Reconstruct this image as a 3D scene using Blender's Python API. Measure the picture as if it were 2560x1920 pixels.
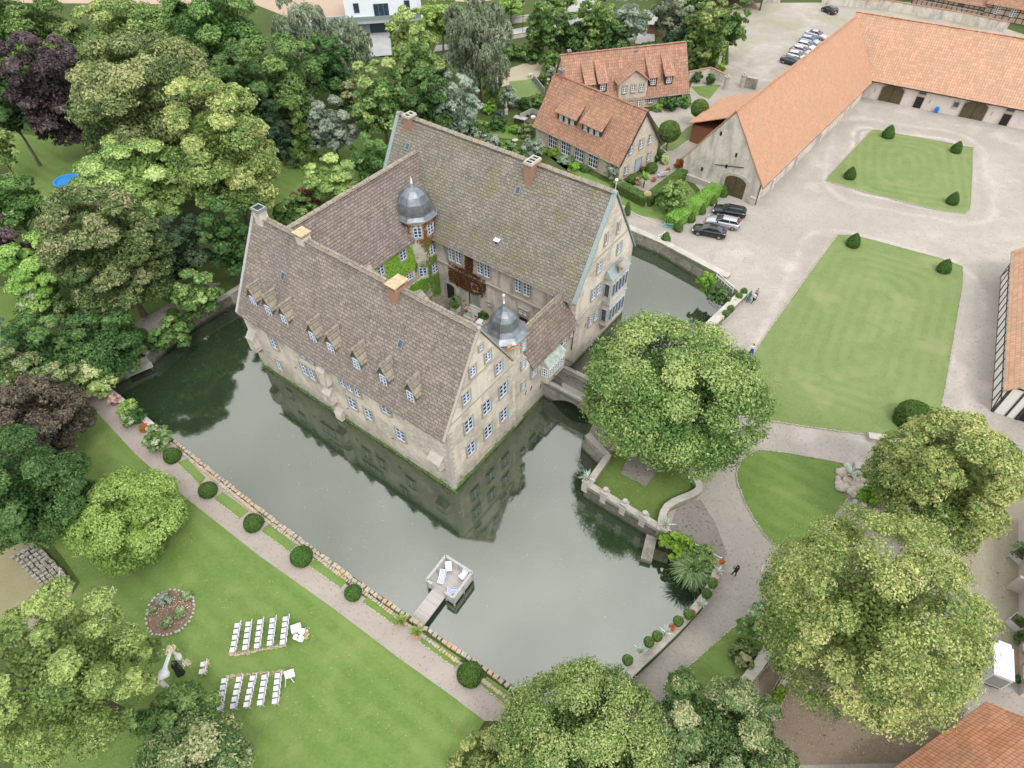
import bpy, bmesh, math, random
import numpy as np
from mathutils import Vector, Matrix, geometry
R = math.radians
D = bpy.data
SC = bpy.context.scene
for _o in list(D.objects): D.objects.remove(_o)
COL = SC.collection
# ---------------------------------------------------------------- camera
CF, CPITCH, CROLL, CH = 1614.401, 47.827, -0.687, 55.0      # focal length in photo pixels, tilt, roll, height
cam = D.cameras.new('camera'); camo = D.objects.new('camera', cam); COL.objects.link(camo)
cam.sensor_width = 36; cam.lens = CF/2560*36; cam.clip_start = .5; cam.clip_end = 2500
camo.matrix_world = Matrix.Translation((0, 0, CH)) @ Matrix.Rotation(R(90-CPITCH), 4, 'X') @ Matrix.Rotation(R(CROLL), 4, 'Z')
SC.camera = camo
# ---------------------------------------------------------------- sky, sun, exposure
SUN_EL, SUN_AZ = 54, -62            # azimuth counted from +X towards +Y
wd = D.worlds.new('World'); SC.world = wd; wd.use_nodes = True
nt = wd.node_tree; nt.nodes.clear()
_out = nt.nodes.new('ShaderNodeOutputWorld'); _bg = nt.nodes.new('ShaderNodeBackground')
_sky = nt.nodes.new('ShaderNodeTexSky'); _sky.sky_type = 'NISHITA'; _sky.sun_disc = False
_sky.sun_elevation = R(SUN_EL); _sky.sun_rotation = R(90-SUN_AZ); _sky.air_density = 1.6; _sky.dust_density = 5.0
_hs = nt.nodes.new('ShaderNodeHueSaturation'); _hs.inputs['Saturation'].default_value = .12
nt.links.new(_sky.outputs[0], _hs.inputs['Color'])
_tc = nt.nodes.new('ShaderNodeTexCoord'); _no = nt.nodes.new('ShaderNodeTexNoise')
_no.inputs['Scale'].default_value = 4.5; _no.inputs['Detail'].default_value = 4; _no.inputs['Roughness'].default_value = .5
nt.links.new(_tc.outputs['Generated'], _no.inputs['Vector'])
_mr = nt.nodes.new('ShaderNodeMapRange'); _mr.inputs[1].default_value = .3; _mr.inputs[2].default_value = .7
_mr.inputs[3].default_value = 8.6; _mr.inputs[4].default_value = 15.0
nt.links.new(_no.outputs[0], _mr.inputs[0])
_cb = nt.nodes.new('ShaderNodeCombineColor')
_sz = nt.nodes.new('ShaderNodeSeparateXYZ'); nt.links.new(_tc.outputs['Generated'], _sz.inputs[0])      # overcast sky: brighter overhead
_gr = nt.nodes.new('ShaderNodeMapRange'); _gr.inputs[1].default_value = 0; _gr.inputs[2].default_value = 1; _gr.inputs[3].default_value = .72; _gr.inputs[4].default_value = 1.42; nt.links.new(_sz.outputs[2], _gr.inputs[0])
_mm = nt.nodes.new('ShaderNodeMath'); _mm.operation = 'MULTIPLY'; nt.links.new(_mr.outputs[0], _mm.inputs[0]); nt.links.new(_gr.outputs[0], _mm.inputs[1])
for _i in range(3): nt.links.new(_mm.outputs[0], _cb.inputs[_i])
_mx = nt.nodes.new('ShaderNodeMix'); _mx.data_type = 'RGBA'; _mx.inputs[0].default_value = .72
nt.links.new(_hs.outputs[0], _mx.inputs[6]); nt.links.new(_cb.outputs[0], _mx.inputs[7])   # overcast: mostly cloud
nt.links.new(_mx.outputs[2], _bg.inputs[0]); _bg.inputs[1].default_value = .15
nt.links.new(_bg.outputs[0], _out.inputs[0])
_sl = D.lights.new('sun', 'SUN'); _sl.energy = 1.25; _sl.angle = R(14); _sl.color = (1, .96, .9)
_so = D.objects.new('sun', _sl); COL.objects.link(_so)
_d = Vector((math.cos(R(SUN_EL))*math.cos(R(SUN_AZ)), math.cos(R(SUN_EL))*math.sin(R(SUN_AZ)), math.sin(R(SUN_EL))))
_so.rotation_euler = _d.to_track_quat('Z', 'Y').to_euler(); _so.location = (0, 60, 90)
SC.render.engine = 'CYCLES'
SC.view_settings.view_transform = 'Standard'; SC.view_settings.look = 'None'; SC.view_settings.gamma = 1
SC.view_settings.exposure = .07
SC.cycles.max_bounces = 5; SC.cycles.diffuse_bounces = 3; SC.cycles.transparent_max_bounces = 4
# ---------------------------------------------------------------- photo pixel -> point on a height
G = 1.6                             # ground level above the water
def ray(px, py):
    r = R(CROLL); c, s = math.cos(r), math.sin(r); a = px-1280; b = 960-py
    x = c*a+s*b; y = -s*a+c*b; t = R(CPITCH)
    return Vector((x/CF, y/CF*math.sin(t)+math.cos(t), y/CF*math.cos(t)-math.sin(t)))
def at(px, py, z=G):
    d = ray(px, py); k = (z-CH)/d.z
    return Vector((d.x*k, d.y*k, z))
def depth(P):
    t = R(CPITCH); return P[1]*math.cos(t)-(P[2]-CH)*math.sin(t)
def ipx(P):
    t = R(CPITCH); x = P[0]; y = P[1]*math.sin(t)+(P[2]-CH)*math.cos(t); z = depth(P)
    x, y = CF*x/z, CF*y/z; r = R(CROLL); c, s = math.cos(r), math.sin(r)
    return 1280+c*x-s*y, 960-(s*x+c*y)
CO = Vector((-5.916, 35.452, 0)); CANG = R(52.78)            # castle corner; local x = v, local y = u
CV = Vector((math.cos(CANG), math.sin(CANG), 0)); CU = Vector((-math.sin(CANG), math.cos(CANG), 0))
def cw(v, u, z=0): return CO+CV*v+CU*u+Vector((0, 0, z))
# ---------------------------------------------------------------- helpers
def tag(o, label=None, cat=None, group=None, kind=None):
    if label: o['label'] = label
    if cat: o['category'] = cat
    if group: o['group'] = group
    if kind: o['kind'] = kind
    return o
def thing(name, label, cat, loc=(0, 0, 0), rz=0, group=None):
    o = D.objects.new(name, None); COL.objects.link(o); o.empty_display_size = .3
    o.location = loc; o.rotation_euler = (0, 0, rz)
    return tag(o, label, cat, group)
def link(name, me, parent=None, loc=None, rz=0):
    o = D.objects.new(name, me); COL.objects.link(o)
    if parent: o.parent = parent
    if loc is not None: o.location = loc
    if rz: o.rotation_euler = (0, 0, rz)
    return o
def dup(o, parent=None, loc=None, rz=None, label=None):
    c = o.copy(); COL.objects.link(c); c.parent = parent
    if loc is not None: c.location = loc
    if rz is not None: c.rotation_euler = (0, 0, rz)
    if label: c['label'] = label
    for ch in list(o.children): dup(ch, c)
    return c
class MB:
    def __init__(s): s.v = []; s.f = []; s.m = []; s.sm = []; s.T = None; s.un = []; s.N = None
    def add(s, vs, fs, mi=0, smooth=False):
        b = len(s.v)
        for p in vs:
            p = Vector(p); s.v.append(s.T @ p if s.T else p)
        for f in fs: s.f.append([b+i for i in f]); s.m.append(mi); s.sm.append(smooth); s.un.append(s.N)
    def poly(s, pts, mi=0): s.add(pts, [list(range(len(pts)))], mi)
    def box(s, x0, x1, y0, y1, z0, z1, mi=0):
        s.add([(x0,y0,z0),(x1,y0,z0),(x1,y1,z0),(x0,y1,z0),(x0,y0,z1),(x1,y0,z1),(x1,y1,z1),(x0,y1,z1)],
              [(0,3,2,1),(4,5,6,7),(0,1,5,4),(1,2,6,5),(2,3,7,6),(3,0,4,7)], mi)
    def obox(s, c, d, ax=None, mi=0):        # centre, full dims, 3x3 rotation / z angle
        M = Matrix.Rotation(ax, 3, 'Z') if isinstance(ax, (int, float)) else (ax or Matrix.Identity(3))
        h = [q/2 for q in d]; c = Vector(c)
        s.add([c+M@Vector((sx*h[0], sy*h[1], sz*h[2])) for sz in (-1,1) for sx, sy in ((-1,-1),(1,-1),(1,1),(-1,1))],
              [(0,3,2,1),(4,5,6,7),(0,1,5,4),(1,2,6,5),(2,3,7,6),(3,0,4,7)], mi)
    def bar(s, p, q, w, h=None, mi=0):
        p = Vector(p); q = Vector(q); d = q-p; L = d.length
        if L < 1e-6: return
        M = d.to_track_quat('X', 'Z').to_matrix(); s.obox((p+q)/2, (L, w, h or w), M, mi)
    def tube(s, p, q, r0, r1=None, n=8, mi=0, caps=True):
        p = Vector(p); q = Vector(q); r1 = r0 if r1 is None else r1; M = (q-p).to_track_quat('Z', 'Y').to_matrix()
        vs = [p+M@Vector((r0*math.cos(2*math.pi*i/n), r0*math.sin(2*math.pi*i/n), 0)) for i in range(n)]
        vs += [q+M@Vector((r1*math.cos(2*math.pi*i/n), r1*math.sin(2*math.pi*i/n), 0)) for i in range(n)]
        s.add(vs, [(i, (i+1) % n, n+(i+1) % n, n+i) for i in range(n)], mi, True)
        if caps: s.add([vs[i] for i in range(n)], [list(range(n))[::-1]], mi); s.add([vs[n+i] for i in range(n)], [list(range(n))], mi)
    def lathe(s, c, prof, n=12, mi=0, smooth=True, ang=0):
        c = Vector(c); vs = []
        for r, z in prof: vs += [c+Vector((r*math.cos(ang+2*math.pi*i/n), r*math.sin(ang+2*math.pi*i/n), z)) for i in range(n)]
        s.add(vs, [(k*n+i, k*n+(i+1) % n, (k+1)*n+(i+1) % n, (k+1)*n+i) for k in range(len(prof)-1) for i in range(n)], mi, smooth)
        if prof[-1][0] > 1e-4: s.add(vs[-n:], [list(range(n))], mi)
    def ball(s, c, r, n=10, k=6, mi=0):
        r = (r, r, r) if isinstance(r, (int, float)) else r; c = Vector(c); vs = [c+Vector((0, 0, -r[2]))]
        for j in range(1, k):
            t = -math.pi/2+math.pi*j/k
            vs += [c+Vector((r[0]*math.cos(t)*math.cos(2*math.pi*i/n), r[1]*math.cos(t)*math.sin(2*math.pi*i/n), r[2]*math.sin(t))) for i in range(n)]
        vs.append(c+Vector((0, 0, r[2]))); e = len(vs)-1; fs = []
        for i in range(n):
            a, b = i, (i+1) % n
            fs.append((0, 1+b, 1+a)); fs.append((e, 1+(k-2)*n+a, 1+(k-2)*n+b))
            for j in range(k-2): fs.append((1+j*n+a, 1+j*n+b, 1+(j+1)*n+b, 1+(j+1)*n+a))
        s.add(vs, fs, mi, True)
    def prism(s, pl, z0, z1, mi=0, top=None):
        if sum(pl[i][0]*pl[(i+1) % len(pl)][1]-pl[(i+1) % len(pl)][0]*pl[i][1] for i in range(len(pl))) < 0: pl = pl[::-1]
        n = len(pl); vs = [(p[0], p[1], z0) for p in pl]+[(p[0], p[1], z1) for p in pl]
        s.add(vs, [(i, (i+1) % n, n+(i+1) % n, n+i) for i in range(n)], mi)
        for tri in geometry.tessellate_polygon([[Vector((p[0], p[1], 0)) for p in pl]]):
            t = [pl[i] for i in tri]
            if (t[1][0]-t[0][0])*(t[2][1]-t[0][1])-(t[1][1]-t[0][1])*(t[2][0]-t[0][0]) < 0: tri = tri[::-1]
            s.add([vs[n+i] for i in tri], [(0, 1, 2)], mi if top is None else top)
            s.add([vs[i] for i in tri], [(2, 1, 0)], mi)
    def mesh(s, name, mats):
        me = D.meshes.new(name); me.from_pydata([tuple(p) for p in s.v], [], s.f)
        for m in (mats if isinstance(mats, (list, tuple)) else [mats]): me.materials.append(m)
        if not s.f: return me
        me.polygons.foreach_set('material_index', s.m); me.polygons.foreach_set('use_smooth', s.sm)
        uv = me.uv_layers.new(name='uv'); Z = Vector((0, 0, 1)); buf = []
        for p in me.polygons:                                   # uv in metres on every face
            n = s.un[p.index] or p.normal
            if abs(n.z) > .93: t, b = Vector((1, 0, 0)), Vector((0, 1, 0))
            else:
                t = Z.cross(n).normalized(); b = n.cross(t)
            for i in p.vertices:
                c = me.vertices[i].co; buf += [c.dot(t), c.dot(b)]
        uv.data.foreach_set('uv', buf); me.update()
        return me
    def build(s, name, mats, parent=None, loc=None, rz=0): return link(name, s.mesh(name, mats), parent, loc, rz)
def sheet(name, pts, z, mat, kind='structure', thick=.25, hole=None):
    m = MB(); m.prism([(p[0], p[1]) for p in pts], z-thick, z); o = m.build(name, mat); o['kind'] = kind; return o
def smoothpts(pts, closed=True, n=5):          # Catmull-Rom through points
    out = []; N = len(pts)
    for i in range(N if closed else N-1):
        p0, p1, p2, p3 = [Vector((pts[(i+k) % N] if closed else pts[min(max(i+k, 0), N-1)])[:2]) for k in (-1, 0, 1, 2)]
        for j in range(n):
            t = j/n; out.append(.5*((2*p1)+(-p0+p2)*t+(2*p0-5*p1+4*p2-p3)*t*t+(-p0+3*p1-3*p2+p3)*t**3))
    if not closed: out.append(Vector(pts[-1][:2]))
    return out
# ---------------------------------------------------------------- materials
class NT:
    def __init__(s, name, rough=.85, spec=.3):
        s.m = D.materials.new(name); s.m.use_nodes = True; s.t = s.m.node_tree; s.t.nodes.clear()
        s.o = s.t.nodes.new('ShaderNodeOutputMaterial'); s.b = s.t.nodes.new('ShaderNodeBsdfPrincipled')
        s.t.links.new(s.b.outputs[0], s.o.inputs[0]); s.b.inputs['Roughness'].default_value = rough
        s.b.inputs['Specular IOR Level'].default_value = spec
    def n(s, typ, ins=None, **kw):
        nd = s.t.nodes.new(typ)
        for k, v in kw.items(): setattr(nd, k, v)
        for k, v in (ins or {}).items(): s.set(nd.inputs[k], v)
        return nd
    def set(s, sock, v):
        if isinstance(v, bpy.types.NodeSocket): s.t.links.new(v, sock)
        elif isinstance(v, (tuple, list)) and len(v) == 3 and sock.type == 'RGBA': sock.default_value = (*v, 1)
        else: sock.default_value = v
    def uv(s): return s.n('ShaderNodeTexCoord').outputs['UV']
    def obj(s): return s.n('ShaderNodeTexCoord').outputs['Object']
    def pos(s): return s.n('ShaderNodeNewGeometry').outputs['Position']
    def noise(s, vec, sc, det=4, rough=.55): return s.n('ShaderNodeTexNoise', {'Vector': vec, 'Scale': sc, 'Detail': det, 'Roughness': rough}).outputs[0]
    def map(s, vec, sc, rot=(0, 0, 0)): return s.n('ShaderNodeMapping', {'Vector': vec, 'Scale': sc, 'Rotation': rot}).outputs[0]
    def rng(s, v, a, b, c=0., d=1.): return s.n('ShaderNodeMapRange', {0: v, 1: a, 2: b, 3: c, 4: d}).outputs[0]
    def mix(s, f, a, b, bt='MIX'): return s.n('ShaderNodeMix', {0: f, 6: a, 7: b}, data_type='RGBA', blend_type=bt).outputs[2]
    def math(s, op, a, b=0.): return s.n('ShaderNodeMath', {0: a, 1: b}, operation=op).outputs[0]
    def ramp(s, f, stops):
        r = s.n('ShaderNodeValToRGB', {0: f}); e = r.color_ramp.elements
        while len(e) < len(stops): e.new(.5)
        for i, (p, c) in enumerate(stops): e[i].position = p; e[i].color = (*c, 1) if len(c) == 3 else c
        return r.outputs[0]
    def bump(s, h, st=.5, d=.05): s.set(s.b.inputs['Normal'], s.n('ShaderNodeBump', {'Height': h, 'Strength': st, 'Distance': d}).outputs[0])
    def col(s, c): s.set(s.b.inputs['Base Color'], c)
def plain(name, c, rough=.6, metal=0., spec=.4, var=.12, sc=6.):
    t = NT(name, rough, spec); t.b.inputs['Metallic'].default_value = metal
    f = t.rng(t.noise(t.obj(), sc, 4), .3, .7); t.col(t.mix(f, tuple(q*(1-var) for q in c), tuple(min(q*(1+var), 1) for q in c)))
    return t.m
def m_slab(name, c1, c2, cm, w=.5, h=.34, moss=(.20, .185, .07), mossamt=.5, speck=0., tint=(.30, .24, .215)):
    t = NT(name, .92, .2); u = t.uv()
    wob = t.n('ShaderNodeVectorMath', {0: u, 1: t.n('ShaderNodeVectorMath', {0: t.n('ShaderNodeTexNoise', {'Vector': u, 'Scale': 1.3}).outputs['Color'], 3: .26}, operation='SCALE').outputs[0]}, operation='ADD').outputs[0]
    br = t.n('ShaderNodeTexBrick', {'Vector': wob, 'Color1': (0, 0, 0), 'Color2': (1, 1, 1), 'Mortar': (.5, .5, .5), 'Scale': 1., 'Mortar Size': .028, 'Mortar Smooth': .3, 'Bias': 0., 'Brick Width': w, 'Row Height': h})
    base = t.mix(br.outputs[0], c1, c2); w2 = t.n('ShaderNodeTexBrick', {'Vector': wob, 'Color1': (0, 0, 0), 'Color2': (1, 1, 1), 'Mortar': (.5, .5, .5), 'Scale': 1., 'Mortar Size': 0., 'Bias': 0., 'Brick Width': w*1.5, 'Row Height': h}, offset=.3).outputs[0]
    base = t.mix(t.math('MULTIPLY', w2, .45), base, tint); base = t.mix(t.math('MULTIPLY', t.math('GREATER_THAN', br.outputs[0], .86), .6), base, tuple(q*.5 for q in c1))
    base = t.mix(t.rng(t.noise(u, .35, 4, .65), .38, .64, 0, .75), base, t.mix(.6, base, tuple(q*.62 for q in c1)))
    base = t.mix(t.rng(t.noise(u, 7, 5, .7), .35, .7, 0, .7), base, t.mix(.55, base, (.55, .52, .46))); base = t.mix(t.rng(t.noise(u, 2.3, 5, .75), .5, .72, 0, .6), base, t.mix(.75, base, cm)); base = t.mix(t.rng(t.noise(t.map(u, (2.2, .3, 1)), 1., 5, .7), .52, .7, 0, .5), base, t.mix(.7, base, cm))
    base = t.mix(t.rng(t.math('MULTIPLY', t.noise(u, .3, 4), t.noise(u, 5, 4)), .26, .40, 0, mossamt), base, moss)
    if speck:
        vo = t.n('ShaderNodeTexVoronoi', {'Vector': u, 'Scale': 3.3}).outputs[0]
        base = t.mix(t.math('MULTIPLY', t.rng(vo, .05, .16, speck, 0), t.rng(t.noise(u, .6, 2), .45, .6)), base, (.05, .05, .035))
    base = t.mix(t.math('MULTIPLY', br.outputs[1], .6), base, cm)
    t.col(base)
    sep = t.n('ShaderNodeSeparateXYZ', {0: wob}).outputs[1]
    saw = t.math('FRACT', t.math('DIVIDE', sep, h))
    hh = t.math('SUBTRACT', t.math('ADD', t.math('MULTIPLY', saw, -.8), t.math('MULTIPLY', t.noise(u, 9, 4), .5)), br.outputs[1])
    t.bump(hh, .8, .06); return t.m
def m_tile(name, c1, c2, c3, w=.24, h=.34, patch=.5, bm=.9, lay=(.35, .15, .08)):
    t = NT(name, .85, .25); u = t.uv()
    br = t.n('ShaderNodeTexBrick', {'Vector': u, 'Color1': (0, 0, 0), 'Color2': (1, 1, 1), 'Mortar': (.2, .2, .2), 'Scale': 1., 'Mortar Size': .012, 'Bias': 0., 'Brick Width': w, 'Row Height': h}, offset=0.)
    base = t.mix(br.outputs[0], c1, c2)
    base = t.mix(t.rng(t.noise(u, .35, 4, .65), .42, .68, 0, patch), base, c3)
    base = t.mix(t.rng(t.noise(u, 3.5, 4), .5, .75, 0, patch*.6), base, c3)
    sx = t.n('ShaderNodeSeparateXYZ', {0: u}); col = t.math('SINE', t.math('MULTIPLY', sx.outputs[0], 2*math.pi/w))
    row = t.math('FRACT', t.math('DIVIDE', sx.outputs[1], h))
    gap = t.math('MAXIMUM', t.rng(row, .0, .16, 1, 0), t.rng(col, -1, -.72, 1, 0))
    t.col(t.mix(t.math('MULTIPLY', gap, .55), base, lay))
    t.bump(t.math('ADD', t.math('MULTIPLY', col, .5), t.math('MULTIPLY', row, -.8)), bm, .05); return t.m
def m_stone(name, c1, c2, cm, w=.55, h=.28, stain=(.20, .195, .175), amt=.6, plaster=None, pl=.0, zdark=None, jo=.6):
    t = NT(name, .93, .2); u = t.uv()
    wob = t.n('ShaderNodeVectorMath', {0: u, 1: t.n('ShaderNodeVectorMath', {0: t.n('ShaderNodeTexNoise', {'Vector': u, 'Scale': 1.1}).outputs['Color'], 3: .22}, operation='SCALE').outputs[0]}, operation='ADD').outputs[0]
    br = t.n('ShaderNodeTexBrick', {'Vector': wob, 'Color1': (0, 0, 0), 'Color2': (1, 1, 1), 'Mortar': (.5, .5, .5), 'Scale': 1., 'Mortar Size': .02, 'Mortar Smooth': .5, 'Bias': 0., 'Brick Width': w, 'Row Height': h})
    base = t.mix(br.outputs[0], c1, c2)
    base = t.mix(t.rng(t.noise(u, 12, 5), .3, .7, 0, .35), base, cm)
    base = t.mix(t.math('MULTIPLY', br.outputs[1], jo), base, cm)
    if plaster: base = t.mix(t.rng(t.noise(u, .28, 5, .6), .5-pl*.2, .62-pl*.2, 0, .9), base, t.mix(t.noise(u, 2, 5), plaster, tuple(q*.88 for q in plaster)))
    st = t.noise(t.map(u, (1.6, .35, 1)), .5, 6, .65)
    base = t.mix(t.rng(st, .48, .66, 0, amt), base, stain); base = t.mix(t.rng(t.noise(u, 1.7, 6, .75), .5, .68, 0, .38), base, t.mix(.6, base, stain))
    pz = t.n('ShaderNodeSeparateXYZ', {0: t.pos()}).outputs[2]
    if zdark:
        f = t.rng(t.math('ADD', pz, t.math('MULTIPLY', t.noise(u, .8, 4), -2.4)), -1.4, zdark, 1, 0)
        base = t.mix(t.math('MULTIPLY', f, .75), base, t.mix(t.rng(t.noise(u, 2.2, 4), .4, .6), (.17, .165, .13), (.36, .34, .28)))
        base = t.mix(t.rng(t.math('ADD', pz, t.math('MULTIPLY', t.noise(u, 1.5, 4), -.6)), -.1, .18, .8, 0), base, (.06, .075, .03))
    t.col(base); t.bump(t.math('SUBTRACT', t.noise(u, 5, 5), t.math('MULTIPLY', br.outputs[1], .6)), .55, .05); return t.m
def m_ground(name, cols, scs=(.09, .5, 14), bump=.3, stripes=None, speckle=None, patch=None, tracks=None, weeds=None, rings=None):
    t = NT(name, .95, .15); p = t.pos(); n1 = t.rng(t.noise(p, scs[0], 4, .6), .33, .67); n2 = t.rng(t.noise(p, scs[1], 5, .65), .3, .7); n3 = t.rng(t.noise(p, scs[2], 3, .7), .25, .75)
    c = t.mix(n1, cols[0], cols[1]); c = t.mix(t.math('MULTIPLY', n2, .6), c, cols[2]); c = t.mix(t.math('MULTIPLY', n3, .45), c, cols[3])
    if stripes:
        ang, per, amt, cc = stripes
        sx = t.n('ShaderNodeSeparateXYZ', {0: t.map(p, (1, 1, 1), (0, 0, ang))}).outputs[0]
        w = t.math('SINE', t.math('ADD', t.math('MULTIPLY', sx, 2*math.pi/per), t.math('MULTIPLY', t.noise(p, .12, 2), 2.5)))
        c = t.mix(t.math('MULTIPLY', t.rng(w, -.6, .6, 0, amt), t.rng(t.noise(p, .2, 3), .35, .6)), c, cc)
    if patch: c = t.mix(t.rng(t.noise(p, patch[0], 4, .6), patch[1], patch[1]+.12, 0, patch[3]), c, patch[2])
    if tracks:
        for (cx, cy, hx, hy, an) in tracks:
            q = t.n('ShaderNodeMapping', {'Vector': t.n('ShaderNodeVectorMath', {0: p, 1: (cx, cy, 0)}, operation='SUBTRACT').outputs[0], 'Rotation': (0, 0, -an)}).outputs[0]
            sx = t.n('ShaderNodeSeparateXYZ', {0: q}); ax = t.math('MAXIMUM', t.math('SUBTRACT', t.math('ABSOLUTE', sx.outputs[0]), hx), 0.); ay = t.math('MAXIMUM', t.math('SUBTRACT', t.math('ABSOLUTE', sx.outputs[1]), hy), 0.)
            d = t.math('ADD', t.math('SQRT', t.math('ADD', t.math('MULTIPLY', ax, ax), t.math('MULTIPLY', ay, ay))), t.math('MULTIPLY', t.math('SUBTRACT', t.noise(p, .12, 3), .5), 2.2))
            for r0, wd_, cc, am in ((1.3, .35, (.50, .46, .425), .8), (2.9, .4, (.50, .46, .425), .75), (2.1, .35, (.25, .24, .215), .6), (4.6, .5, (.27, .255, .23), .5), (6.2, .5, (.48, .44, .41), .5)):
                f_ = t.rng(t.math('ABSOLUTE', t.math('SUBTRACT', d, r0)), 0, wd_*1.6, 1, 0); c = t.mix(t.math('MULTIPLY', t.math('MULTIPLY', f_, am), t.rng(t.noise(p, .5, 4), .3, .6)), c, cc)
    if rings:
        for (cx, cy, hx, hy, an) in rings[0]:
            q = t.n('ShaderNodeMapping', {'Vector': t.n('ShaderNodeVectorMath', {0: p, 1: (cx, cy, 0)}, operation='SUBTRACT').outputs[0], 'Rotation': (0, 0, -an)}).outputs[0]
            sx = t.n('ShaderNodeSeparateXYZ', {0: q}); d = t.n('ShaderNodeMath', {0: t.math('SUBTRACT', hx+3., t.math('ABSOLUTE', sx.outputs[0])), 1: t.math('SUBTRACT', hy+3., t.math('ABSOLUTE', sx.outputs[1])), 2: 5.}, operation='SMOOTH_MIN').outputs[0]
            w_ = t.rng(t.math('SINE', t.math('ADD', t.math('MULTIPLY', d, 2*math.pi/1.5), t.math('MULTIPLY', t.noise(p, .2, 3), 3.))), -.5, .5)
            c = t.mix(t.math('MULTIPLY', t.math('MULTIPLY', w_, t.rng(d, -.5, 0, 0, rings[1])), t.rng(t.noise(p, .3, 4), .32, .55)), c, rings[2])
    if weeds:
        yy = t.n('ShaderNodeSeparateXYZ', {0: p}).outputs[1]; c = t.mix(t.math('MULTIPLY', t.rng(yy, 118, 135, 0, 1), t.rng(t.noise(p, .13, 5, .7), .46, .62, 0, .7)), c, weeds)
    if speckle:
        vo = t.n('ShaderNodeTexVoronoi', {'Vector': p, 'Scale': speckle[0]}).outputs['Color']
        c = t.mix(t.rng(t.n('ShaderNodeSeparateColor', {0: vo}).outputs[0], 1-speckle[1], 1, 0, .8), c, speckle[2])
    t.col(c); t.bump(t.math('ADD', n3, t.math('MULTIPLY', n2, .5)), bump, .06); return t.m
M = {}
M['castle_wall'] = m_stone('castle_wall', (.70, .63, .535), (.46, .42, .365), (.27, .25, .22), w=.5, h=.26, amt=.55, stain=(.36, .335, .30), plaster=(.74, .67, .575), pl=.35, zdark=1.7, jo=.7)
M['castle_court'] = m_stone('castle_court', (.68, .62, .54), (.48, .44, .385), (.30, .28, .24), amt=.75, plaster=(.70, .64, .57), pl=.35, jo=.5)
M['slab_pink'] = m_slab('slab_pink', (.125, .10, .088), (.27, .21, .188), (.075, .06, .05), mossamt=.30)
M['slab_dark'] = m_slab('slab_dark', (.115, .085, .08), (.27, .20, .182), (.07, .055, .048), mossamt=.2)
M['slab_grey'] = m_slab('slab_grey', (.13, .115, .096), (.245, .218, .185), (.075, .068, .052), mossamt=.85, speck=1., tint=(.26, .235, .20))
M['slab_red'] = m_slab('slab_red', (.11, .075, .06), (.25, .17, .14), (.06, .045, .038), w=.5, h=.38, mossamt=.3)
M['ridge'] = m_slab('ridge', (.24, .22, .18), (.31, .28, .23), (.10, .09, .07), w=.9, h=.6, moss=(.42, .25, .08), mossamt=.5)
M['tile_barn'] = m_tile('tile_barn', (.43, .24, .15), (.56, .325, .205), (.40, .285, .20), patch=.45, lay=(.30, .12, .07))
M['tile_barn2'] = m_tile('tile_barn2', (.44, .26, .17), (.57, .345, .23), (.37, .285, .205), w=.4, h=.5, patch=.5, lay=(.32, .14, .08))
M['tile_old'] = m_tile('tile_old', (.29, .155, .10), (.46, .255, .165), (.25, .18, .135), w=.34, h=.46, patch=.55, lay=(.13, .06, .04))
M['tile_old2'] = m_tile('tile_old2', (.31, .165, .115), (.48, .27, .185), (.26, .185, .14), w=.36, h=.5, patch=.6, lay=(.14, .07, .045))
M['tile_big'] = m_tile('tile_big', (.50, .21, .105), (.64, .31, .18), (.42, .28, .20), w=.26, h=.36, patch=.5, lay=(.08, .035, .025))
M['house_stone'] = m_stone('house_stone', (.66, .575, .46), (.50, .44, .365), (.55, .51, .45), w=.6, h=.3, amt=.35, stain=(.3, .27, .22), jo=.6)
M['barn_stone'] = m_stone('barn_stone', (.64, .59, .52), (.50, .465, .41), (.40, .375, .33), w=.4, h=.22, amt=.6, plaster=(.68, .63, .57), pl=.45, jo=.5)
M['render'] = m_stone('render', (.64, .58, .54), (.60, .54, .50), (.58, .52, .48), amt=.35, stain=(.36, .32, .29), plaster=(.66, .59, .55), pl=1.5, jo=.1)
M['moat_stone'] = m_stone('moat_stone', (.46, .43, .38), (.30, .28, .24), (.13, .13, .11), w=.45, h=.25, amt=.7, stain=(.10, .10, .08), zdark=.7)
M['coping'] = m_stone('coping', (.52, .49, .44), (.45, .42, .38), (.30, .29, .26), w=1.1, h=.5, amt=.45, stain=(.25, .24, .21), jo=.7)
M['rough_stone'] = m_stone('rough_stone', (.46, .42, .34), (.33, .30, .25), (.22, .20, .17), w=.5, h=.3, amt=.6, stain=(.48, .27, .09), jo=.3)
M['trim'] = plain('trim', (.36, .33, .28), .9); M['boulder'] = plain('boulder', (.47, .42, .36), .9, var=.35, sc=1.2)
M['brick'] = m_stone('brick', (.40, .19, .12), (.32, .15, .10), (.36, .28, .22), w=.24, h=.08, amt=.2, jo=.5)
M['lead'] = plain('lead', (.20, .225, .25), .42, .55, .5, .3, 1.6); M['verge'] = plain('verge', (.27, .33, .33), .5, .2, var=.15)
M['zinc'] = plain('zinc', (.34, .36, .37), .4, .6); M['copper'] = plain('copper', (.36, .42, .37), .7, .1, var=.3, sc=2)
M['win'] = plain('win_frame', (.62, .72, .88), .45, var=.05); M['winw'] = plain('white_frame', (.80, .84, .88), .45, var=.04)
M['white'] = plain('white_paint', (.66, .66, .68), .5, var=.04); M['cloth'] = plain('white_cloth', (.64, .64, .69), .9, var=.04)
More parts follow.
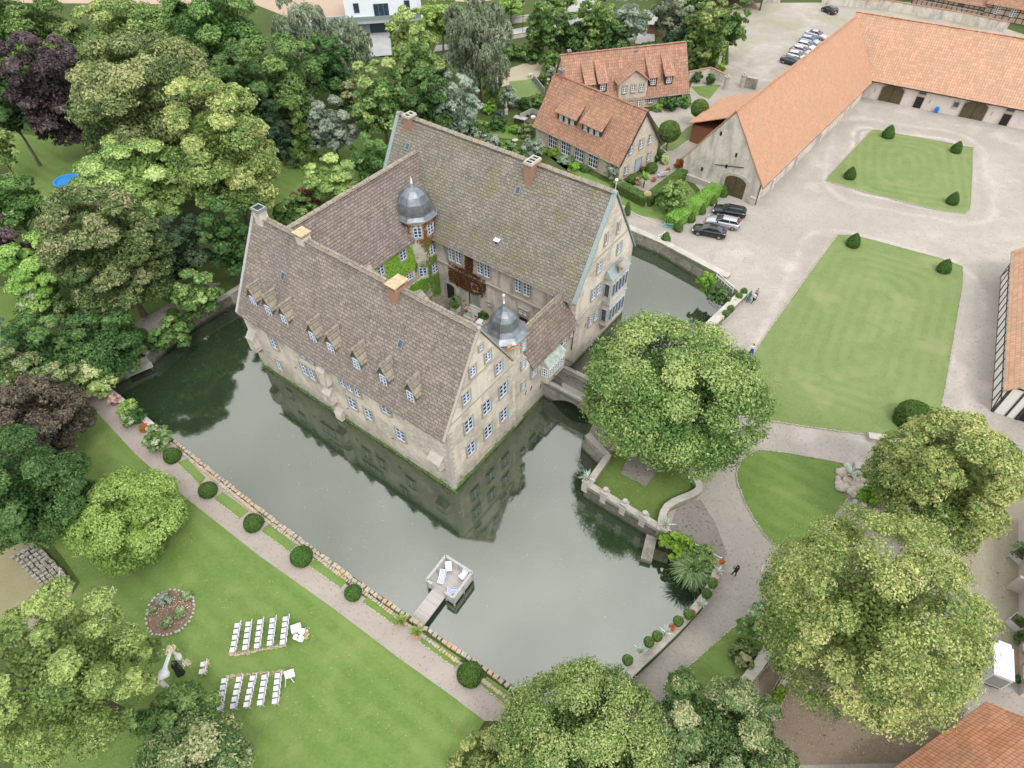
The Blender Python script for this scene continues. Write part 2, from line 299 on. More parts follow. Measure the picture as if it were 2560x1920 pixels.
M['bayfr'] = plain('bay_frame', (.40, .46, .52), .5); M['cheek'] = plain('mossy_shaded_cheek', (.115, .105, .06), .95, var=.4, sc=2); M['navy'] = plain('navy', (.02, .04, .13), .5); M['timber'] = plain('dark_timber', (.05, .042, .038), .8, var=.3); M['black'] = plain('black', (.012, .012, .014), .4)  # cheek: mossy brown, darkened to paint in the shadow sides of the dormers
M['wood'] = plain('wood', (.10, .075, .04), .8, var=.35, sc=3); M['woodred'] = plain('wood_red', (.22, .09, .05), .8, var=.3)
M['orange'] = plain('orange_cap', (.45, .34, .21), .8, var=.3, sc=3)
M['blue'] = plain('blue_paint', (.02, .22, .60), .4); M['blueshut'] = plain('blue_shutter', (.33, .45, .60), .5); M['teal'] = plain('teal_fence', (.20, .46, .52), .5)
M['iron'] = plain('iron', (.03, .03, .03), .6); M['terra'] = plain('terracotta', (.52, .24, .13), .85, var=.2); M['tyre'] = plain('tyre', (.02, .02, .02), .8)
M['soil'] = plain('soil', (.17, .12, .085), .95, var=.3, sc=3)
def m_glass(name, c, rough=.08):
    t = NT(name, rough, .9); t.col(t.mix(t.rng(t.noise(t.obj(), 1.2, 2), .35, .65), c, tuple(q*2.2 for q in c))); return t.m
M['pane'] = m_glass('pane', (.02, .035, .06)); M['cglass'] = m_glass('car_glass', (.012, .018, .022), .05)
def m_deck():
    t = NT('deck_boards', .8, .25); u = t.uv()
    br = t.n('ShaderNodeTexBrick', {'Vector': u, 'Color1': (.34, .325, .31), 'Color2': (.45, .43, .41), 'Mortar': (.2, .19, .18), 'Scale': 1., 'Mortar Size': .02, 'Brick Width': 4., 'Row Height': .17})
    t.col(t.mix(t.rng(t.noise(u, 2, 4), .4, .7, 0, .5), br.outputs[0], (.42, .38, .33))); t.bump(br.outputs[1], -.6, .02); return t.m
M['deck'] = m_deck(); M['greywood'] = plain('grey_wood', (.37, .37, .355), .8, var=.15, sc=4)
def m_water():
    t = NT('moat_water', .5, .0); p = t.pos()
    df = t.n('ShaderNodeBsdfDiffuse', {'Color': t.mix(t.rng(t.noise(p, .06, 4), .3, .7), (.020, .037, .018), (.029, .046, .024))})
    wv = t.noise(p, 1.1, 3); bm = t.n('ShaderNodeBump', {'Height': wv, 'Strength': .09, 'Distance': .05}).outputs[0]
    gl = t.n('ShaderNodeBsdfGlossy', {'Color': (1, 1, .955), 'Roughness': .06, 'Normal': bm})
    fr = t.n('ShaderNodeFresnel', {'IOR': 1.33}).outputs[0]
    ms = t.n('ShaderNodeMixShader', {0: t.math('ADD', t.math('MULTIPLY', fr, .8), .175), 1: df.outputs[0], 2: gl.outputs[0]})
    t.t.links.new(ms.outputs[0], t.o.inputs[0]); return t.m
M['water'] = m_water()
GV = [(.265, .247, .215), (.385, .355, .315), (.235, .218, .19), (.455, .42, .375)]
def _box(pl, sh):
    q = [at(x, y) for x, y in pl]; c = sum(q, Vector())/4; u = (q[1]-q[0]); return (c.x, c.y, max(u.length/2-sh, 1), max((q[2]-q[1]).length/2-sh, 1), math.atan2(u.y, u.x))
TRK = [_box([(2182, 347), (2445, 395), (2420, 561), (2080, 470)], 2.5), _box([(2100, 605), (2410, 700), (2340, 1105), (1850, 1040)], 3.)]
M['lawn_far'] = m_ground('lawn_far', [(.125, .19, .06), (.17, .225, .085), (.095, .165, .042), (.24, .27, .13)], (.12, .7, 4), .8, rings=(TRK, .24, (.235, .28, .125)), patch=(.2, .56, (.225, .25, .12), .7))
M['gravel'] = m_ground('gravel', GV, (.075, .4, 7), .45, tracks=TRK, weeds=(.26, .255, .17), patch=(.11, .55, (.47, .415, .385), .6), speckle=(7., .12, (.24, .22, .20)))
M['gravel_pink'] = m_ground('gravel_pink', [(.30, .26, .23), (.36, .31, .28), (.25, .215, .19), (.42, .375, .335)], (.08, .5, 11), .35, speckle=(8., .12, (.22, .19, .17)))
M['gravel_dark'] = m_ground('gravel_dark', [(.22, .20, .18), (.27, .24, .215), (.15, .14, .12), (.34, .31, .28)], (.1, .5, 10), .5, speckle=(6., .2, (.10, .09, .08)))
M['lawn'] = m_ground('lawn', [(.10, .175, .036), (.15, .225, .058), (.068, .14, .024), (.20, .265, .095)], (.1, .7, 4), .9, stripes=(R(-52.8), 1.7, .5, (.17, .245, .075)), patch=(.4, .57, (.20, .235, .08), .6))
M['lawn_deep'] = m_ground('lawn_deep', [(.10, .165, .036), (.135, .20, .05), (.07, .13, .026), (.18, .235, .08)], (.12, .6, 5), .5)
M['grass'] = m_ground('grass', [(.05, .085, .02), (.075, .105, .03), (.035, .055, .015), (.10, .12, .045)], (.06, .3, 5), .8)
M['field'] = m_ground('field', [(.36, .27, .20), (.42, .32, .25), (.31, .235, .175), (.46, .37, .29)], (.03, .2, 3), .5)
M['algae'] = m_ground('algae', [(.22, .20, .11), (.27, .23, .14), (.14, .15, .07), (.32, .27, .18)], (.12, .6, 6), .3, patch=(.10, .58, (.25, .26, .26), .8))
M['algae_pale'] = m_ground('algae_pale', [(.40, .35, .26), (.36, .32, .22), (.28, .26, .16), (.45, .40, .32)], (.12, .6, 6), .2)
M['earth'] = m_ground('earth', [(.20, .15, .11), (.26, .20, .155), (.13, .10, .07), (.32, .26, .21)], (.15, .7, 8), .5)
M['dirt_grass'] = m_ground('dirt_grass', [(.30, .27, .20), (.35, .31, .25), (.22, .22, .13), (.40, .36, .30)], (.15, .6, 8), .5)
M['court'] = m_slab('court_floor', (.16, .155, .115), (.24, .22, .175), (.07, .075, .04), w=.9, h=.7, moss=(.06, .08, .03), mossamt=.8)
M['asphalt'] = plain('asphalt', (.33, .33, .34), .9, var=.15, sc=.5); M['concrete'] = plain('concrete', (.42, .43, .46), .8, var=.1, sc=.7)
LB = 1.92
def m_leaf(name, c1, c2, c3, tr=.35):
    t = NT(name, .6, .25); a = t.n('ShaderNodeAttribute', attribute_name='tint').outputs['Fac']
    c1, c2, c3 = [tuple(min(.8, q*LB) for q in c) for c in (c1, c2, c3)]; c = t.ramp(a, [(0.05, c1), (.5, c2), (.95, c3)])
    rnd = t.n('ShaderNodeObjectInfo').outputs['Random']
    c = t.n('ShaderNodeHueSaturation', {'Color': c, 'Hue': t.rng(rnd, 0, 1, .49, .51), 'Value': t.rng(rnd, 0, 1, .92, 1.1)}).outputs[0]
    t.col(c); tl = t.n('ShaderNodeBsdfTranslucent', {'Color': c})
    ms = t.n('ShaderNodeMixShader', {0: tr, 1: t.b.outputs[0], 2: tl.outputs[0]}); t.t.links.new(ms.outputs[0], t.o.inputs[0]); return t.m
LV = dict(
 lime=((.032, .075, .018), (.105, .17, .048), (.255, .295, .115)), limey=((.045, .085, .02), (.155, .20, .06), (.32, .325, .135)),
 green=((.028, .065, .016), (.075, .14, .038), (.175, .24, .085)), dark=((.018, .045, .012), (.042, .092, .026), (.10, .165, .055)),
 bright=((.09, .16, .035), (.15, .235, .055), (.25, .33, .11)), maple=((.08, .14, .035), (.19, .27, .085), (.34, .40, .17)),
 olive=((.028, .06, .018), (.085, .13, .042), (.26, .255, .145)), purple=((.018, .014, .014), (.05, .036, .037), (.105, .082, .082)),
 grey=((.085, .11, .07), (.14, .17, .11), (.22, .25, .18)), acacia=((.06, .11, .03), (.15, .22, .065), (.29, .36, .13)),
 conifer=((.02, .042, .024), (.04, .07, .036), (.06, .10, .05)), thuja=((.06, .11, .025), (.10, .17, .04), (.16, .23, .07)),
 box=((.035, .075, .015), (.05, .10, .022), (.075, .135, .03)), hedge=((.10, .20, .035), (.14, .26, .05), (.19, .31, .075)), hedged=((.05, .09, .022), (.075, .125, .03), (.10, .16, .045)),
 spruce=((.05, .085, .075), (.08, .12, .11), (.12, .17, .15)), red=((.035, .012, .008), (.085, .022, .013), (.06, .055, .018)), ivy=((.06, .12, .015), (.11, .20, .025), (.18, .27, .04)),
 redshrub=((.09, .03, .03), (.15, .055, .05), (.20, .09, .08)), maplered=((.14, .035, .015), (.13, .09, .025), (.07, .13, .02)), varieg=((.16, .23, .07), (.30, .36, .15), (.48, .48, .27)),
 reed=((.06, .11, .04), (.12, .18, .08), (.22, .27, .14)), silver=((.10, .14, .10), (.17, .21, .16), (.27, .30, .25)), pinkfl=((.10, .14, .05), (.45, .22, .2), (.6, .4, .35)),
 white=((.06, .12, .03), (.11, .18, .055), (.34, .36, .27)), orangefl=((.36, .07, .02), (.40, .11, .03), (.08, .12, .03)), agave=((.16, .24, .20), (.26, .34, .30), (.45, .48, .40)), palm=((.10, .16, .04), (.16, .24, .07), (.25, .32, .12)),
 brown=((.022, .02, .016), (.055, .045, .036), (.13, .115, .075)), bigl=((.035, .065, .02), (.115, .155, .058), (.26, .275, .13)), petal=((.22, .20, .08), (.42, .28, .22), (.47, .42, .35)), pebble=((.24, .22, .20), (.38, .35, .32), (.5, .47, .43)))
ML = {k: m_leaf('leaf_'+k, *v) for k, v in LV.items()}
M['bark'] = plain('bark', (.13, .105, .08), .95, var=.4, sc=3); M['barkpale'] = plain('bark_pale', (.42, .39, .34), .9, var=.2, sc=3)
# ---------------------------------------------------------------- building helpers
_wc = {}
def winmesh(w, h, cols, rows, fm='win', sur=True, sill=True, st='trim'):
    k = (w, h, cols, rows, fm, sur, sill, st)
    if k in _wc: return _wc[k]
    m = MB(); d = .13 if sur else .05
    if sur:
        b = .15
        m.box(-w/2-b, -w/2, -d, .1, -h/2-b, h/2+b, 1); m.box(w/2, w/2+b, -d, .1, -h/2-b, h/2+b, 1)
        m.box(-w/2, w/2, -d, .1, h/2, h/2+b, 1); m.box(-w/2, w/2, -d-.05, .1, -h/2-b, -h/2, 1)
    f = .075
    m.box(-w/2, -w/2+f, -.07, .02, -h/2, h/2); m.box(w/2-f, w/2, -.07, .02, -h/2, h/2)
    m.box(-w/2+f, w/2-f, -.07, .02, h/2-f, h/2); m.box(-w/2+f, w/2-f, -.07, .02, -h/2, -h/2+f)
    for i in range(1, cols):
        x = -w/2+w*i/cols; q = .065 if (cols % 2 == 0 and i == cols//2) else .035
        m.box(x-q, x+q, -.064, .0, -h/2+f, h/2-f)
    for j in range(1, rows):
        z = -h/2+h*j/rows; m.box(-w/2+f, w/2-f, -.056, .0, z-.032, z+.032)
    p = MB(); p.box(-w/2+.02, w/2-.02, -.02, .01, -h/2+.02, h/2-.02)
    _wc[k] = (m.mesh('window', [M[fm], M[st]]), p.mesh('pane', M['pane'])); return _wc[k]
RZ = {'-y': 0, '-x': -math.pi/2, '+x': math.pi/2, '+y': math.pi}
def win(par, x, y, z, nrm, w=1.1, h=1.5, cols=2, rows=3, fm='win', sur=True, label=None, off=.02, st='trim'):
    a = RZ.get(nrm, nrm); a = a if not isinstance(a, str) else 0
    wm, pm = winmesh(w, h, cols, rows, fm, sur, True, st)
    o = link('window', wm, par, (x+math.sin(a)*off, y-math.cos(a)*off, z), a); link('pane', pm, o)
    if label: o['label'] = label
    return o
def gablewall(m, x0, x1, y0, y1, zb, ze, zr, axis='x', mi=0):
    if axis == 'x':   # ridge along x
        ym = (y0+y1)/2; pr = [(y0, zb), (y1, zb), (y1, ze), (ym, zr), (y0, ze)]
        a = [(x0, p, q) for p, q in pr]; b = [(x1, p, q) for p, q in pr]
    else:
        xm = (x0+x1)/2; pr = [(x1, zb), (x0, zb), (x0, ze), (xm, zr), (x1, ze)]
        a = [(p, y0, q) for p, q in pr]; b = [(p, y1, q) for p, q in pr]
    n = 5; m.add(a+b, [tuple(range(n))[::-1], tuple(range(n, 2*n))]+[(i, (i+1) % n, n+(i+1) % n, n+i) for i in range(n)], mi)
def slab(m, e0, e1, r1, r0, th=.16, mi=0, seed=0, amp=.06, nx=None):
    """roof slope: eave points e0,e1, ridge points r1,r0; gently uneven, with thickness"""
    e0, e1, r1, r0 = map(Vector, (e0, e1, r1, r0)); n = (e1-e0).cross(r0-e0).normalized()
    if n.z < 0: n = -n
    L = max((e1-e0).length, .1); nx = nx or max(1, int(L/1.2)); ny = max(1, int((r0-e0).length/1.2)); rr = random.Random(seed)
    h = [[rr.uniform(-amp, amp) for _ in range(nx+1)] for _ in range(ny+1)]; top = []; bot = []
    for j in range(ny+1):
        for i in range(nx+1):
            a = e0.lerp(e1, i/nx); b = r0.lerp(r1, i/nx); p = a.lerp(b, j/ny); top.append(p+n*(th+h[j][i])); bot.append(p)
    W = nx+1; fl = (e1-e0).cross(r0-e0).z < 0
    fs = [(j*W+i, j*W+i+1, (j+1)*W+i+1, (j+1)*W+i) for j in range(ny) for i in range(nx)]
    if fl: fs = [f[::-1] for f in fs]
    m.N = n; m.add(top, fs, mi); m.N = None
    m.poly([bot[0], bot[nx], bot[-1], bot[-W]], mi)
    def edge(ids):
        for a, b in zip(ids[:-1], ids[1:]): m.poly([bot[a], bot[b], top[b], top[a]], mi)
    edge(list(range(W))); edge(list(range(ny*W, ny*W+W))); edge([j*W for j in range(ny+1)]); edge([j*W+nx for j in range(ny+1)])
def ridge(m, a, b, w=.34, step=.42, mi=0, seed=1, h=.13):
    a = Vector(a); b = Vector(b); d = (b-a); n = max(1, int(d.length/step)); r = random.Random(seed); d.normalize(); s = (b-a).length/n
    M3 = d.to_track_quat('X', 'Z').to_matrix()
    for i in range(n):
        c = a+d*(s*(i+.5))+Vector((0, 0, r.uniform(-.03, .03)))
        for sg in (-1, 1):
            q = M3 @ Matrix.Rotation(sg*R(42), 3, 'X')
            m.obox(c+M3@Vector((0, sg*w*.42, -w*.22)), (s*.94, w, h*.55), q, mi)
def gableroof(par, x0, x1, y0, y1, ze, zr, mat, axis='x', oh=.35, og=.25, th=.16, rm=None, seed=0, step=.42, name='roof', rb=None, rw=.34, gut=None):
    m = MB(); half = ((y1-y0) if axis == 'x' else (x1-x0))/2; k = (zr-ze)/half; zo = ze-k*oh
    ra, rz_ = (rb if rb else (0, 0))
    if axis == 'x':
        ym = (y0+y1)/2
        slab(m, (x0-og, y0-oh, zo), (x1+og, y0-oh, zo), (x1+og+rz_, ym, zr), (x0-og+ra, ym, zr), th, 0, seed)
        slab(m, (x1+og, y1+oh, zo), (x0-og, y1+oh, zo), (x0-og+ra, ym, zr), (x1+og+rz_, ym, zr), th, 0, seed+1)
        A, B = (x0-og+ra, ym, zr+th+.06), (x1+og+rz_, ym, zr+th+.06)
    else:
        xm = (x0+x1)/2
        slab(m, (x0-oh, y1+og, zo), (x0-oh, y0-og, zo), (xm, y0-og+ra, zr), (xm, y1+og+rz_, zr), th, 0, seed)
        slab(m, (x1+oh, y0-og, zo), (x1+oh, y1+og, zo), (xm, y1+og+rz_, zr), (xm, y0-og+ra, zr), th, 0, seed+1)
        A, B = (xm, y0-og+ra, zr+th+.06), (xm, y1+og+rz_, zr+th+.06)
    o = m.build(name, mat, par)
    if rm: q = MB(); ridge(q, A, B, rw, step, 0, seed); q.build('ridge_cap', rm, o)
    if gut:
        g = MB(); r = .075
        if axis == 'x':
            for y in (y0-oh-.08, y1+oh+.08): g.tube((x0-og, y, zo-.02), (x1+og, y, zo-.02), r, n=6)
        else:
            for x in (x0-oh-.08, x1+oh+.08): g.tube((x, y0-og, zo-.02), (x, y1+og, zo-.02), r, n=6)
        g.build('gutter', gut, o)
    return o
def chimney(par, x, y, z0, z1, sx, sy, mat, capmat, flues=1, cover=False, rz=0, fax='x'):
    m = MB(); m.box(-sx/2, sx/2, -sy/2, sy/2, z0, z1-.22)
    m.box(-sx/2-.06, sx/2+.06, -sy/2-.06, sy/2+.06, z0+.9, z0+1.0) if False else None
    o = m.build('chimney', M[mat], par, (x, y, 0), rz); c = MB()
    if cover:
        for sx_ in (-1, 1):
            for sy_ in (-1, 1): c.box(sx_*sx*.42-.07, sx_*sx*.42+.07, sy_*sy*.42-.07, sy_*sy*.42+.07, z1-.22, z1+.16)
        c.box(-sx/2-.16, sx/2+.16, -sy/2-.16, sy/2+.16, z1+.16, z1+.28)
    else:
        c.box(-sx/2-.1, sx/2+.1, -sy/2-.1, sy/2+.1, z1-.22, z1-.08)
        n = flues; L = (sx if fax == 'x' else sy)
        W = (sy if fax == 'x' else sx)
        for s in (-1, 1):
            if fax == 'x': c.box(-sx/2-.05, sx/2+.05, s*(sy/2-.03)-.08, s*(sy/2-.03)+.08, z1-.08, z1+.06)
            else: c.box(s*(sx/2-.03)-.08, s*(sx/2-.03)+.08, -sy/2-.05, sy/2+.05, z1-.08, z1+.06)
        for i in range(n+1):
            p = -L/2+.02+(L-.04)*i/n
            if fax == 'x': c.box(p-.07, p+.07, -sy/2+.05, sy/2-.05, z1-.08, z1+.058)
            else: c.box(-sx/2+.05, sx/2-.05, p-.07, p+.07, z1-.08, z1+.058)
    c.build('chimney_cap', M[capmat], o)
    if not cover:
        f = MB(); f.box(-sx/2+.1, sx/2-.1, -sy/2+.1, sy/2-.1, z1-.08, z1-.05); f.build('flue', M['black'], o)
    return o
def arch_pts(w, h, n=8, flat=.5):
    """door outline in x,z: straight sides, arched head"""
    r = w/2; k = flat; pts = [(-r, 0), (r, 0), (r, h-r*k)]
    for i in range(1, n): t = math.pi*i/n; pts.append((r*math.cos(t), h-r*k+r*k*math.sin(t)))
    return pts+[(-r, h-r*k)]
def door(par, x, y, z, nrm, w, h, mat='wood', arched=False, frame='trim', name='door', bw=.2, label=None, panel=True):
    a = RZ.get(nrm, nrm); pts = arch_pts(w, h) if arched else [(-w/2, 0), (w/2, 0), (w/2, h), (-w/2, h)]
    o = MB(); n = len(pts)
    out = [(p[0]*(1+2*bw/w), (p[1]+bw) if p[1] > .01 else 0) for p in pts]
    for i in range(n):                                     # surround ring
        j = (i+1) % n
        if pts[i][1] < .01 and pts[j][1] < .01: continue
        q = [(pts[i][0], 0, pts[i][1]), (pts[j][0], 0, pts[j][1]), (out[j][0], 0, out[j][1]), (out[i][0], 0, out[i][1])]
        f = [(p[0], -.12, p[2]) for p in q]; o.add(f+[(p[0], .05, p[2]) for p in q], [(0, 1, 2, 3), (0, 4, 5, 1), (2, 6, 7, 3), (1, 5, 6, 2), (3, 7, 4, 0)])
    ob = o.build(name, M[frame], par, (x, y, z), a); l = MB()
    l.poly([(p[0], -.03, p[1]) for p in pts], 0)
    if panel:
        k = max(2, int(w/.32))
        for i in range(k+1): xx = -w/2+w*i/k; zz = h*(.80 if arched else .98); l.box(xx-.015, xx+.015, -.05, -.03, .05, zz, 1)
        l.box(-.03, .03, -.06, -.03, 0, h*.95, 1)
    l.build('door_leaf', [M[mat], M['black']], ob)
    if label: ob['label'] = label
    return ob
# ================================================================ the moated castle (local x = v, y = u)
cas = thing('moated_castle', 'large stone castle with steep slab roofs round a courtyard, standing in the moat', 'castle', CO, CANG)
W = MB()
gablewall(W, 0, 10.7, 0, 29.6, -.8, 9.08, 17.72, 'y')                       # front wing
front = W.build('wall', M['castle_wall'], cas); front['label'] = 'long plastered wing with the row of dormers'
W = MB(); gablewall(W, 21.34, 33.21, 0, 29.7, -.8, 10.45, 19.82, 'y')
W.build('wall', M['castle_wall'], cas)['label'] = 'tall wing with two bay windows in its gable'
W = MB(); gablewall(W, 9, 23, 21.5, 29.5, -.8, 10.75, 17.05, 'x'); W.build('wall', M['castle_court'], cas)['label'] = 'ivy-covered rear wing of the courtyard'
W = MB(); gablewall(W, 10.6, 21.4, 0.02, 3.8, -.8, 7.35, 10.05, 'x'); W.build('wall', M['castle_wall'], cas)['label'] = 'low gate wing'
W = MB(); W.box(21.28, 21.34, 3.8, 21.5, .5, 10.4); W.build('courtyard_facade', M['castle_court'], cas)
W = MB(); W.box(10.5, 21.4, 3.7, 21.6, -.8, 1.2); W.build('courtyard_floor', M['court'], cas)
gableroof(cas, 0, 10.7, 0, 29.6, 9.08, 17.78, M['slab_pink'], 'y', .42, .02, rm=M['ridge'], seed=3, rw=.42)
gableroof(cas, 21.34, 33.21, 0, 29.7, 10.4, 19.88, M['slab_grey'], 'y', .42, .02, rm=M['ridge'], seed=5, rw=.42)
gableroof(cas, 9.5, 25.4, 21.5, 29.5, 10.75, 17.13, M['slab_dark'], 'x', .35, -4.6 if False else 0, rm=M['ridge'], seed=7, rb=(-3.5, 0), rw=.42)
gableroof(cas, 12.9, 21.3, 0.02, 3.8, 7.35, 10.05, M['slab_red'], 'x', .4, 0, rm=M['ridge'], seed=9, rw=.3)
# verges of the gables
VG = []
def verge(y, x0, x1, ze, zr, w, mi, t=.14, oh=.45):
    xm = (x0+x1)/2; k = (zr-ze)/(xm-x0)
    V = MB()
    for xa, xb in ((x0-oh, xm), (x1+oh, xm)): V.bar((xa, y, ze-k*oh+.3), (xb, y, zr+.34), w, t, mi)
    V.build('verge', [M['verge'], M['greywood'], M['trim']], cas)
verge(.08, 21.34, 33.21, 10.4, 19.88, .5, 0); verge(29.6, 21.34, 33.21, 10.4, 19.88, .5, 0); verge(29.55, 0, 10.7, 9.08, 17.78, .34, 1)
verge(.0, 0, 10.7, 9.08, 17.78, .26, 2)
class _SC:
    def box(s, *a): q = MB(); q.box(*a); q.build('string_course', M['trim'], cas)
B_ = _SC()      # string courses on the gables and the courtyard facade
for z in (10.0, 13.05): e = (z-9.08)/1.626; B_.box(e+.05, 10.7-e-.05 if z > 10.5 else 10.6, -.09, .0, z-.09, z+.09)
B_.box(21.6, 24.0, -.08, 0, 7.0, 7.18); 
for z in (13.6,): e = (z-10.4)/1.6; B_.box(21.34+e+.1, 33.21-e-.1, -.1, 0, z-.1, z+.1)
B_.box(21.14, 21.28, 3.9, 21.4, 6.55, 6.8); B_.box(21.1, 21.28, 3.9, 21.4, 10.05, 10.3); B_.box(24.4, 33.1, -.07, 0, 5.9, 6.05)
Q = MB(); rr = random.Random(4)       # quoins of the front corner and gable
for i in range(24):
    z = -.3+i*.39
    if z > 8.9: break
    a = .62 if i % 2 else .38; Q.box(-.03, a, -.035, .02, z, z+.37); Q.box(-.035, .02, -.03, 1-a, z, z+.37)
Q.build('quoins', M['coping'], cas)
# ---- windows, long moat front (faces -x)
for y, z, w, h, c, r in [(24.8, 6.4, 1.0, 1.6, 2, 3), (25.5, 2.6, .8, 1.5, 2, 3), (19.7, 8.05, .85, 1.55, 2, 3), (18.5, 8.05, .85, 1.55, 2, 3), (20.3, 5.1, .95, 1.65, 2, 3), (19.1, 5.1, .95, 1.65, 2, 3),
    (13.9, 7.55, .85, 2.0, 2, 4), (12.85, 7.55, .85, 2.0, 2, 4), (11.8, 7.55, .85, 2.0, 2, 4), (13.2, 4.5, 1.15, 1.75, 2, 3), (10.9, 4.4, 1.05, 1.6, 2, 3), (7.85, 7.6, 1.2, 1.9, 2, 4), (6.45, 4.35, 1.15, 1.7, 2, 3),
    (27.5, 8.1, .5, .9, 1, 2), (25.4, 8.15, .5, .9, 1, 2), (23.3, 8.2, .4, .7, 1, 2)]:
    win(cas, 0, y, z, '-x', w, h, c, r)
# ---- windows, gable and moat front towards the bridge (faces -y)
for x, z, w, h, c, r in [(2.95, 4.05, 1.15, 1.75, 2, 3), (2.92, 7.75, 1.15, 1.75, 2, 3), (2.95, 11.6, .95, 1.35, 2, 3), (5.64, 4.05, 1.15, 1.75, 2, 3), (5.64, 7.75, 1.15, 1.75, 2, 3), (8.25, 4.1, 1.1, 1.7, 2, 3),
    (8.25, 7.85, 1.15, 1.75, 2, 3), (7.7, 11.5, .95, 1.35, 2, 3), (6.2, 14.2, .75, 1.15, 2, 3), (4.05, 14.1, .75, 1.15, 2, 3), (5.3, 16.0, .4, .6, 1, 2), (13.5, 5.95, .95, 1.3, 2, 4),
    (18.1, 6.25, .85, 1.4, 2, 3), (19.1, 6.2, .85, 1.4, 2, 3), (20.8, 6.15, .8, 1.3, 2, 4), (24.75, 4.95, .85, 1.5, 2, 4), (25.9, 4.95, .85, 1.5, 2, 4), (24.75, 8.8, .85, 1.5, 2, 3), (25.9, 8.8, .85, 1.5, 2, 3),
    (25.4, 12.1, .8, 1.3, 2, 3), (29.6, 12.1, .8, 1.3, 2, 3)]:
    win(cas, x, 0, z, '-y', w, h, c, r)
for x, z in ((26.25, 15.2), (28.75, 15.25)):
    win(cas, x, 0, z, '-y', .45, 1.35, 1, 1, 'winw')['label'] = 'narrow white shuttered gable opening'
# ---- courtyard windows
for y in (17.45, 16.4, 13.15, 12.1, 7.65, 6.5): win(cas, 21.28, y, 8.6, '-x', .85, 1.75, 2, 4)
for y in (7.25, 6.6): win(cas, 21.28, y, 5.0, '-x', .5, .65, 2, 2)
win(cas, 21.28, 12.0, 3.7, '-x', .4, .45, 1, 1); win(cas, 21.28, 14.1, 5.2, '-x', .75, .8, 2, 2)
for x in (13.5, 17.2): win(cas, x, 21.5, 9.2, '-y', 1.0, 1.3, 2, 3)
for x in (17.6,): win(cas, x, 21.5, 5.8, '-y', .9, 1.1, 2, 3)
door(cas, 21.28, 6.9, 1.3, '-x', 1.2, 2.9, 'black', panel=False); door(cas, 21.28, 14.1, 2.2, '-x', 1.0, 2.1, 'verge', panel=False)
door(cas, 21.28, 18.2, 1.25, '-x', 1.3, 2.5, 'black', True, panel=False)
for x in (14.4, 17.4): door(cas, x, 21.45, 1.25, '-y', 1.2, 2.7, 'black', True, panel=False, name='arcade_arch')
S_ = MB()
for i in range(5): S_.box(19.6+i*.34, 21.28, 13.2, 15.0, 1.2+i*.2, 1.4+i*.2)
S_.build('courtyard_steps', M['coping'], cas)
# gallery parapet in front of the rear wing
P_ = MB(); P_.box(10.7, 20.3, 20.5, 20.7, 4.2, 5.2); P_.box(10.7, 20.3, 20.5, 21.5, 4.0, 4.2)
P_.build('gallery', M['castle_court'], cas)
# ---- garderobe shafts on the moat front
def shaft(y, z0, z1, w, d, sl=.9):
    K = MB()
    K.box(-d, 0.02, y-w/2, y+w/2, z0, z1)
    K.add([(-d-.04, y-w/2-.04, z1), (-d-.04, y+w/2+.04, z1), (0, y+w/2+.04, z1+sl), (0, y-w/2-.04, z1+sl), (0, y-w/2-.04, z1), (0, y+w/2+.04, z1)], [(0, 1, 2, 3), (0, 3, 4), (1, 5, 2)], 1)
    K.add([(-d, y-w/2, z0), (-d, y+w/2, z0), (0, y+w/2, z0-.5), (0, y-w/2, z0-.5)], [(0, 3, 2, 1)]); K.build('garderobe_shaft', [M['castle_court'], M['coping']], cas)
shaft(16.4, 5.6, 7.6, 1.0, .7); shaft(16.6, 2.6, 4.2, 1.1, .75); shaft(16.0, .1, 1.1, 1.0, .5, .6); shaft(28.6, 3.6, 5.4, 1.1, .8); shaft(1.6, 3.4, 4.4, 1.5, .75, .7)
# ---- wall anchors
A_ = MB()
for y, z in ((11.6, 2.9), (8.1, 2.4), (5.6, 7.3), (14.6, 2.6), (22.3, 4.1)): A_.bar((-.05, y, z), (-.05, y-.35, z+.3), .05, .05)
for x, z in ((13.0, 3.4), (12.0, 3.6), (20.9, 3.4), (23.6, 4.6), (14.8, 2.1)): A_.bar((x, -.05, z), (x+.2, -.05, z+.55), .05, .05)
A_.tube((21.0, -.12, 7.2), (20.85, -.12, 3.2), .06, n=6); A_.tube((21.2, 12.9+2.2, 10.2), (21.2, 15.1, 1.3), .06, n=6)
A_.build('wall_anchor', M['iron'], cas)
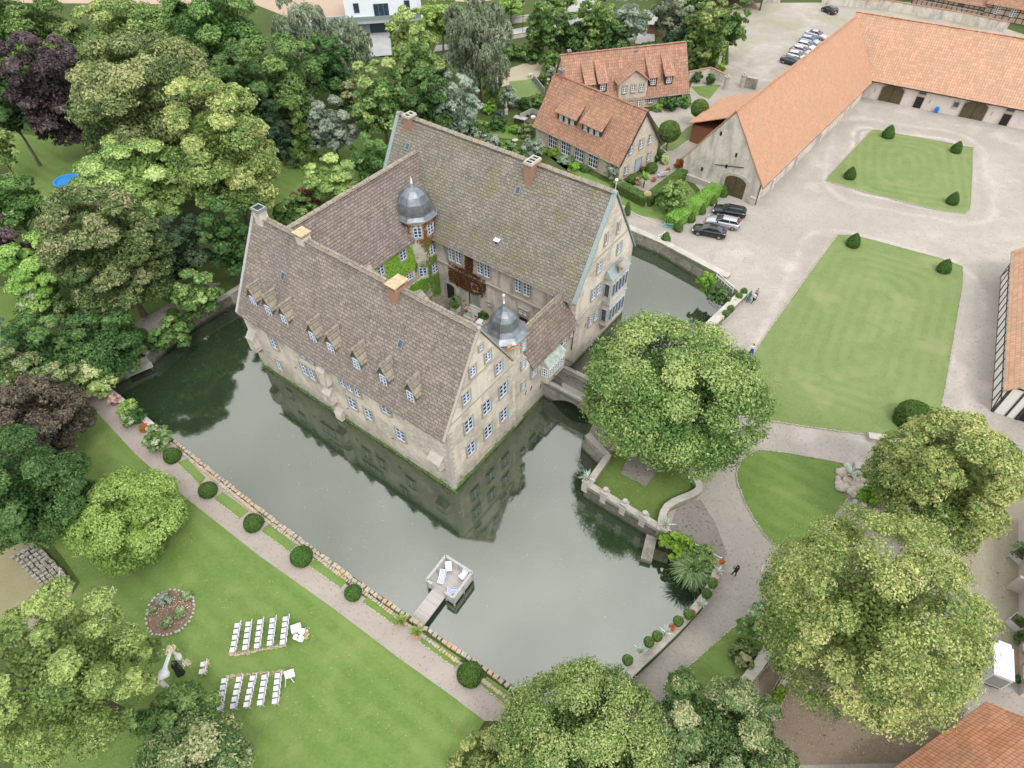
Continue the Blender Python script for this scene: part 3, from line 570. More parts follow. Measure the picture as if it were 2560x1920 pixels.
# ---- dormers along the moat front
dk = MB(); dk.poly([(.55, -.52, 9.9), (.55, .52, 9.9), (.55, .52, 11.55), (.55, 0, 12.35), (.55, -.52, 11.55)])
def dormer_mesh():
    x0 = .62; m = MB(); xe = lambda z: (z-9.08)/1.626+.08
    pr = [(-.6, 9.9), (.6, 9.9), (.6, 11.5), (0, 12.45), (-.6, 11.5)]
    a = [(x0, p, q) for p, q in pr]; b = [(max(xe(q), x0)+.25, p, q) for p, q in pr]
    m.add(a+b, [tuple(range(5)), tuple(range(5, 10))[::-1]]+[((i+1) % 5, i, 5+i, 5+(i+1) % 5) for i in range(5)])
    r = MB(); n = Vector((0, 0, 0))
    for s in (-1, 1):
        e0 = (x0-.18, s*.84, 11.12); e1 = (xe(11.12)+.3, s*.84, 11.12)
        slab(r, e0, e1, (xe(12.7)+.45, 0, 12.72), (x0-.18, 0, 12.55), .1, 0, 11)
    rc = MB(); ridge(rc, (x0-.18, 0, 12.72), (xe(12.75)+.3, 0, 12.95), .24, .4)
    f = MB(); f.ball((xe(12.9)+.3, 0, 13.05), (.30, .24, .30), 8, 5)
    return m.mesh('dormer', M['cheek']), r.mesh('dormer_roof', [M['ridge']]), rc.mesh('ridge_cap', M['ridge']), f.mesh('ridge_finial', M['winw'])
dms = dormer_mesh()
for y in (27.0, 24.55, 22.0, 17.75, 15.15, 11.6, 8.05, 4.62):
    d = link('dormer', dms[0], cas, (0, y, 0)); rf = link('dormer_roof', dms[1], d)
    me = rf.data
    link('ridge_cap', dms[2], d); link('ridge_finial', dms[3], d)
    wm, pm = winmesh(.82, 1.25, 2, 3, 'win', False); w_ = link('window', wm, d, (.58, 0, 10.75), -math.pi/2)
    pp = MB(); pp.box(-.40, .40, -.02, .01, -.6, .6); w_.data.materials.clear() if False else None
    if y == 27.0: pmesh = pp.mesh('window_pane', M['pane'])
    link('window_pane', pmesh, d, (.58, 0, 10.75), -math.pi/2)
for y, z in ((5.0, 12.2), (16.8, 14.6), (9.6, 14.9)):   # small dormers on the courtyard side
    m = MB(); xw = 10.7-(z-9.08)/1.626
    gablewall(m, xw-.4, xw+1.0, y-.7, y+.7, z-1.2, z, z+.6, 'x'); o = m.build('dormer', M['castle_court'], cas)
    q = MB(); slab(q, (xw-1.3, y-.95, z-.1), (xw+1.2, y-.95, z-.1), (xw+1.2, y, z+.7), (xw-1.3, y, z+.7), .1); slab(q, (xw+1.2, y+.95, z-.1), (xw-1.3, y+.95, z-.1), (xw-1.3, y, z+.7), (xw+1.2, y, z+.7), .1)
    q.build('dormer_roof', M['ridge'], o)
# skylights
for (x, z, y, s, nx) in ((3.08, 14.08, 23.6, 1, 1.626), (3.02, 13.98, 7.35, 1, 1.626), (25.66, 17.3, 10.8, 1, 1.606), (25.67, 17.3, 27.0, 1, 1.606), (22.53, 12.26, 11.35, 1, 1.606)):
    a = math.atan(nx); Mx = Matrix.Rotation(-a, 3, 'Y'); m = MB()
    m.obox(Vector((x, y, z))+Vector((-math.sin(a), 0, math.cos(a)))*.2, (.85, .6, .16), Mx, 0); m.obox(Vector((x, y, z))+Vector((-math.sin(a), 0, math.cos(a)))*.28, (.7, .45, .03), Mx, 1)
    m.build('skylight', [M['zinc'], M['pane']], cas)
m = MB(); m.obox((22.25, 11.35, 12.6), (.5, .7, .06), Matrix.Rotation(-.25, 3, 'Y')); m.build('skylight_hood', M['winw'], cas)
# ---- chimneys
chimney(cas, 5.3, 28.3, 17.0, 19.1, .95, 1.1, 'castle_wall', 'zinc', 1)
chimney(cas, 5.4, 22.1, 16.6, 18.45, 1.0, 1.1, 'castle_wall', 'orange', cover=True)
chimney(cas, 5.25, 9.3, 16.3, 18.5, 1.5, 1.0, 'brick', 'orange', cover=True)
chimney(cas, 27.0, 27.6, 17.6, 20.55, 1.25, .9, 'brick', 'coping', 2)
chimney(cas, 26.8, 9.9, 16.8, 20.6, 1.7, .95, 'brick', 'coping', 3)
# ---- bay window on the tall gable, two storeys
m = MB(); m.box(27.1, 30.9, -1.0, .02, 2.6, 9.6); m.add([(27.1, -1.0, 2.6), (30.9, -1.0, 2.6), (30.3, 0, 1.2), (27.7, 0, 1.2), (27.1, 0, 2.6), (30.9, 0, 2.6)], [(0, 3, 2, 1), (0, 4, 3), (1, 2, 5)])
bay = m.build('bay_window', M['castle_wall'], cas)
for z0 in (6.0, 9.6): m = MB(); m.add([(26.95, -1.15, z0), (31.05, -1.15, z0), (31.05, 0.01, z0), (26.95, 0.01, z0), (27.3, -.1, z0+.75), (30.7, -.1, z0+.75)], [(0, 1, 5, 4), (0, 4, 3), (1, 2, 5), (3, 4, 5, 2), (0, 3, 2, 1)]); m.build('bay_roof', M['verge'], bay)
m = MB(); m.box(28.4, 29.6, -1.05, -.95, 9.6, 10.7); m.lathe((29, -1.0, 10.6), [(.6, 0), (.5, .3), (.2, .5), (.1, .9), (.01, 1.1)], 8); m.build('bay_crest', M['trim'], bay)
for z in (4.2, 7.9):
    for i in range(5):
        wm, pm = winmesh(.58, 1.9, 1, 1, 'bayfr', False); w_ = link('window', wm, bay, (27.55+i*.72, -1.02, z), 0); 
    wm, pm = winmesh(.7, 1.9, 1, 1, 'bayfr', False); link('window', wm, bay, (27.08, -.5, z), -math.pi/2)
m = MB()
for z in (4.2, 7.9):
    for i in range(5): m.box(27.3+i*.72, 27.8+i*.72, -1.04, -1.0, z-.9, z+.9)
    m.box(27.06, 27.1, -.8, -.2, z-.9, z+.9)
m.build('window_pane', M['pane'], bay)
# ---- wooden oriel over the gate
m = MB(); m.box(14.95, 18.0, -.95, .02, 3.3, 5.9); m.add([(14.95, -.95, 3.3), (18.0, -.95, 3.3), (17.7, 0, 2.5), (15.25, 0, 2.5), (14.95, 0, 3.3), (18.0, 0, 3.3)], [(0, 3, 2, 1), (0, 4, 3), (1, 2, 5)])
ori = m.build('oriel', M['castle_wall'], cas)
m = MB(); m.add([(14.8, -1.12, 5.85), (18.15, -1.12, 5.85), (18.0, -.7, 6.3), (14.95, -.7, 6.3), (14.95, 0.01, 6.75), (18.0, 0.01, 6.75), (14.8, .01, 5.85), (18.15, .01, 5.85)], [(0, 1, 2, 3), (3, 2, 5, 4), (0, 3, 4, 6), (1, 7, 5, 2), (0, 6, 7, 1)])
m.build('oriel_roof', M['copper'], ori)
wm, pm = winmesh(.85, 1.2, 2, 3, 'winw', False)
for i in range(3): link('window', wm, ori, (15.5+i*.98, -.97, 4.85), 0)
wm, pm = winmesh(.75, 1.2, 3, 3, 'winw', False); link('window', wm, ori, (14.93, -.48, 4.85), -math.pi/2); link('window', wm, ori, (18.02, -.48, 4.85), math.pi/2)
m = MB()
for i in range(3): m.box(15.1+i*.98, 15.9+i*.98, -.99, -.95, 4.27, 5.43)
m.box(14.91, 14.95, -.83, -.13, 4.27, 5.43); m.build('window_pane', M['pane'], ori)
door(cas, 17.0, 0, 1.9, '-y', 1.8, 2.5, 'black', True, panel=False, name='gateway')
# ---- stair tower at the bridge corner
def dome(par, c, n, ang, prof, mat, fin, name='dome'):
    m = MB(); m.lathe(c, prof, n, 0, False, ang); o = m.build(name, M[mat], par)
    r = MB()
    for i in range(n):
        t = ang+2*math.pi*i/n
        for (r0, z0), (r1, z1) in zip(prof[:-1], prof[1:]):
            if r0 > .05: r.tube((c[0]+r0*math.cos(t), c[1]+r0*math.sin(t), c[2]+z0+.02), (c[0]+r1*math.cos(t), c[1]+r1*math.sin(t), c[2]+z1+.02), .035, n=4, caps=False)
    r.build('dome_rib', M['zinc'], o); f = MB(); f.lathe((c[0], c[1], c[2]), fin, 10); f.build('finial', M['winw'], o); return o
tc = (10.75, 1.55)
m = MB(); m.lathe((tc[0], tc[1], -.8), [(1.85, 0), (1.85, 13.7)], 8, 0, False, R(22.5)); tw = m.build('stair_tower', M['castle_wall'], cas)
dome(tw, (tc[0], tc[1], 12.95), 8, R(22.5), [(2.0, -.12), (2.3, -.1), (2.3, 0), (1.75, .38), (1.42, .85), (1.33, 1.35), (1.22, 1.8), (.9, 2.25), (.45, 2.7), (.2, 3.1), (.1, 3.4)], 'lead',
     [(.22, 2.95), (.12, 3.3), (.06, 3.6), (.04, 4.2), (.1, 4.25), (.13, 4.35), (.08, 4.45), (0.0, 4.5)])
for x, z in ((11.35, 11.55), (11.35, 9.0), (11.35, 5.85)): win(cas, x, -.17, z, '-y', .6, 1.05, 2, 3)
m = MB(); m.box(9.6, 12.0, -1.05, -.15, 12.55, 12.8) if False else m.bar((9.4, -.3, 12.7), (10.2, -.75, 12.5), .12, .1); m.ball((9.15, -.25, 13.15), (.4, .12, .25), 8, 5); m.build('gargoyle', M['terra'], tw)
# ---- courtyard tower
tc = (20.9, 22.3)
m = MB(); m.lathe((tc[0], tc[1], 1.0), [(2.25, 0), (2.25, 11.9)], 8, 0, False, R(22.5)); tw = m.build('stair_tower', M['castle_court'], cas)
dome(tw, (tc[0], tc[1], 12.85), 8, R(22.5), [(2.3, -.14), (2.65, -.12), (2.65, 0), (2.2, .35), (2.12, .9), (1.9, 1.7), (1.45, 2.4), (.85, 2.9), (.4, 3.15), (.2, 3.5), (.1, 3.7)], 'lead',
     [(.2, 3.3), (.16, 3.6), (.07, 4.0), (.03, 4.3), (0, 4.5)])
m = MB()
for i in range(8):
    t0 = R(22.5+45*i); t1 = R(22.5+45*(i+1)); m.bar((tc[0]+2.6*math.cos(t0), tc[1]+2.6*math.sin(t0), 12.8), (tc[0]+2.6*math.cos(t1), tc[1]+2.6*math.sin(t1), 12.8), .16, .14)
m.build('eaves_trim', M['verge'], tw)
for k, z in ((-90, 11.3), (-135, 11.3), (-180, 11.3), (-90, 8.4), (-135, 5.6), (-90, 5.6)):
    a = R(k); win(cas, tc[0]+2.08*math.cos(a), tc[1]+2.08*math.sin(a), z, a+math.pi/2, .95, 1.35, 2, 3, 'win', False)
# lamp finial on the tall gable
m = MB(); m.tube((27.27, .1, 19.9), (27.27, .1, 21.3), .03, n=6); m.ball((27.27, .1, 21.45), .17, 8, 6); m.build('gable_ball', M['winw'], cas)
m = MB(); m.ball((5.35, .05, 18.15), (.22, .2, .2), 8, 6); m.tube((5.35, 0.05, 17.8), (5.35, .05, 18.1), .1, n=6); m.build('gable_ball', M['trim'], cas)
# ================================================================ ground, water, paths
moat = [cw(-13.2, 41), cw(-13.2, 26), cw(-13.2, 13.1), cw(-12.7, 0), cw(-11.9, -12.7), cw(-11.6, -16.6), Vector((3.5, 14.6, 0)), Vector((7.0, 16.0, 0)), Vector((10.2, 18.4, 0)),
        Vector((12.9, 20.6, 0)), Vector((15.1, 22.6, 0)), Vector((16.7, 24.5, 0)), Vector((17.9, 26.6, 0)), Vector((13.6, 29.4, 0)), Vector((6.9, 34.6, 0)), Vector((9.2, 37.9, 0)), Vector((7.2, 40.6, 0)), Vector((9.0, 44.6, 0)),
        Vector((15.5, 48.8, 0)), Vector((23.1, 56.9, 0)), Vector((29.0, 63.2, 0)), Vector((26.6, 66.8, 0)), cw(46.8, 2.1), cw(47.1, 7.3), cw(46.9, 30), cw(44, 41.5), cw(4.7, 41.2), cw(-1.5, 41.6), cw(-7.9, 40.2)]
moat2 = [(p.x, p.y) for p in moat]
def ring(big, hole, z):
    loops = [[Vector((p[0], p[1], 0)) for p in big], [Vector((p[0], p[1], 0)) for p in hole]]
    flat = [p for l in loops for p in l]; m = MB()
    for t in geometry.tessellate_polygon(loops):
        a, b, c = [flat[i] for i in t]
        if (b-a).cross(c-a).z < 0: t = t[::-1]
        m.add([(flat[i].x, flat[i].y, z) for i in t], [(0, 1, 2)])
    n = len(hole)
    for i in range(n):
        a, b = hole[i], hole[(i+1) % n]; m.add([(a[0], a[1], z), (b[0], b[1], z), (b[0], b[1], -1), (a[0], a[1], -1)], [(0, 1, 2, 3)], 1)
    return m
g_ = ring([(-600, -60), (600, -60), (600, 900), (-600, 900)], moat2, G).build('ground', [M['grass'], M['moat_stone']]); g_['kind'] = 'structure'
m = MB(); m.poly([(-80, 0, 0), (90, 0, 0), (90, 120, 0), (-80, 120, 0)]); w_ = m.build('water', M['water']); w_['kind'] = 'structure'
def pxs(l, z=G): return [at(x, y, z) for x, y in l]
GX = [Vector((3.4, 13.9, 0)), Vector((7.3, 15.4, 0)), Vector((10.7, 17.9, 0)), Vector((13.4, 20.1, 0)), Vector((15.7, 22.2, 0)), Vector((17.3, 24.3, 0)), Vector((18.4, 26.4, 0)), Vector((13.7, 30.0, 0)), Vector((14.5, 33.6, 0)), Vector((9.6, 38.3, 0)), Vector((7.6, 40.6, 0)), Vector((9.3, 44.3, 0)), Vector((16.0, 48.6, 0)), Vector((23.5, 56.7, 0)),
      Vector((29.4, 63.2, 0)), Vector((27.0, 67.2, 0)), cw(47.2, 2.1), cw(47.5, 7.3)]
gr = [Vector((p.x, p.y, 0)) for p in GX]+pxs([(1566, 528), (1690, 590), (1700, 560), (1772, 500), (1725, 440), (1688, 372), (1637, 288), (1745, 262), (1740, 238), (1760, 190), (1840, 175), (1845, 40), (1870, 22), (2330, 30), (2560, 110), (2700, 160)])+[Vector((150, 100, 0)), Vector((120, 20, 0)), Vector((80, 2, 0)), Vector((3, 2, 0))]
sheet('courtyard_gravel', [(p.x, p.y) for p in gr], G+.03, M['gravel'])
sheet('moat_lane', [cw(47.3, -2), cw(47.6, 42), cw(51.0, 42), cw(51.0, 16)]+pxs([(1600, 480), (1690, 560)]), G+.06, M['gravel'])
PL = [(166, 906), (231, 995), (336, 1114), (436, 1207), (640, 1376), (821, 1511), (976, 1635), (1095, 1724), (1192, 1801), (1300, 1800)]
lp = [(p.x, p.y) for p in pxs(PL)]+[tuple(cw(-12.4, -17)[:2]), tuple(cw(-13.6, 0)[:2]), tuple(cw(-13.7, 13)[:2]), tuple(cw(-13.9, 39)[:2])]+[tuple(p[:2]) for p in pxs([(250, 880), (200, 870)])]
sheet('garden_path', lp, G+.04, M['gravel_pink'])
sheet('bank_path', pxs([(150, 790), (175, 765), (240, 748), (252, 775), (200, 800), (165, 812)]), G+.05, M['gravel_dark'])
sheet('bank_path', pxs([(310, 812), (350, 780), (440, 735), (520, 690), (560, 690), (470, 760), (420, 790), (340, 850)]), G+.05, M['gravel_dark'])
LG = [Vector((-75, 70, 0))]+pxs([(166, 906), (231, 995), (336, 1114), (436, 1207), (640, 1376), (821, 1511), (976, 1635), (1095, 1724), (1192, 1801), (1100, 1930), (0, 1930)])+pxs([(100, 1560), (190, 1430), (150, 1370), (90, 1290), (0, 1150)])
sheet('garden_lawn', LG, G+.05, M['lawn'])
sheet('garden_lawn', pxs([(-40, 800), (60, 760), (35, 690), (-40, 680)]), G+.09, M['lawn_deep'])
sheet('garden_lawn', pxs([(30, 300), (220, 330), (260, 420), (130, 520), (40, 480)]), G+.05, M['lawn'])
sheet('garden_lawn', pxs([(660, 400), (760, 330), (930, 340), (1000, 420), (760, 580), (640, 560)]), G+.05, M['lawn'])
sheet('garden_lawn', pxs([(250, 790), (400, 720), (430, 740), (300, 830)]), G+.045, M['lawn_deep'])
sheet('pond', pxs([(-120, 1620), (150, 1560), (172, 1440), (130, 1380), (70, 1320), (-60, 1290)]), G+.06, M['algae'])
sheet('pond', pxs([(1250, 185), (1330, 160), (1430, 150), (1440, 180), (1360, 195), (1260, 220)]), G+.06, M['algae_pale'])
sheet('field', [(-260, 185), (-60, 172), (-38, 152), (-30, 178), (-8, 172), (40, 190), (60, 420), (-400, 420), (-420, 200)], G+.05, M['field'])
sheet('field', [(70, 188), (135, 171), (400, 60), (500, 300), (90, 330)], G+.05, M['grass'])
L1 = [(2202, 347), (2252, 357), (2433, 395), (2445, 409), (2437, 540), (2428, 556), (2410, 561), (2306, 540), (2096, 479), (2080, 467), (2092, 450), (2182, 359)]
L2 = [(2088, 626), (2110, 609), (2150, 612), (2248, 640), (2383, 682), (2414, 713), (2387, 871), (2348, 1060), (2330, 1095), (2260, 1107), (2151, 1107), (1920, 1068), (1860, 1050), (1845, 1000), (1870, 930), (1920, 848)]
L3 = [(1920, 1143), (2090, 1176), (2150, 1200), (2110, 1270), (2020, 1370), (1925, 1378), (1859, 1280), (1848, 1250), (1835, 1211), (1843, 1176), (1870, 1149)]
L4 = [(1640, 1735), (1689, 1689), (1762, 1627), (1859, 1550), (1905, 1527), (1990, 1500), (1990, 1600), (1900, 1680), (1830, 1760), (1760, 1800)]
edging = []
for nm, pl, mt in (('far_lawn', L1, 'lawn_far'), ('near_lawn', L2, 'lawn_far'), ('round_lawn', L3, 'lawn'), ('lawn', L4, 'lawn')):
    q = [(p.x, p.y) for p in pxs(pl)]; q = [(v.x, v.y) for v in smoothpts(q, True, 4)]; sheet('lawn', q, G+.07, M[mt]); edging.append(q)
HL = [[(1563, 520), (1600, 545), (1680, 563), (1700, 565), (1770, 520), (1720, 455), (1700, 470), (1623, 505), (1560, 470)], [(1455, 375), (1300, 330), (1375, 385), (1560, 480), (1570, 500), (1430, 430)], [(1665, 380), (1740, 325), (1778, 318), (1770, 340), (1700, 388), (1680, 392)],
      [(1290, 205), (1345, 200), (1380, 235), (1300, 252)], [(1180, 290), (1340, 330), (1330, 355), (1170, 330)], [(1745, 228), (1820, 225), (1790, 260), (1765, 250)]]
for l in HL: sheet('lawn', [(p.x, p.y) for p in pxs(l)], G+.07, M['lawn_far' if l[0][0] in (1290, 1665) else 'lawn'])
sheet('garden_gravel', pxs([(1592, 476), (1606, 500), (1625, 508), (1712, 452), (1722, 428), (1700, 388), (1672, 394), (1650, 425)]), G+.09, M['gravel'])
sheet('driveway', pxs([(946, 75), (995, 72), (1000, 130), (1100, 135), (1110, 110), (1280, 95), (1360, 75), (1360, 90), (1110, 125), (940, 135)]), G+.07, M['asphalt'])
sheet('road', pxs([(1250, 100), (1480, 60), (1500, 30), (1520, 0), (1480, 0), (1400, 30), (1400, 60), (1250, 82)]), G+.08, M['asphalt'])
sheet('dirt_verge', pxs([(2420, 1290), (2560, 1260), (2560, 1720), (2420, 1700), (2350, 1500)]), G+.05, M['dirt_grass'])
sheet('dirt_yard', pxs([(1880, 1700), (2000, 1620), (2300, 1750), (2400, 1800), (2300, 1930), (1850, 1930), (1880, 1800)]), G+.06, M['earth'])
sheet('gravel_bed', pxs([(1690, 1262), (1745, 1262), (1780, 1320), (1808, 1400), (1795, 1415), (1735, 1378), (1660, 1345)]), G+.055, M['gravel_dark'])
def edge_stones(pts, label, z=G+.02, s=.22, closed=True, mat='coping', seed=0, h=.16, cat='edging', name='stone_edging', gap=1.0):
    m = MB(); r = random.Random(seed); n = len(pts)
    for i in range(n if closed else n-1):
        a = Vector(pts[i][:2]); b = Vector(pts[(i+1) % n][:2]); L = (b-a).length; k = max(1, int(L/(s*1.15*gap))); an = math.atan2(b.y-a.y, b.x-a.x)
        for j in range(k):
            c = a.lerp(b, (j+.5)/k); m.obox((c.x+r.uniform(-.04, .04), c.y+r.uniform(-.04, .04), z+r.uniform(0, .05)), (s*r.uniform(.7, 1.15), s*r.uniform(.6, 1), h), an+r.uniform(-.3, .3))
    return tag(m.build(name, M[mat]), label, cat)
for q, l in zip(edging, ('row of small edging stones round the far courtyard lawn', 'row of small edging stones round the large courtyard lawn', 'edging stones round the lawn beside the heap of boulders', 'edging stones along the grass strip by the curving drive')): edge_stones(q, l, s=.17, mat='trim')
edge_stones([(p.x, p.y) for p in pxs([(1563, 520), (1600, 545), (1630, 560), (1670, 575)])], 'pale edging stones between the hedged garden and the moat lane', closed=False, s=.3)
edge_stones([(p.x, p.y) for p in pxs([(1665, 380), (1740, 325), (1778, 318), (1770, 340), (1700, 388), (1680, 392)])], 'edging stones round the small lawn with two ball-headed trees', s=.3)
for i, l in enumerate([[(463, 1128), (438, 1138), (494, 1195), (509, 1176)], [(551, 1213), (528, 1230), (591, 1281), (615, 1262)], [(665, 1296), (642, 1314), (713, 1366), (730, 1350)], [(780, 1384), (761, 1404), (839, 1461), (858, 1442)], [(910, 1478), (893, 1498), (972, 1557), (988, 1534)], [(1046, 1580), (1032, 1600), (1119, 1667), (1138, 1645)], [(1200, 1690), (1182, 1713), (1238, 1757), (1262, 1735)]]):
    q = [(p.x, p.y) for p in pxs(l)]; sheet('lawn', q, G+.07, M['lawn'])
    edge_stones(q[1:3], 'thin stone edging of the %s grass strip, counted from the flower shrubs' % ('first', 'second', 'third', 'fourth', 'fifth', 'sixth', 'seventh')[i], closed=False, s=.15, seed=i, h=.1, mat='trim')
# ================================================================ moat walls, terrace, bridge
def wallrun(name, label, pts, z0, z1, th, mat='moat_stone', cap='coping', capt=.12, side=1, cat='wall', over=.05):
    m = MB(); pts = [Vector(p[:2]) for p in pts]; n = len(pts); off = []
    for i in range(n):
        d = (pts[min(i+1, n-1)]-pts[max(i-1, 0)]).normalized(); off.append(Vector((-d.y, d.x))*side)
    for i in range(n-1):
        a, b, c, d = pts[i], pts[i+1], pts[i+1]+off[i+1]*th, pts[i]+off[i]*th
        q = [a, b, c, d]; m.add([(p.x, p.y, z0) for p in q]+[(p.x, p.y, z1) for p in q], [(0, 1, 5, 4), (2, 3, 7, 6), (3, 0, 4, 7), (1, 2, 6, 5), (4, 5, 6, 7), (0, 3, 2, 1)], 0)
    o = tag(m.build(name, M[mat]), label, cat); c = MB()
    for i in range(n-1):
        q = [pts[i]-off[i]*over, pts[i+1]-off[i+1]*over, pts[i+1]+off[i+1]*(th+over), pts[i]+off[i]*(th+over)]
        c.add([(p.x, p.y, z1+.002) for p in q]+[(p.x, p.y, z1+capt) for p in q], [(0, 1, 5, 4), (2, 3, 7, 6), (3, 0, 4, 7), (1, 2, 6, 5), (4, 5, 6, 7)], 0)
    c.build('coping', M[cap], o); return o
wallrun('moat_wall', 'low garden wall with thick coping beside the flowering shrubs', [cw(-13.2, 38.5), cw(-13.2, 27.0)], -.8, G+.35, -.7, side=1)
wl = edge_stones([cw(-13.35, 26.5), cw(-13.35, 13), cw(-12.95, 0), cw(-12.1, -12.7), cw(-11.9, -16.4)], 'uneven rubble kerb with orange lichen between garden path and moat', z=G+.02, s=.42, closed=False, mat='rough_stone', h=.42, seed=8, name='rubble_kerb', cat='wall')
wl2 = MB(); r = random.Random(5)
for i in range(150):
    u = 26.5-i*.285; v = -13.72+(13-u)*.0345*(1 if u < 13 else 0); p = cw(v+.0, u, G+.02); wl2.obox(p, (.3*r.uniform(.7, 1.3), .28*r.uniform(.6, 1.2), .3*r.uniform(.6, 1)), CANG+r.uniform(-.4, .4))
wl2.build('kerb_stones', M['rough_stone'], wl)
wallrun('moat_wall', 'long dark retaining wall of the moat below the parked cars', [Vector((28.0, 66.2, 0)), cw(46.8, 2.1), cw(47.0, 7.3), cw(46.9, 40)], -.8, G+.3, .9, side=-1)
wallrun('moat_wall', 'broad pale parapet beside the boxed plants and the moat', [Vector((15.5, 48.8, 0)), Vector((23.1, 56.9, 0)), Vector((29.2, 63.4, 0))], -.8, G+.75, 1.0, side=-1)
wallrun('moat_wall', 'curved low wall carrying potted plants along the gravel drive', smoothpts([(p.x, p.y) for p in moat[6:13]], False, 4), -.8, G+.75, .55, side=-1, mat='moat_stone')
wallrun('moat_wall', 'overgrown bank wall at the shady end of the moat', [cw(-7.9, 40.2), cw(-1.5, 41.6), cw(4.7, 41.2), cw(20, 41.4)], -.8, G+.2, .6, side=1)
# terrace
TA, TB, TC = Vector((6.9, 34.6, 0)), Vector((13.6, 29.4, 0)), Vector((9.2, 37.9, 0))
ter = thing('terrace', 'stone-walled terrace with scalloped parapet jutting into the moat under the lime tree', 'terrace', (0, 0, 0))
def sub(fn, *a, **k):
    o = fn(*a, **k); o.parent = ter
    for q in ('category', 'label'):
        if q in o: del o[q]
    return o
m = MB(); rt_ = pxs([(1666, 1280), (1739, 1246), (1747, 1219), (1716, 1168), (1690, 1120)], G+.75)
for a, b in ((TA, TC),): pass
d = (TB-TA).normalized(); nrm = Vector((-d.y, d.x, 0)); L = (TB-TA).length; n = 48
sub(wallrun, 'parapet', 'x', [TB, TA], -.8, G+.55, .55, side=-1)
for k in range(4):          # scalloped dips between the piers
    a = TA+d*(L*(k+.06)/4); b = TA+d*(L*(k+.94)/4); c = MB()
    for i in range(8):
        t0, t1 = i/8, (i+1)/8; h0 = .3*(2*t0-1)**2; h1 = .3*(2*t1-1)**2; p = a.lerp(b, t0); q = a.lerp(b, t1)
        f = [p, q, q+nrm*.5, p+nrm*.5]; z = G+.66; c.add([(v.x, v.y, z) for v in f]+[(v.x, v.y, z+h+.05) for v, h in zip(f, (h0, h1, h1, h0))], [(0, 1, 5, 4), (2, 3, 7, 6), (3, 0, 4, 7), (1, 2, 6, 5), (4, 5, 6, 7)])
    c.build('scalloped_coping', M['coping'], ter)
for k in range(5):
    p = TA+d*(L*k/4)+nrm*.28; c = MB(); c.obox((p.x, p.y, G+.2), (.62, .62, 1.6), math.atan2(d.y, d.x)); c.obox((p.x, p.y, G+1.05), (.70, .70, .1), math.atan2(d.y, d.x)); c.build('pier', M['coping'], ter)
sub(wallrun, 'parapet', 'x', [TA, TC, Vector((7.4, 40.4, 0))], -.8, G+.75, .6, side=-1)
sub(wallrun, 'parapet', 'x', smoothpts([(TB.x, TB.y)]+[(p.x, p.y) for p in rt_], False, 4), G-.2, G+.75, .55, side=1)
sheet('terrace_lawn', [(TA.x, TA.y), (TB.x, TB.y)]+[(p.x, p.y) for p in rt_]+[(13, 42), (TC.x, TC.y)], G+.09, M['lawn_deep'])
sheet('gravel_bed', pxs([(1546, 1192), (1608, 1226), (1655, 1161), (1617, 1145), (1590, 1130), (1560, 1160)]), G+.12, M['gravel_dark'])
# bridge
br = thing('stone_bridge', 'arched stone bridge crossing the moat to the castle gate', 'bridge', CO, CANG)
m = MB(); y0, y1 = -11.5, .0; vs = []
def arch_side(x):
    top = [(x, y1, 2.35), (x, y0, 2.35)]; bot = [(x, y0, -.8), (x, y0+4.2, -.8)]; ar = [(x, y0+4.2+(y1-.7-y0-4.2)*i/12, -.2+1.7*math.sin(math.pi*i/12)) for i in range(13)]
    return top, bot, ar
for x, s in ((15.6, 1), (18.9, -1)):
    ar = [(y0+4.6+(y1-.8-y0-4.6)*i/12, -.3+1.75*math.sin(math.pi*i/12)) for i in range(13)]
    for i in range(12): m.add([(x, ar[i][0], ar[i][1]), (x, ar[i+1][0], ar[i+1][1]), (x, ar[i+1][0], 2.3), (x, ar[i][0], 2.3)], [(0, 1, 2, 3) if s < 0 else (3, 2, 1, 0)])
    m.add([(x, y0, -.8), (x, ar[0][0], -.8), (x, ar[0][0], 2.3), (x, y0, 2.3)], [(3, 2, 1, 0)]); m.add([(x, ar[-1][0], -.8), (x, y1, -.8), (x, y1, 2.3), (x, ar[-1][0], 2.3)], [(3, 2, 1, 0)])
for i in range(12): m.add([(15.6, *ar[i]), (18.9, *ar[i]), (18.9, *ar[i+1]), (15.6, *ar[i+1])], [(0, 1, 2, 3)])
m.add([(15.6, y0, 1.9), (18.9, y0, 1.9), (18.9, y1, 1.9), (15.6, y1, 1.9)], [(0, 1, 2, 3)], 1)
m.build('bridge_body', [M['moat_stone'], M['gravel_dark']], br)
for x in (15.6, 18.55):
    c = MB(); c.box(x, x+.38, y0, y1-.05, 1.9, 2.55); c.box(x-.06, x+.44, y0, y1-.05, 2.55, 2.7); c.build('parapet', M['coping'], br)
for x in (15.9, 18.7):
    c = MB()
    for i in range(12): c.tube((x, -.25-i*.17, 2.7), (x, -.25-i*.17, 4.1), .022, n=5)
    for z in (3.0, 3.8): c.bar((x, -.2, z), (x, -2.2, z), .04)
    c.build('iron_grille', M['iron'], br)
c = MB(); c.box(16.6, 17.1, y0, y1-1.5, 1.9, 2.0); c.build('stone_strip', M['coping'], br)
# ================================================================ the other buildings
def winrow(par, y, z, xs, w, h, c=2, r=3, nrm='-y', **k):
    for x in xs: win(par, x, y, z, nrm, w, h, c, r, **k)
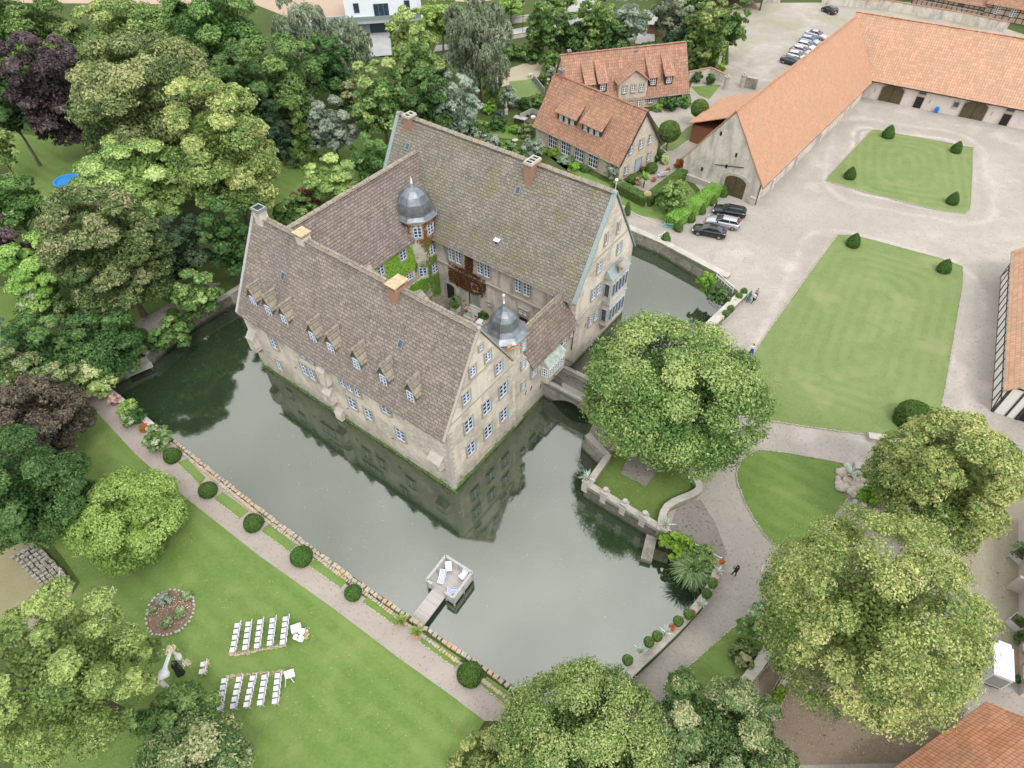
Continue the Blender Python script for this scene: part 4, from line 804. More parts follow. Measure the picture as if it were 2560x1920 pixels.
# --- front house with two shed dormers
HA = thing('stone_house', 'stone house with two shed dormers and four large latticed ground-floor windows', 'house', (4.49, 103.22, G), R(-46.25))
L, Wd, he, hr = 17.9, 9.39, 3.47, 9.63
m = MB(); gablewall(m, 0, L, 0, Wd, 0, he, hr-.1); m.build('wall', M['house_stone'], HA)
ra = gableroof(HA, 0, L, 0, Wd, he, hr, M['tile_old'], 'x', .45, .3, rm=M['tile_old'], seed=21, rb=(-.3, 0), rw=.25, gut=M['zinc'])
m = MB()
for y in (-.5, Wd+.5): m.bar((L+.3, y, he-.6), (L+.3, Wd/2, hr), .1, .35)
m.build('bargeboard', M['timber'], HA)
for x in (3.9, 6.8, 9.7, 12.6): win(HA, x, 0, 1.55, '-y', 1.9, 2.15, 4, 3, 'winw')
for x0 in (3.7, 8.9):
    k = (hr-he)/(Wd/2); d = MB(); y0 = 1.05; z1 = 6.2; w_ = 4.0; 
    d.add([(x0, y0, z1-1.5), (x0+w_, y0, z1-1.5), (x0+w_, y0, z1), (x0, y0, z1)], [(0, 1, 2, 3)])
    for x in (x0, x0+w_): d.add([(x, y0, z1-1.5), (x, y0, z1), (x, 3.3, z1+.9), (x, 3.3, z1-.3)], [(0, 1, 2, 3)])
    o = d.build('dormer', M['timber'], HA); q = MB(); slab(q, (x0-.3, y0-.4, z1-.05), (x0+w_+.3, y0-.4, z1-.05), (x0+w_+.1, 3.5, hr-1.5), (x0-.1, 3.5, hr-1.5), .12); q.build('dormer_roof', M['tile_old'], o)
    for i in range(3): win(o, x0+.8+i*1.2, y0, z1-.75, '-y', .62, 1.1, 2, 3, 'winw', False)
for y, z, w, h in ((2.2, 4.7, .85, 1.4), (4.6, 4.7, .85, 1.4), (6.9, 4.7, .85, 1.4), (1.6, 1.5, .8, 1.3), (7.2, 1.6, .8, 1.3)): win(HA, L, y, z, '+x', w, h, 2, 3, 'winw')
door(HA, L, 4.6, .05, '+x', 1.3, 2.2, 'blueshut', panel=False)
chimney(HA, .9, Wd/2, 8.6, 10.9, .8, .6, 'brick', 'zinc', 1)
# --- rear house with the stone cross gable
HB = thing('stone_house', 'long stone house with a central stone gable and four small dormers', 'house', (10.16, 112.62, G), R(12.81))
L, Wd, he, hr = 22.79, 8.2, 2.6, 8.8
m = MB(); gablewall(m, 0, L, 0, Wd, 0, he, hr-.1); m.build('wall', M['house_stone'], HB)
gableroof(HB, 0, L, 0, Wd, he, hr, M['tile_old2'], 'x', .5, .25, rm=M['tile_old2'], seed=31, rw=.25, gut=M['zinc'])
m = MB(); m.add([(9.4, -.5, 0), (14.6, -.5, 0), (14.6, -.5, 5.0), (12.0, -.5, 6.9), (9.4, -.5, 5.0), (9.4, 3.2, 0), (14.6, 3.2, 0), (14.6, 3.2, 5.0), (12, 3.2, 6.9), (9.4, 3.2, 5.0)], [(0, 1, 2, 3, 4), (0, 4, 9, 5), (1, 6, 7, 2)])
cg = m.build('cross_gable', M['house_stone'], HB)
q = MB(); slab(q, (9.0, 3.2, 4.8), (9.0, -.9, 4.8), (12, -.9, 7.05), (12, 3.6, 7.05), .14); slab(q, (15.0, -.9, 4.8), (15.0, 3.2, 4.8), (12, 3.6, 7.05), (12, -.9, 7.05), .14); q.build('cross_gable_roof', M['tile_old2'], cg)
for x in (10.4, 12.0, 13.6): win(cg, x, -.5, 3.9, '-y', .75, 1.2, 2, 3, 'winw')
for x in (10.4, 11.9, 13.4): win(cg, x, -.5, 1.2, '-y', .85, 1.2, 2, 3, 'winw')
for x in (15.9, 18.7, 21.0): win(HB, x, 0, 1.3, '-y', .9, 1.2, 2, 3, 'winw')
for x in (4.2, 6.6, 16.0, 19.0):
    k = (hr-he)/(Wd/2); y0 = .35; d = MB(); d.box(x-.75, x+.75, y0, y0+1.9, 3.4, 5.0); o = d.build('dormer', M['timber'], HB)
    q = MB(); slab(q, (x-1.0, y0-.35, 5.0), (x+1.0, y0-.35, 5.0), (x+1.0, 3.35, 7.72), (x-1.0, 3.35, 7.72), .12); q.build('dormer_roof', M['tile_old2'], o); win(o, x, y0, 4.3, '-y', .9, 1.1, 2, 3, 'winw', False)
chimney(HB, 1.3, Wd/2, 7.8, 9.6, .5, .5, 'brick', 'zinc', 1); m = MB(); m.obox((13.4, 3.7, 8.5), (.7, .3, .15)); m.build('skylight', M['zinc'], HB)
# --- long barn
aC = -39.87; P = Vector((26.8, 91.59, 0))+Vector((math.cos(R(aC)), math.sin(R(aC)), 0))*12.31
BC = thing('barn', 'long stone barn with a bright orange tiled roof and arched gable door', 'barn', (P.x, P.y, G), R(50.13))
L, Wd, he, hr = 46.0, 12.31, 3.5, 12.21
m = MB(); gablewall(m, 0, L-2, 0, Wd, -.1, he, hr-.15); m.build('wall', M['barn_stone'], BC)
gableroof(BC, 0, L, 0, Wd, he, hr, M['tile_barn'], 'x', .45, .12, rm=M['tile_barn'], seed=41, rw=.25, gut=M['black'])
door(BC, 0, 3.6, 0, '-x', 3.3, 3.3, 'wood', True, 'coping', bw=.4)
m = MB()
for y, z in ((4.6, 6.3), (5.6, 4.2), (7.6, 8.6), (9.2, 2.5)): m.box(-.03, .03, y-.15, y+.15, z-.3, z+.3)
m.bar((-.05, 3.0, 4.9), (-.05, 7.4, 3.9), .08); m.build('wall_slit', M['black'], BC)
m = MB(); m.box(-.35, .0, 6.3, 12.3, -.1, 1.0); m.box(-.5, 0, -.1, .8, -.1, 1.2); m.build('plinth', M['coping'], BC)
m = MB(); m.tube((-.1, -.15, 3.3), (-.1, -.15, .1), .08, n=6); m.tube((-.1, Wd+.5, 2.9), (-.1, Wd+.1, 2.6), .07, n=6); m.build('downpipe', M['iron'], BC)
for x in (3.5, 8, 12.5, 17, 22, 27, 33): win(BC, x, 0, 2.3, '-y', .6, .5, 1, 1, 'zinc')
m = MB()
for x in (5.7, 14.6, 24.4): m.box(x-.4, x+.4, -.25, 0, .0, 1.6)
m.build('buttress', M['barn_stone'], BC)
# lean-to of the barn
m = MB(); m.box(11, 22, Wd, Wd+4.6, 0, 3.0); m.build('annex_wall', M['woodred'], BC); q = MB(); slab(q, (22.4, Wd+5.2, 3.1), (10.4, Wd+5.2, 3.1), (10.4, Wd-2.0, 6.3), (22.4, Wd-2.0, 6.3), .14); q.build('annex_roof', M['tile_barn'], BC)
# --- cross barn closing the courtyard
BD = thing('barn', 'plastered courtyard barn with two arched wooden gates under a wide orange roof', 'barn', (59.99, 122.06, G), R(-30.33))
L, Wd, he, hr = 48., 13.0, 3.7, 11.4
m = MB(); gablewall(m, 0, L, 0, Wd, -.1, he, hr-.15); m.build('wall', M['render'], BD)
gableroof(BD, 0, L, 0, Wd, he, hr, M['tile_barn2'], 'x', .45, .2, rm=M['tile_barn2'], seed=51, rw=.3, gut=M['black'])
def bd_x(px, py):
    p = at(px, py, G)-Vector((59.99, 122.06, G)); return p.x*math.cos(R(-30.33))+p.y*math.sin(R(-30.33))
for px, py in ((2238, 276), (2440, 322)): door(BD, bd_x(px, py), 0, 0, '-y', 3.7, 3.1, 'wood', True, 'trim', bw=.15)
for px, py in ((2162, 262), (2306, 294), (2520, 341)):
    x = bd_x(px, py); door(BD, x, 0, 0, '-y', 1.25, 2.0, 'black', False, 'trim', bw=.12, panel=False); win(BD, x, 0, 2.75, '-y', 1.1, .5, 1, 1, 'wood')
win(BD, bd_x(2395, 306), 0, 1.9, '-y', .8, .8, 1, 1, 'wood')
m = MB()
for px in (2188, 2336, 2492): m.box(bd_x(px, 285)-.12, bd_x(px, 285)+.12, -.02, .02, 1.2, 1.9)
m.build('wall_slit', M['trim'], BD)
# --- half-timbered helpers
def timberwall(par, x0, x1, z0, z1, y, n, nrm=-1, rails=(0., .5, 1.), mat='timber', w=.16, brace=True):
    m = MB()
    for i in range(n+1): x = x0+(x1-x0)*i/n; m.box(x-w/2, x+w/2, min(y, y+nrm*.06), max(y, y+nrm*.06), z0, z1)
    for r_ in rails: z = z0+(z1-z0)*r_; m.box(x0-w/2, x1+w/2, min(y, y+nrm*.05), max(y, y+nrm*.05), max(z0, z-w/2), min(z1, z+w/2))
    if brace:
        for a, b in ((x0, x0+(x1-x0)/n), (x1, x1-(x1-x0)/n)): m.bar((a, y+nrm*.04, z0), (b, y+nrm*.04, z1*.9), .12, .06)
    return m.build('timber_frame', M[mat], par)
# --- right-hand half-timbered barn
HE = thing('half_timbered_barn', 'white half-timbered barn with pink-orange roof along the right edge', 'barn', (51.07, 43.6, G), R(60.64))
L, Wd, he, hr = 25.8, 11.0, 3.94, 9.6
m = MB(); gablewall(m, 0, L, -Wd, 0, 0, he, hr-.1); m.build('wall', M['render'] if False else plain('limewash', (.72, .70, .66), .9, var=.08), HE)
gableroof(HE, 0, L, -Wd, 0, he, hr, M['tile_barn2'], 'x', .45, .5, rm=M['tile_barn2'], seed=61, rw=.3, gut=M['zinc'])
timberwall(HE, 0, L, 0, he-.1, 0, 16, 1); m = MB()
for y in (-.1, -1.3, -2.2): m.box(-.06, 0, y-.1, y+.1, 0, he)
m.box(-.06, 0, -11, 0, he-.1, he+.1); m.bar((-.05, -2.2, 2.6), (-.05, -3.2, he), .18, .08); m.build('timber_frame', M['timber'], HE)
door(HE, 0, -5, 0, '-x', 5.2, 3.2, 'black', True, 'timber', panel=False, name='cart_gate')
for x in (6.5, 14, 20.5): win(HE, x, 0, 3.1, '+y', .8, .55, 1, 1, 'timber', False)
# --- half-timbered house at the top
HF = thing('half_timbered_house', 'brown half-timbered farmhouse with two white-framed windows at the top right', 'house', (95.2, 167.9, G), R(-37))
m = MB(); gablewall(m, 0, 15, 0, 9, 0, 2.6, 8.2); gablewall(m, 15, 34, -.3, 10, 0, 3.4, 9.6)
m.build('wall', plain('clay_infill', (.44, .34, .26), .9, var=.25, sc=.9), HF)
gableroof(HF, 0, 15, 0, 9, 2.6, 8.3, M['tile_old2'], 'x', .5, .3, seed=71, rm=M['tile_old2']); gableroof(HF, 15, 34, -.3, 10, 3.4, 9.7, M['tile_old'], 'x', .5, .2, seed=72, rm=M['tile_old'])
timberwall(HF, 0, 15, .0, 2.5, 0, 14); timberwall(HF, 15, 34, 0, 3.3, -.3, 14, rails=(0, .33, .66, 1))
for x in (17.5, 20.6): win(HF, x, -.36, 1.9, '-y', .95, 1.5, 2, 4, 'winw', False)
for x in (4.0, 10.0): win(HF, x, -.05, 1.6, '-y', 1.0, .8, 1, 1, 'timber', False)
m = MB(); m.tube((0, -.6, 1.2), (15.5, -.6, 1.0), .06, n=6, mi=0); m.build('gutter', M['zinc'], HF)
wallrun('brick_wall', 'weathered garden wall with tiled top in front of the half-timbered farmhouse', [at(2215, 45), at(2300, 62), at(2420, 85), at(2532, 112)], G-.2, G+2.0, .4, 'barn_stone', 'tile_old2', .14, side=1)
wallrun('stone_wall', 'low wall with pink tiled top behind the lone parked car', [at(2075, 30), at(2130, 36), at(2215, 45)], G-.2, G+1.6, .4, 'barn_stone', 'tile_barn2', .12, side=1)
wallrun('stone_wall', 'short boundary wall beside the open shed', [at(1925, 22), at(1972, 24)], G-.2, G+1.6, .4, 'barn_stone', 'tile_barn2', .12, side=1)
# --- open shed at the top
p = at(1920, 42); HS = thing('open_shed', 'open timber shed with double gabled brown tiled roof', 'shed', (p.x, p.y, G), R(0))
for x0 in (-21, -9.6):
    m = MB(); 
    for x in (x0+.2, x0+9.6): m.box(x, x+.3, 0, .3, 0, 3.2); m.box(x, x+.3, 11, 11.3, 0, 3.2)
    m.box(x0, x0+10, 11.3, 11.5, 0, 3.2); m.add([(x0, .1, 3.2), (x0+10, .1, 3.2), (x0+5, .1, 6.2)], [(0, 1, 2)]); m.box(x0, x0+10, 0, .2, 3.0, 3.3)
    m.build('shed_frame', M['wood'], HS); gableroof(HS, x0, x0+10, 0, 11.5, 3.2, 6.4, M['tile_old2'], 'y', .5, .7, seed=80)
m = MB(); m.box(-21, .4, .5, 11.4, 0, .05); m.build('shed_floor', M['earth'], HS)
# --- wooden hut
p = at(1640, 96); HH = thing('wooden_hut', 'small red-brown wooden hut with a boardwalk among the poplars', 'hut', (p.x, p.y, G), R(-10))
m = MB(); gablewall(m, 0, 5.5, 0, 4, 0, 2.4, 3.6); m.build('wall', M['woodred'], HH); gableroof(HH, 0, 5.5, 0, 4, 2.4, 3.7, M['greywood'], 'x', .4, .3)
win(HH, 2.2, 0, 1.5, '-y', .8, 1.0, 1, 2, 'winw', False); door(HH, 4, 0, 0, '-y', .9, 2.0, 'woodred'); m = MB(); m.box(-2.5, 1.5, -6, -.1, 0.05, .3); m.build('boardwalk', M['deck'], HH)
# --- white modern house
p = at(946, 75); HW = thing('modern_house', 'white modern cube house with a balcony over a dark garage and outdoor steps', 'house', (p.x, p.y, G), R(8))
m = MB(); m.box(-4, 12, 0, 12, 0, 2.6); m.build('basement', M['concrete'], HW); m = MB(); m.box(-4.5, 11, -.4, 12, 3.1, 11.0); m.build('wall', M['winw'], HW)
m = MB(); m.box(-5.3, 11.5, -2.0, 0, 2.6, 3.1); m.build('balcony', M['concrete'], HW); m = MB(); m.box(-5.3, 11.5, -2.0, -1.95, 3.1, 4.0); m.build('balcony_glass', M['verge'], HW)
m = MB(); m.box(.2, 5.8, -.05, .05, 0, 2.5); m.build('garage_door', plain('garage', (.03, .07, .09), .4), HW)
for x, w in ((-2, 1.2), (8.8, 1.2)): win(HW, x, -.4, 5.3, '-y', w, 1.9, 1, 1, 'zinc', False)
win(HW, 3.2, -.4, 4.6, '-y', 3.2, 2.6, 3, 1, 'zinc', False)
m = MB()
for i in range(12): m.box(-7.2-i*.0, -5.6, -4.8+i*.42, -4.45+i*.42, .25+i*.27, .33+i*.27)
m.bar((-7.3, -5, .5), (-7.3, 0, 3.6), .08, .3); m.bar((-5.5, -5, .5), (-5.5, 0, 3.6), .08, .3); m.build('outdoor_steps', M['zinc'], HW)
m = MB(); m.box(-12, -5, 2.4, 2.7, 0, 3.0); m.box(-12.3, -12, -5, 2.7, 0, 3.0); m.build('retaining_wall', M['concrete'], HW)
wallrun('stone_wall', 'long grey wall beside the road beyond the willows', [at(1280, 62), at(1345, 55)], G, G+1.2, .4, 'barn_stone', side=1)
wallrun('stone_wall', 'grey wall at the edge of the wooded bank by the lamp', [at(1280, 100), at(1370, 88)], G, G+.8, .4, 'barn_stone', side=1)
# --- buildings at the bottom right
e0, e1 = at(2256, 1920, G+3.2), at(2455, 1784.6, G+3.2); d = (e1-e0).normalized(); a = math.atan2(d.y, d.x)
HG = thing('tiled_outbuilding', 'outbuilding with a ribbed orange tile roof in the bottom right corner', 'building', (e1.x, e1.y, G), a)
m = MB(); gablewall(m, -16, -.2, -9.6, -.4, 0, 3.3, 8.2); m.build('wall', M['render'], HG); gableroof(HG, -16, -.2, -9.6, -.4, 3.45, 8.3, M['tile_big'], 'x', .4, .2, seed=91, rm=M['tile_big'], gut=M['zinc'])
A = at(2536, 1330); B = at(2528, 1770); d = (A-B).normalized(); a = math.atan2(d.y, d.x)
HR = thing('white_outbuilding', 'pale plastered outbuilding with roofed doorways along the right edge', 'building', (B.x, B.y, G), a)
LL = (A-B).length; m = MB(); gablewall(m, 0, LL, -8, 0, 0, 2.9, 6.5); m.build('wall', M['render'], HR); gableroof(HR, 0, LL*.48, -8, 0, 3.0, 6.6, M['tile_big'], 'x', .3, .2, seed=93, gut=M['zinc']); gableroof(HR, LL*.5, LL, -8, 0, 3.4, 6.9, M['tile_barn'], 'x', .2, .2, seed=94, gut=M['zinc'])
for x in (1.6, 4.0): win(HR, x, 0, 1.6, '+y', 1.2, 1.6, 2, 2, 'winw')
m = MB(); m.box(9.3, 9.55, 0, .9, 0, 2.1); m.build('buttress', M['render'], HR)
# --- courtyard gate walls with pillars
wallrun('garden_wall', 'stone garden wall with pink tiled coping between house and gate pillar', [at(1738, 215), at(1790, 205), at(1825, 222)], G-.1, G+1.7, .4, 'barn_stone', 'tile_barn', .12, side=1)
for px, py, l in ((1830, 236, 'stone gate pillar at the end of the tiled garden wall'), (1812, 182, 'stone gate pillar among the ivy with a ball on top'), (1871, 232, 'stone gate pillar beside the lean-to of the long barn')):
    p = at(px, py); m = MB(); m.obox((0, 0, 1.1), (.7, .7, 2.2)); m.obox((0, 0, 2.28), (.85, .85, .16)); m.ball((0, 0, 2.55), .25, 8, 6); tag(m.build('gate_pillar', M['coping'], None, (p.x, p.y, G), .3), l, 'gate pillar')
wallrun('stone_wall', 'short dark wall between gate pillar and the barn lean-to', [at(1871, 232), at(1905, 240)], G-.1, G+1.9, .6, 'moat_stone', side=1)
# ================================================================ vegetation
def leafmesh(name, pts, nrm, size, tint, mat, asp=.62, rng=None, hang=None):
    """n rhombic leaves: positions, normals, half-lengths, tint 0..1"""
    n = len(pts); rng = rng or np.random.default_rng(0)
    nr = nrm/np.maximum(np.linalg.norm(nrm, axis=1, keepdims=True), 1e-6)
    t = rng.normal(size=(n, 3)); 
    if hang is not None: t = t*.35+np.array(hang)
    t -= nr*(t*nr).sum(1, keepdims=True); t /= np.maximum(np.linalg.norm(t, axis=1, keepdims=True), 1e-6); b = np.cross(nr, t); s = size[:, None]
    V = np.empty((n, 4, 3)); V[:, 0] = pts-t*s; V[:, 1] = pts+b*s*asp+nr*s*.18; V[:, 2] = pts+t*s; V[:, 3] = pts-b*s*asp+nr*s*.18
    me = D.meshes.new(name); me.vertices.add(4*n); me.vertices.foreach_set('co', V.ravel().astype(np.float32)); me.loops.add(4*n); me.loops.foreach_set('vertex_index', np.arange(4*n, dtype=np.int32))
    me.polygons.add(n); me.polygons.foreach_set('loop_start', np.arange(0, 4*n, 4, dtype=np.int32)); me.polygons.foreach_set('loop_total', np.full(n, 4, dtype=np.int32))
    at_ = me.attributes.new('tint', 'FLOAT', 'FACE'); at_.data.foreach_set('value', np.clip(tint, 0, 1).astype(np.float32)); me.materials.append(mat); me.update(calc_edges=True); return me
def joinleaf(a, solid):      # append MB solid to a leaf mesh
    bm = bmesh.new(); bm.from_mesh(a); n = len(a.materials); me = solid[0].mesh('x', solid[1]); k = len(a.materials)
    bm.from_mesh(me); bm.to_mesh(a); bm.free(); return a
def crown(Rx, Rz, leaf, n, seed, mat, style='round', lob=None, tilt=None):
    g = np.random.default_rng(seed); K = lob or int(np.clip(10+Rx*3.2, 12, 46)); lobes = []; i = 0
    ph = g.uniform(0, 6.28)
    while len(lobes) < K:
        i += 1; z = 1-(i-.5)/K*1.72 if style != 'cone' else 1-2*((i-.5)/K)
        if z < -1: i = 0; z = g.uniform(-.2, .95)
        if i > 4*K: break
        a = ph+i*2.39996+g.normal()*.25; z = np.clip(z+g.normal()*.06, -.85, 1)
        if style == 'cone': rr = (1-(z+1)/2)**.85*.92+.04; c = np.array([Rx*rr*math.cos(a)*.72, Rx*rr*math.sin(a)*.72, z*Rz]); lr = Rx*(.12+.30*rr)
        else:
            q = math.sqrt(max(0, 1-z*z))**(.8 if style != 'egg' else .9); k = g.uniform(.62, .90)
            w = 1.0 if style != 'egg' else (1.15-.35*z); k = .70+.10*(k-.62)/.28 if style == 'dome' else k; c = np.array([Rx*q*k*w*math.cos(a), Rx*q*k*w*math.sin(a), Rz*z*(k+.08)]); lr = Rx*g.uniform(.8, 1.35)*(1.45 if style != 'dome' else 1.95)/math.sqrt(K)
        lobes.append((c, lr))
    lobes.append((np.array([0, 0, 0.]), Rx*.5)); P = []; N = []; T = []
    per = n//len(lobes); zs = Rz/Rx
    for li, (c, lr) in enumerate(lobes):
        m = max(5, int(lr*lr*14/(leaf*8)**.9)) if Rx > 1.2 else 6; m = min(int(m*2.6), 120); cnt = max(6, per//m); lt = g.normal()*.15
        for k in range(m):
            d = g.normal(size=3); d[2] = abs(d[2])*.9+d[2]*.15 if style not in ('willow',) else d[2]; out = c/np.array([Rx, Rx, Rz]); d = d/np.linalg.norm(d)+out*.75+np.array([0, 0, .22]); d /= np.linalg.norm(d)
            sc = c+d*lr*g.uniform(.7, 1.0)*np.array([1, 1, min(1.1, max(.75, zs))]); sr = lr*g.uniform(.13, .27); st = lt+g.normal()*.16
            q = g.normal(size=(cnt, 3)); q /= np.linalg.norm(q, axis=1, keepdims=True); rad = g.uniform(.6, 1.05, cnt)[:, None]
            e = np.array([1.15, 1.15, .72]); 
            if style == 'willow': e = np.array([.55, .55, 1.9])
            if style == 'spiky': e = np.array([1, 1, .6])+np.abs(d)*1.1
            if style == 'feather': e = np.array([1.35, 1.35, .42])
            pts = sc+q*rad*sr*e; P.append(pts); nn = q*.8+d*.55+np.array([0, 0, .3])+g.normal(size=(cnt, 3))*.32; N.append(nn); T.append(.44+st+g.normal(size=cnt)*.16+(pts[:, 2]/max(Rz, .1))*.14)  # height term paints sunlit tops lighter and yellower, the shaded lower crown darker
    # sparse inner fill so the crown is not hollow
    f = max(20, n//7); q = g.normal(size=(f, 3)); q /= np.linalg.norm(q, axis=1, keepdims=True); q *= g.uniform(.2, .62, f)[:, None]*np.array([Rx, Rx, Rz]); 
    if style == 'cone': k_ = np.clip(1-(q[:, 2]/Rz+1)/2, .05, 1); q[:, 0] *= k_; q[:, 1] *= k_
    sizes = [leaf*g.uniform(.6, 1.3, sum(len(p) for p in P)), leaf*g.uniform(1.3, 2.0, f)]
    P.append(q); N.append(g.normal(size=(f, 3))+np.array([0, 0, .8])); T.append(np.full(f, .36))
    hang = (0, 0, -1.) if style == 'willow' else None
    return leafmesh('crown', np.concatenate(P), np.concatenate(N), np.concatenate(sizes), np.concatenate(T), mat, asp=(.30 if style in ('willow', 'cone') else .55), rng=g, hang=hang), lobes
def trunk_mesh(H, r, lobes, zc, seed, dead=0, mat='bark', bare=0.):
    m = MB(); g = random.Random(seed); top = zc
    prev = Vector((0, 0, -.15)); k = 5; rr = r*1.35
    for i in range(1, k+1):
        q = Vector((g.uniform(-.12, .12)*r*3, g.uniform(-.12, .12)*r*3, top*i/k)); nr = r*(1-.55*i/k); m.tube(prev, q, rr, nr, 8, caps=False); prev = q; rr = nr
    for c, lr in lobes[:14]:
        s = Vector((0, 0, zc*g.uniform(.45, .8))); e = Vector((c[0], c[1], c[2]+zc)); mid = s.lerp(e, .5)+Vector((0, 0, -.05*(e-s).length)); m.tube(s, mid, r*.36, r*.22, 5, caps=False); m.tube(mid, e, r*.22, r*.06, 5, caps=False)
    o = m.mesh('trunk', M[mat]); dm = []
    if dead:
        for i in range(dead):
            m = MB()
            c, lr = lobes[g.randrange(len(lobes)//2+1)]; dr = Vector((c[0], c[1], c[2]+.5)).normalized(); s = Vector((c[0], c[1], c[2]+zc))+dr*lr*.3; p = s
            for j in range(4): q = p+(dr*.5+Vector((g.uniform(-.8, .8), g.uniform(-.8, .8), g.uniform(-.3, .4)))).normalized()*lr*.38; m.tube(p, q, .08-.016*j, .065-.016*j, 5); p = q; 
            for j in range(3): m.tube(s+dr*lr*.15*j, s+dr*lr*.3*j+Vector((g.uniform(-.8, .8), g.uniform(-.8, .8), g.uniform(0, .4))), .035, .012, 4)
            dm.append(m.mesh('dead_branch', M['barkpale']))
    return o, dm
def solve(cx, cy, rx, ry, clear, zg=G):
    hc = zg+clear+3
    for _ in range(14):
        P = at(cx, cy, hc); Z = depth(P); Rr = rx*Z/CF; d = P-Vector((0, 0, CH)); th = math.atan2(-d.z, math.hypot(d.x, d.y))
        k = (ry*Z/CF)**2-(Rr*math.sin(th))**2; Rz = math.sqrt(max(k, (.5*Rr)**2*math.cos(th)**2))/math.cos(th); Rz = min(Rz, Rr*2.6, 12.5); hc = .5*hc+.5*(zg+clear+Rz)
    return at(cx, cy, hc), Rr, Rz, Z
_seed = [100]
def tree(cx, cy, rx, ry, pal, label, cat='tree', clear=2.5, style='round', name='tree', group=None, dens=1., dead=0, lob=None, lf=1., mat=None, hc=None, zg=G):
    _seed[0] += 1; rx *= (.97 if style == 'dome' else .93) if rx > 50 else 1; ry *= .95 if rx > 50 else 1; P, Rx, Rz, Z = solve(cx, cy, rx, ry, clear, zg)
    leaf = max(.09, 1.42*Z/(CF/2.5))*lf; area = math.pi*rx*ry/6.25; n = int(np.clip(area*6.2*dens/lf**1.3, 600, 90000))
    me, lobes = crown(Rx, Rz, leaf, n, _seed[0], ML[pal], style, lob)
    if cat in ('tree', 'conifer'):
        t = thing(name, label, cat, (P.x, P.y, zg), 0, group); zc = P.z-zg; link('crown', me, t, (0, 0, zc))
        r = max(.14, Rx*.055); tm, dm = trunk_mesh(zc, r, lobes, zc, _seed[0], dead); link('trunk', tm, t)
        for q_ in dm: link('dead_branch', q_, t)
        return t
    me.name = name; o = link(name, me, None, (P.x, P.y, P.z)); return tag(o, label, cat, group)
def shrub(cx, cy, rx, ry, pal, label, clear=0., cat='shrub', name='shrub', **k): return tree(cx, cy, rx, ry, pal, label, cat, clear, name=name, **k)
def surfleaf(name, pts, nrm, leaf, pal, seed, solid=None, soff=.1, asp=.6, hang=None):
    g = np.random.default_rng(seed); n = len(pts); low = np.sin(pts[:, 0]*1.7+pts[:, 1]*2.3)*.08+np.sin(pts[:, 0]*.6-pts[:, 2]*1.9)*.08
    me = leafmesh(name, pts, nrm+g.normal(size=(n, 3))*.5, leaf*g.uniform(.7, 1.3, n), .5+low+g.normal(size=n)*.2, ML[pal], asp, g, hang)
    if solid is not None: solid[1] if False else None; me.materials.append(solid[1]); joinmat(me, solid[0])
    return me
def joinmat(me, mb):
    s = mb.mesh('tmp', [me.materials[0], me.materials[1]]); bm = bmesh.new(); bm.from_mesh(me); nf = len(bm.faces); bm.from_mesh(s); bm.faces.ensure_lookup_table()
    for f in bm.faces[nf:]: f.material_index = 1
    bm.to_mesh(me); bm.free()
M['core'] = plain('shrub_core', (.05, .09, .02), .95, var=.3)
_tc = {}
def topiary(kind, P, r, h, label, group=None, name=None, pal='box', cat='topiary', leaf=.055):
    """clipped ball, egg or pointed cone of box: dense leaves over a leafy core; P on the ground"""
    k = (kind, round(r, 2), round(h, 2), pal, leaf)
    if k not in _tc:
        g = np.random.default_rng(int(r*100)+len(_tc)); n = int(np.clip(2.2*2*math.pi*r*h/(leaf*leaf*1.1), 500, 9000)); t = g.uniform(0, 1, n); a = g.uniform(0, 2*math.pi, n)
        prof = {'ball': [(0, 0), (.55, .06), (.86, .22), (1, .5), (.86, .78), (.52, .94), (0.01, 1)], 'cone': [(0, 0), (.75, .02), (1, .15), (1, .28), (.88, .46), (.64, .66), (.34, .85), (.12, .96), (0.01, 1)], 'dome': [(0, 0), (.9, .02), (1, .18), (.97, .42), (.82, .66), (.55, .84), (.25, .95), (.01, 1)],
                'stub': [(0, 0), (.95, .02), (1, .3), (.93, .6), (.8, .8), (.5, .95), (.01, 1)]}[kind]
        pr = np.array([q[0] for q in prof])*r; pz = np.array([q[1] for q in prof])*h; s = np.r_[0, np.cumsum(np.hypot(np.diff(pr), np.diff(pz)))]; w = np.interp(np.linspace(0, s[-1], 200), s, pr)+.02*r; cdf = np.cumsum(w)/w.sum(); ss = np.interp(t, cdf, np.linspace(0, s[-1], 200))
        rr = np.interp(ss, s, pr); zz = np.interp(ss, s, pz); dr = np.interp(ss+.02, s, pr)-rr; dz = np.interp(ss+.02, s, pz)-zz; wob = 1+.035*np.sin(a*3+zz*2)+g.normal(size=n)*.02
        pts = np.c_[rr*wob*np.cos(a), rr*wob*np.sin(a), zz*1.0]; nr = np.c_[dz*np.cos(a), dz*np.sin(a), -dr]*50; mb = MB(); mb.lathe((0, 0, 0), [(q[0]*r*.95, q[1]*h*.97) for q in prof], 14)
        me = leafmesh('topiary', pts, nr+g.normal(size=(n, 3))*.6, leaf*g.uniform(.7, 1.3, n), .45+g.normal(size=n)*.22, ML[pal], .6, g); me.materials.append(M['core']); joinmat(me, mb); _tc[k] = me
    o = link(name or 'topiary_'+{'stub': 'dome'}.get(kind, kind), _tc[k], None, P, (P[0]*7 % 6)); return tag(o, label, cat, group)
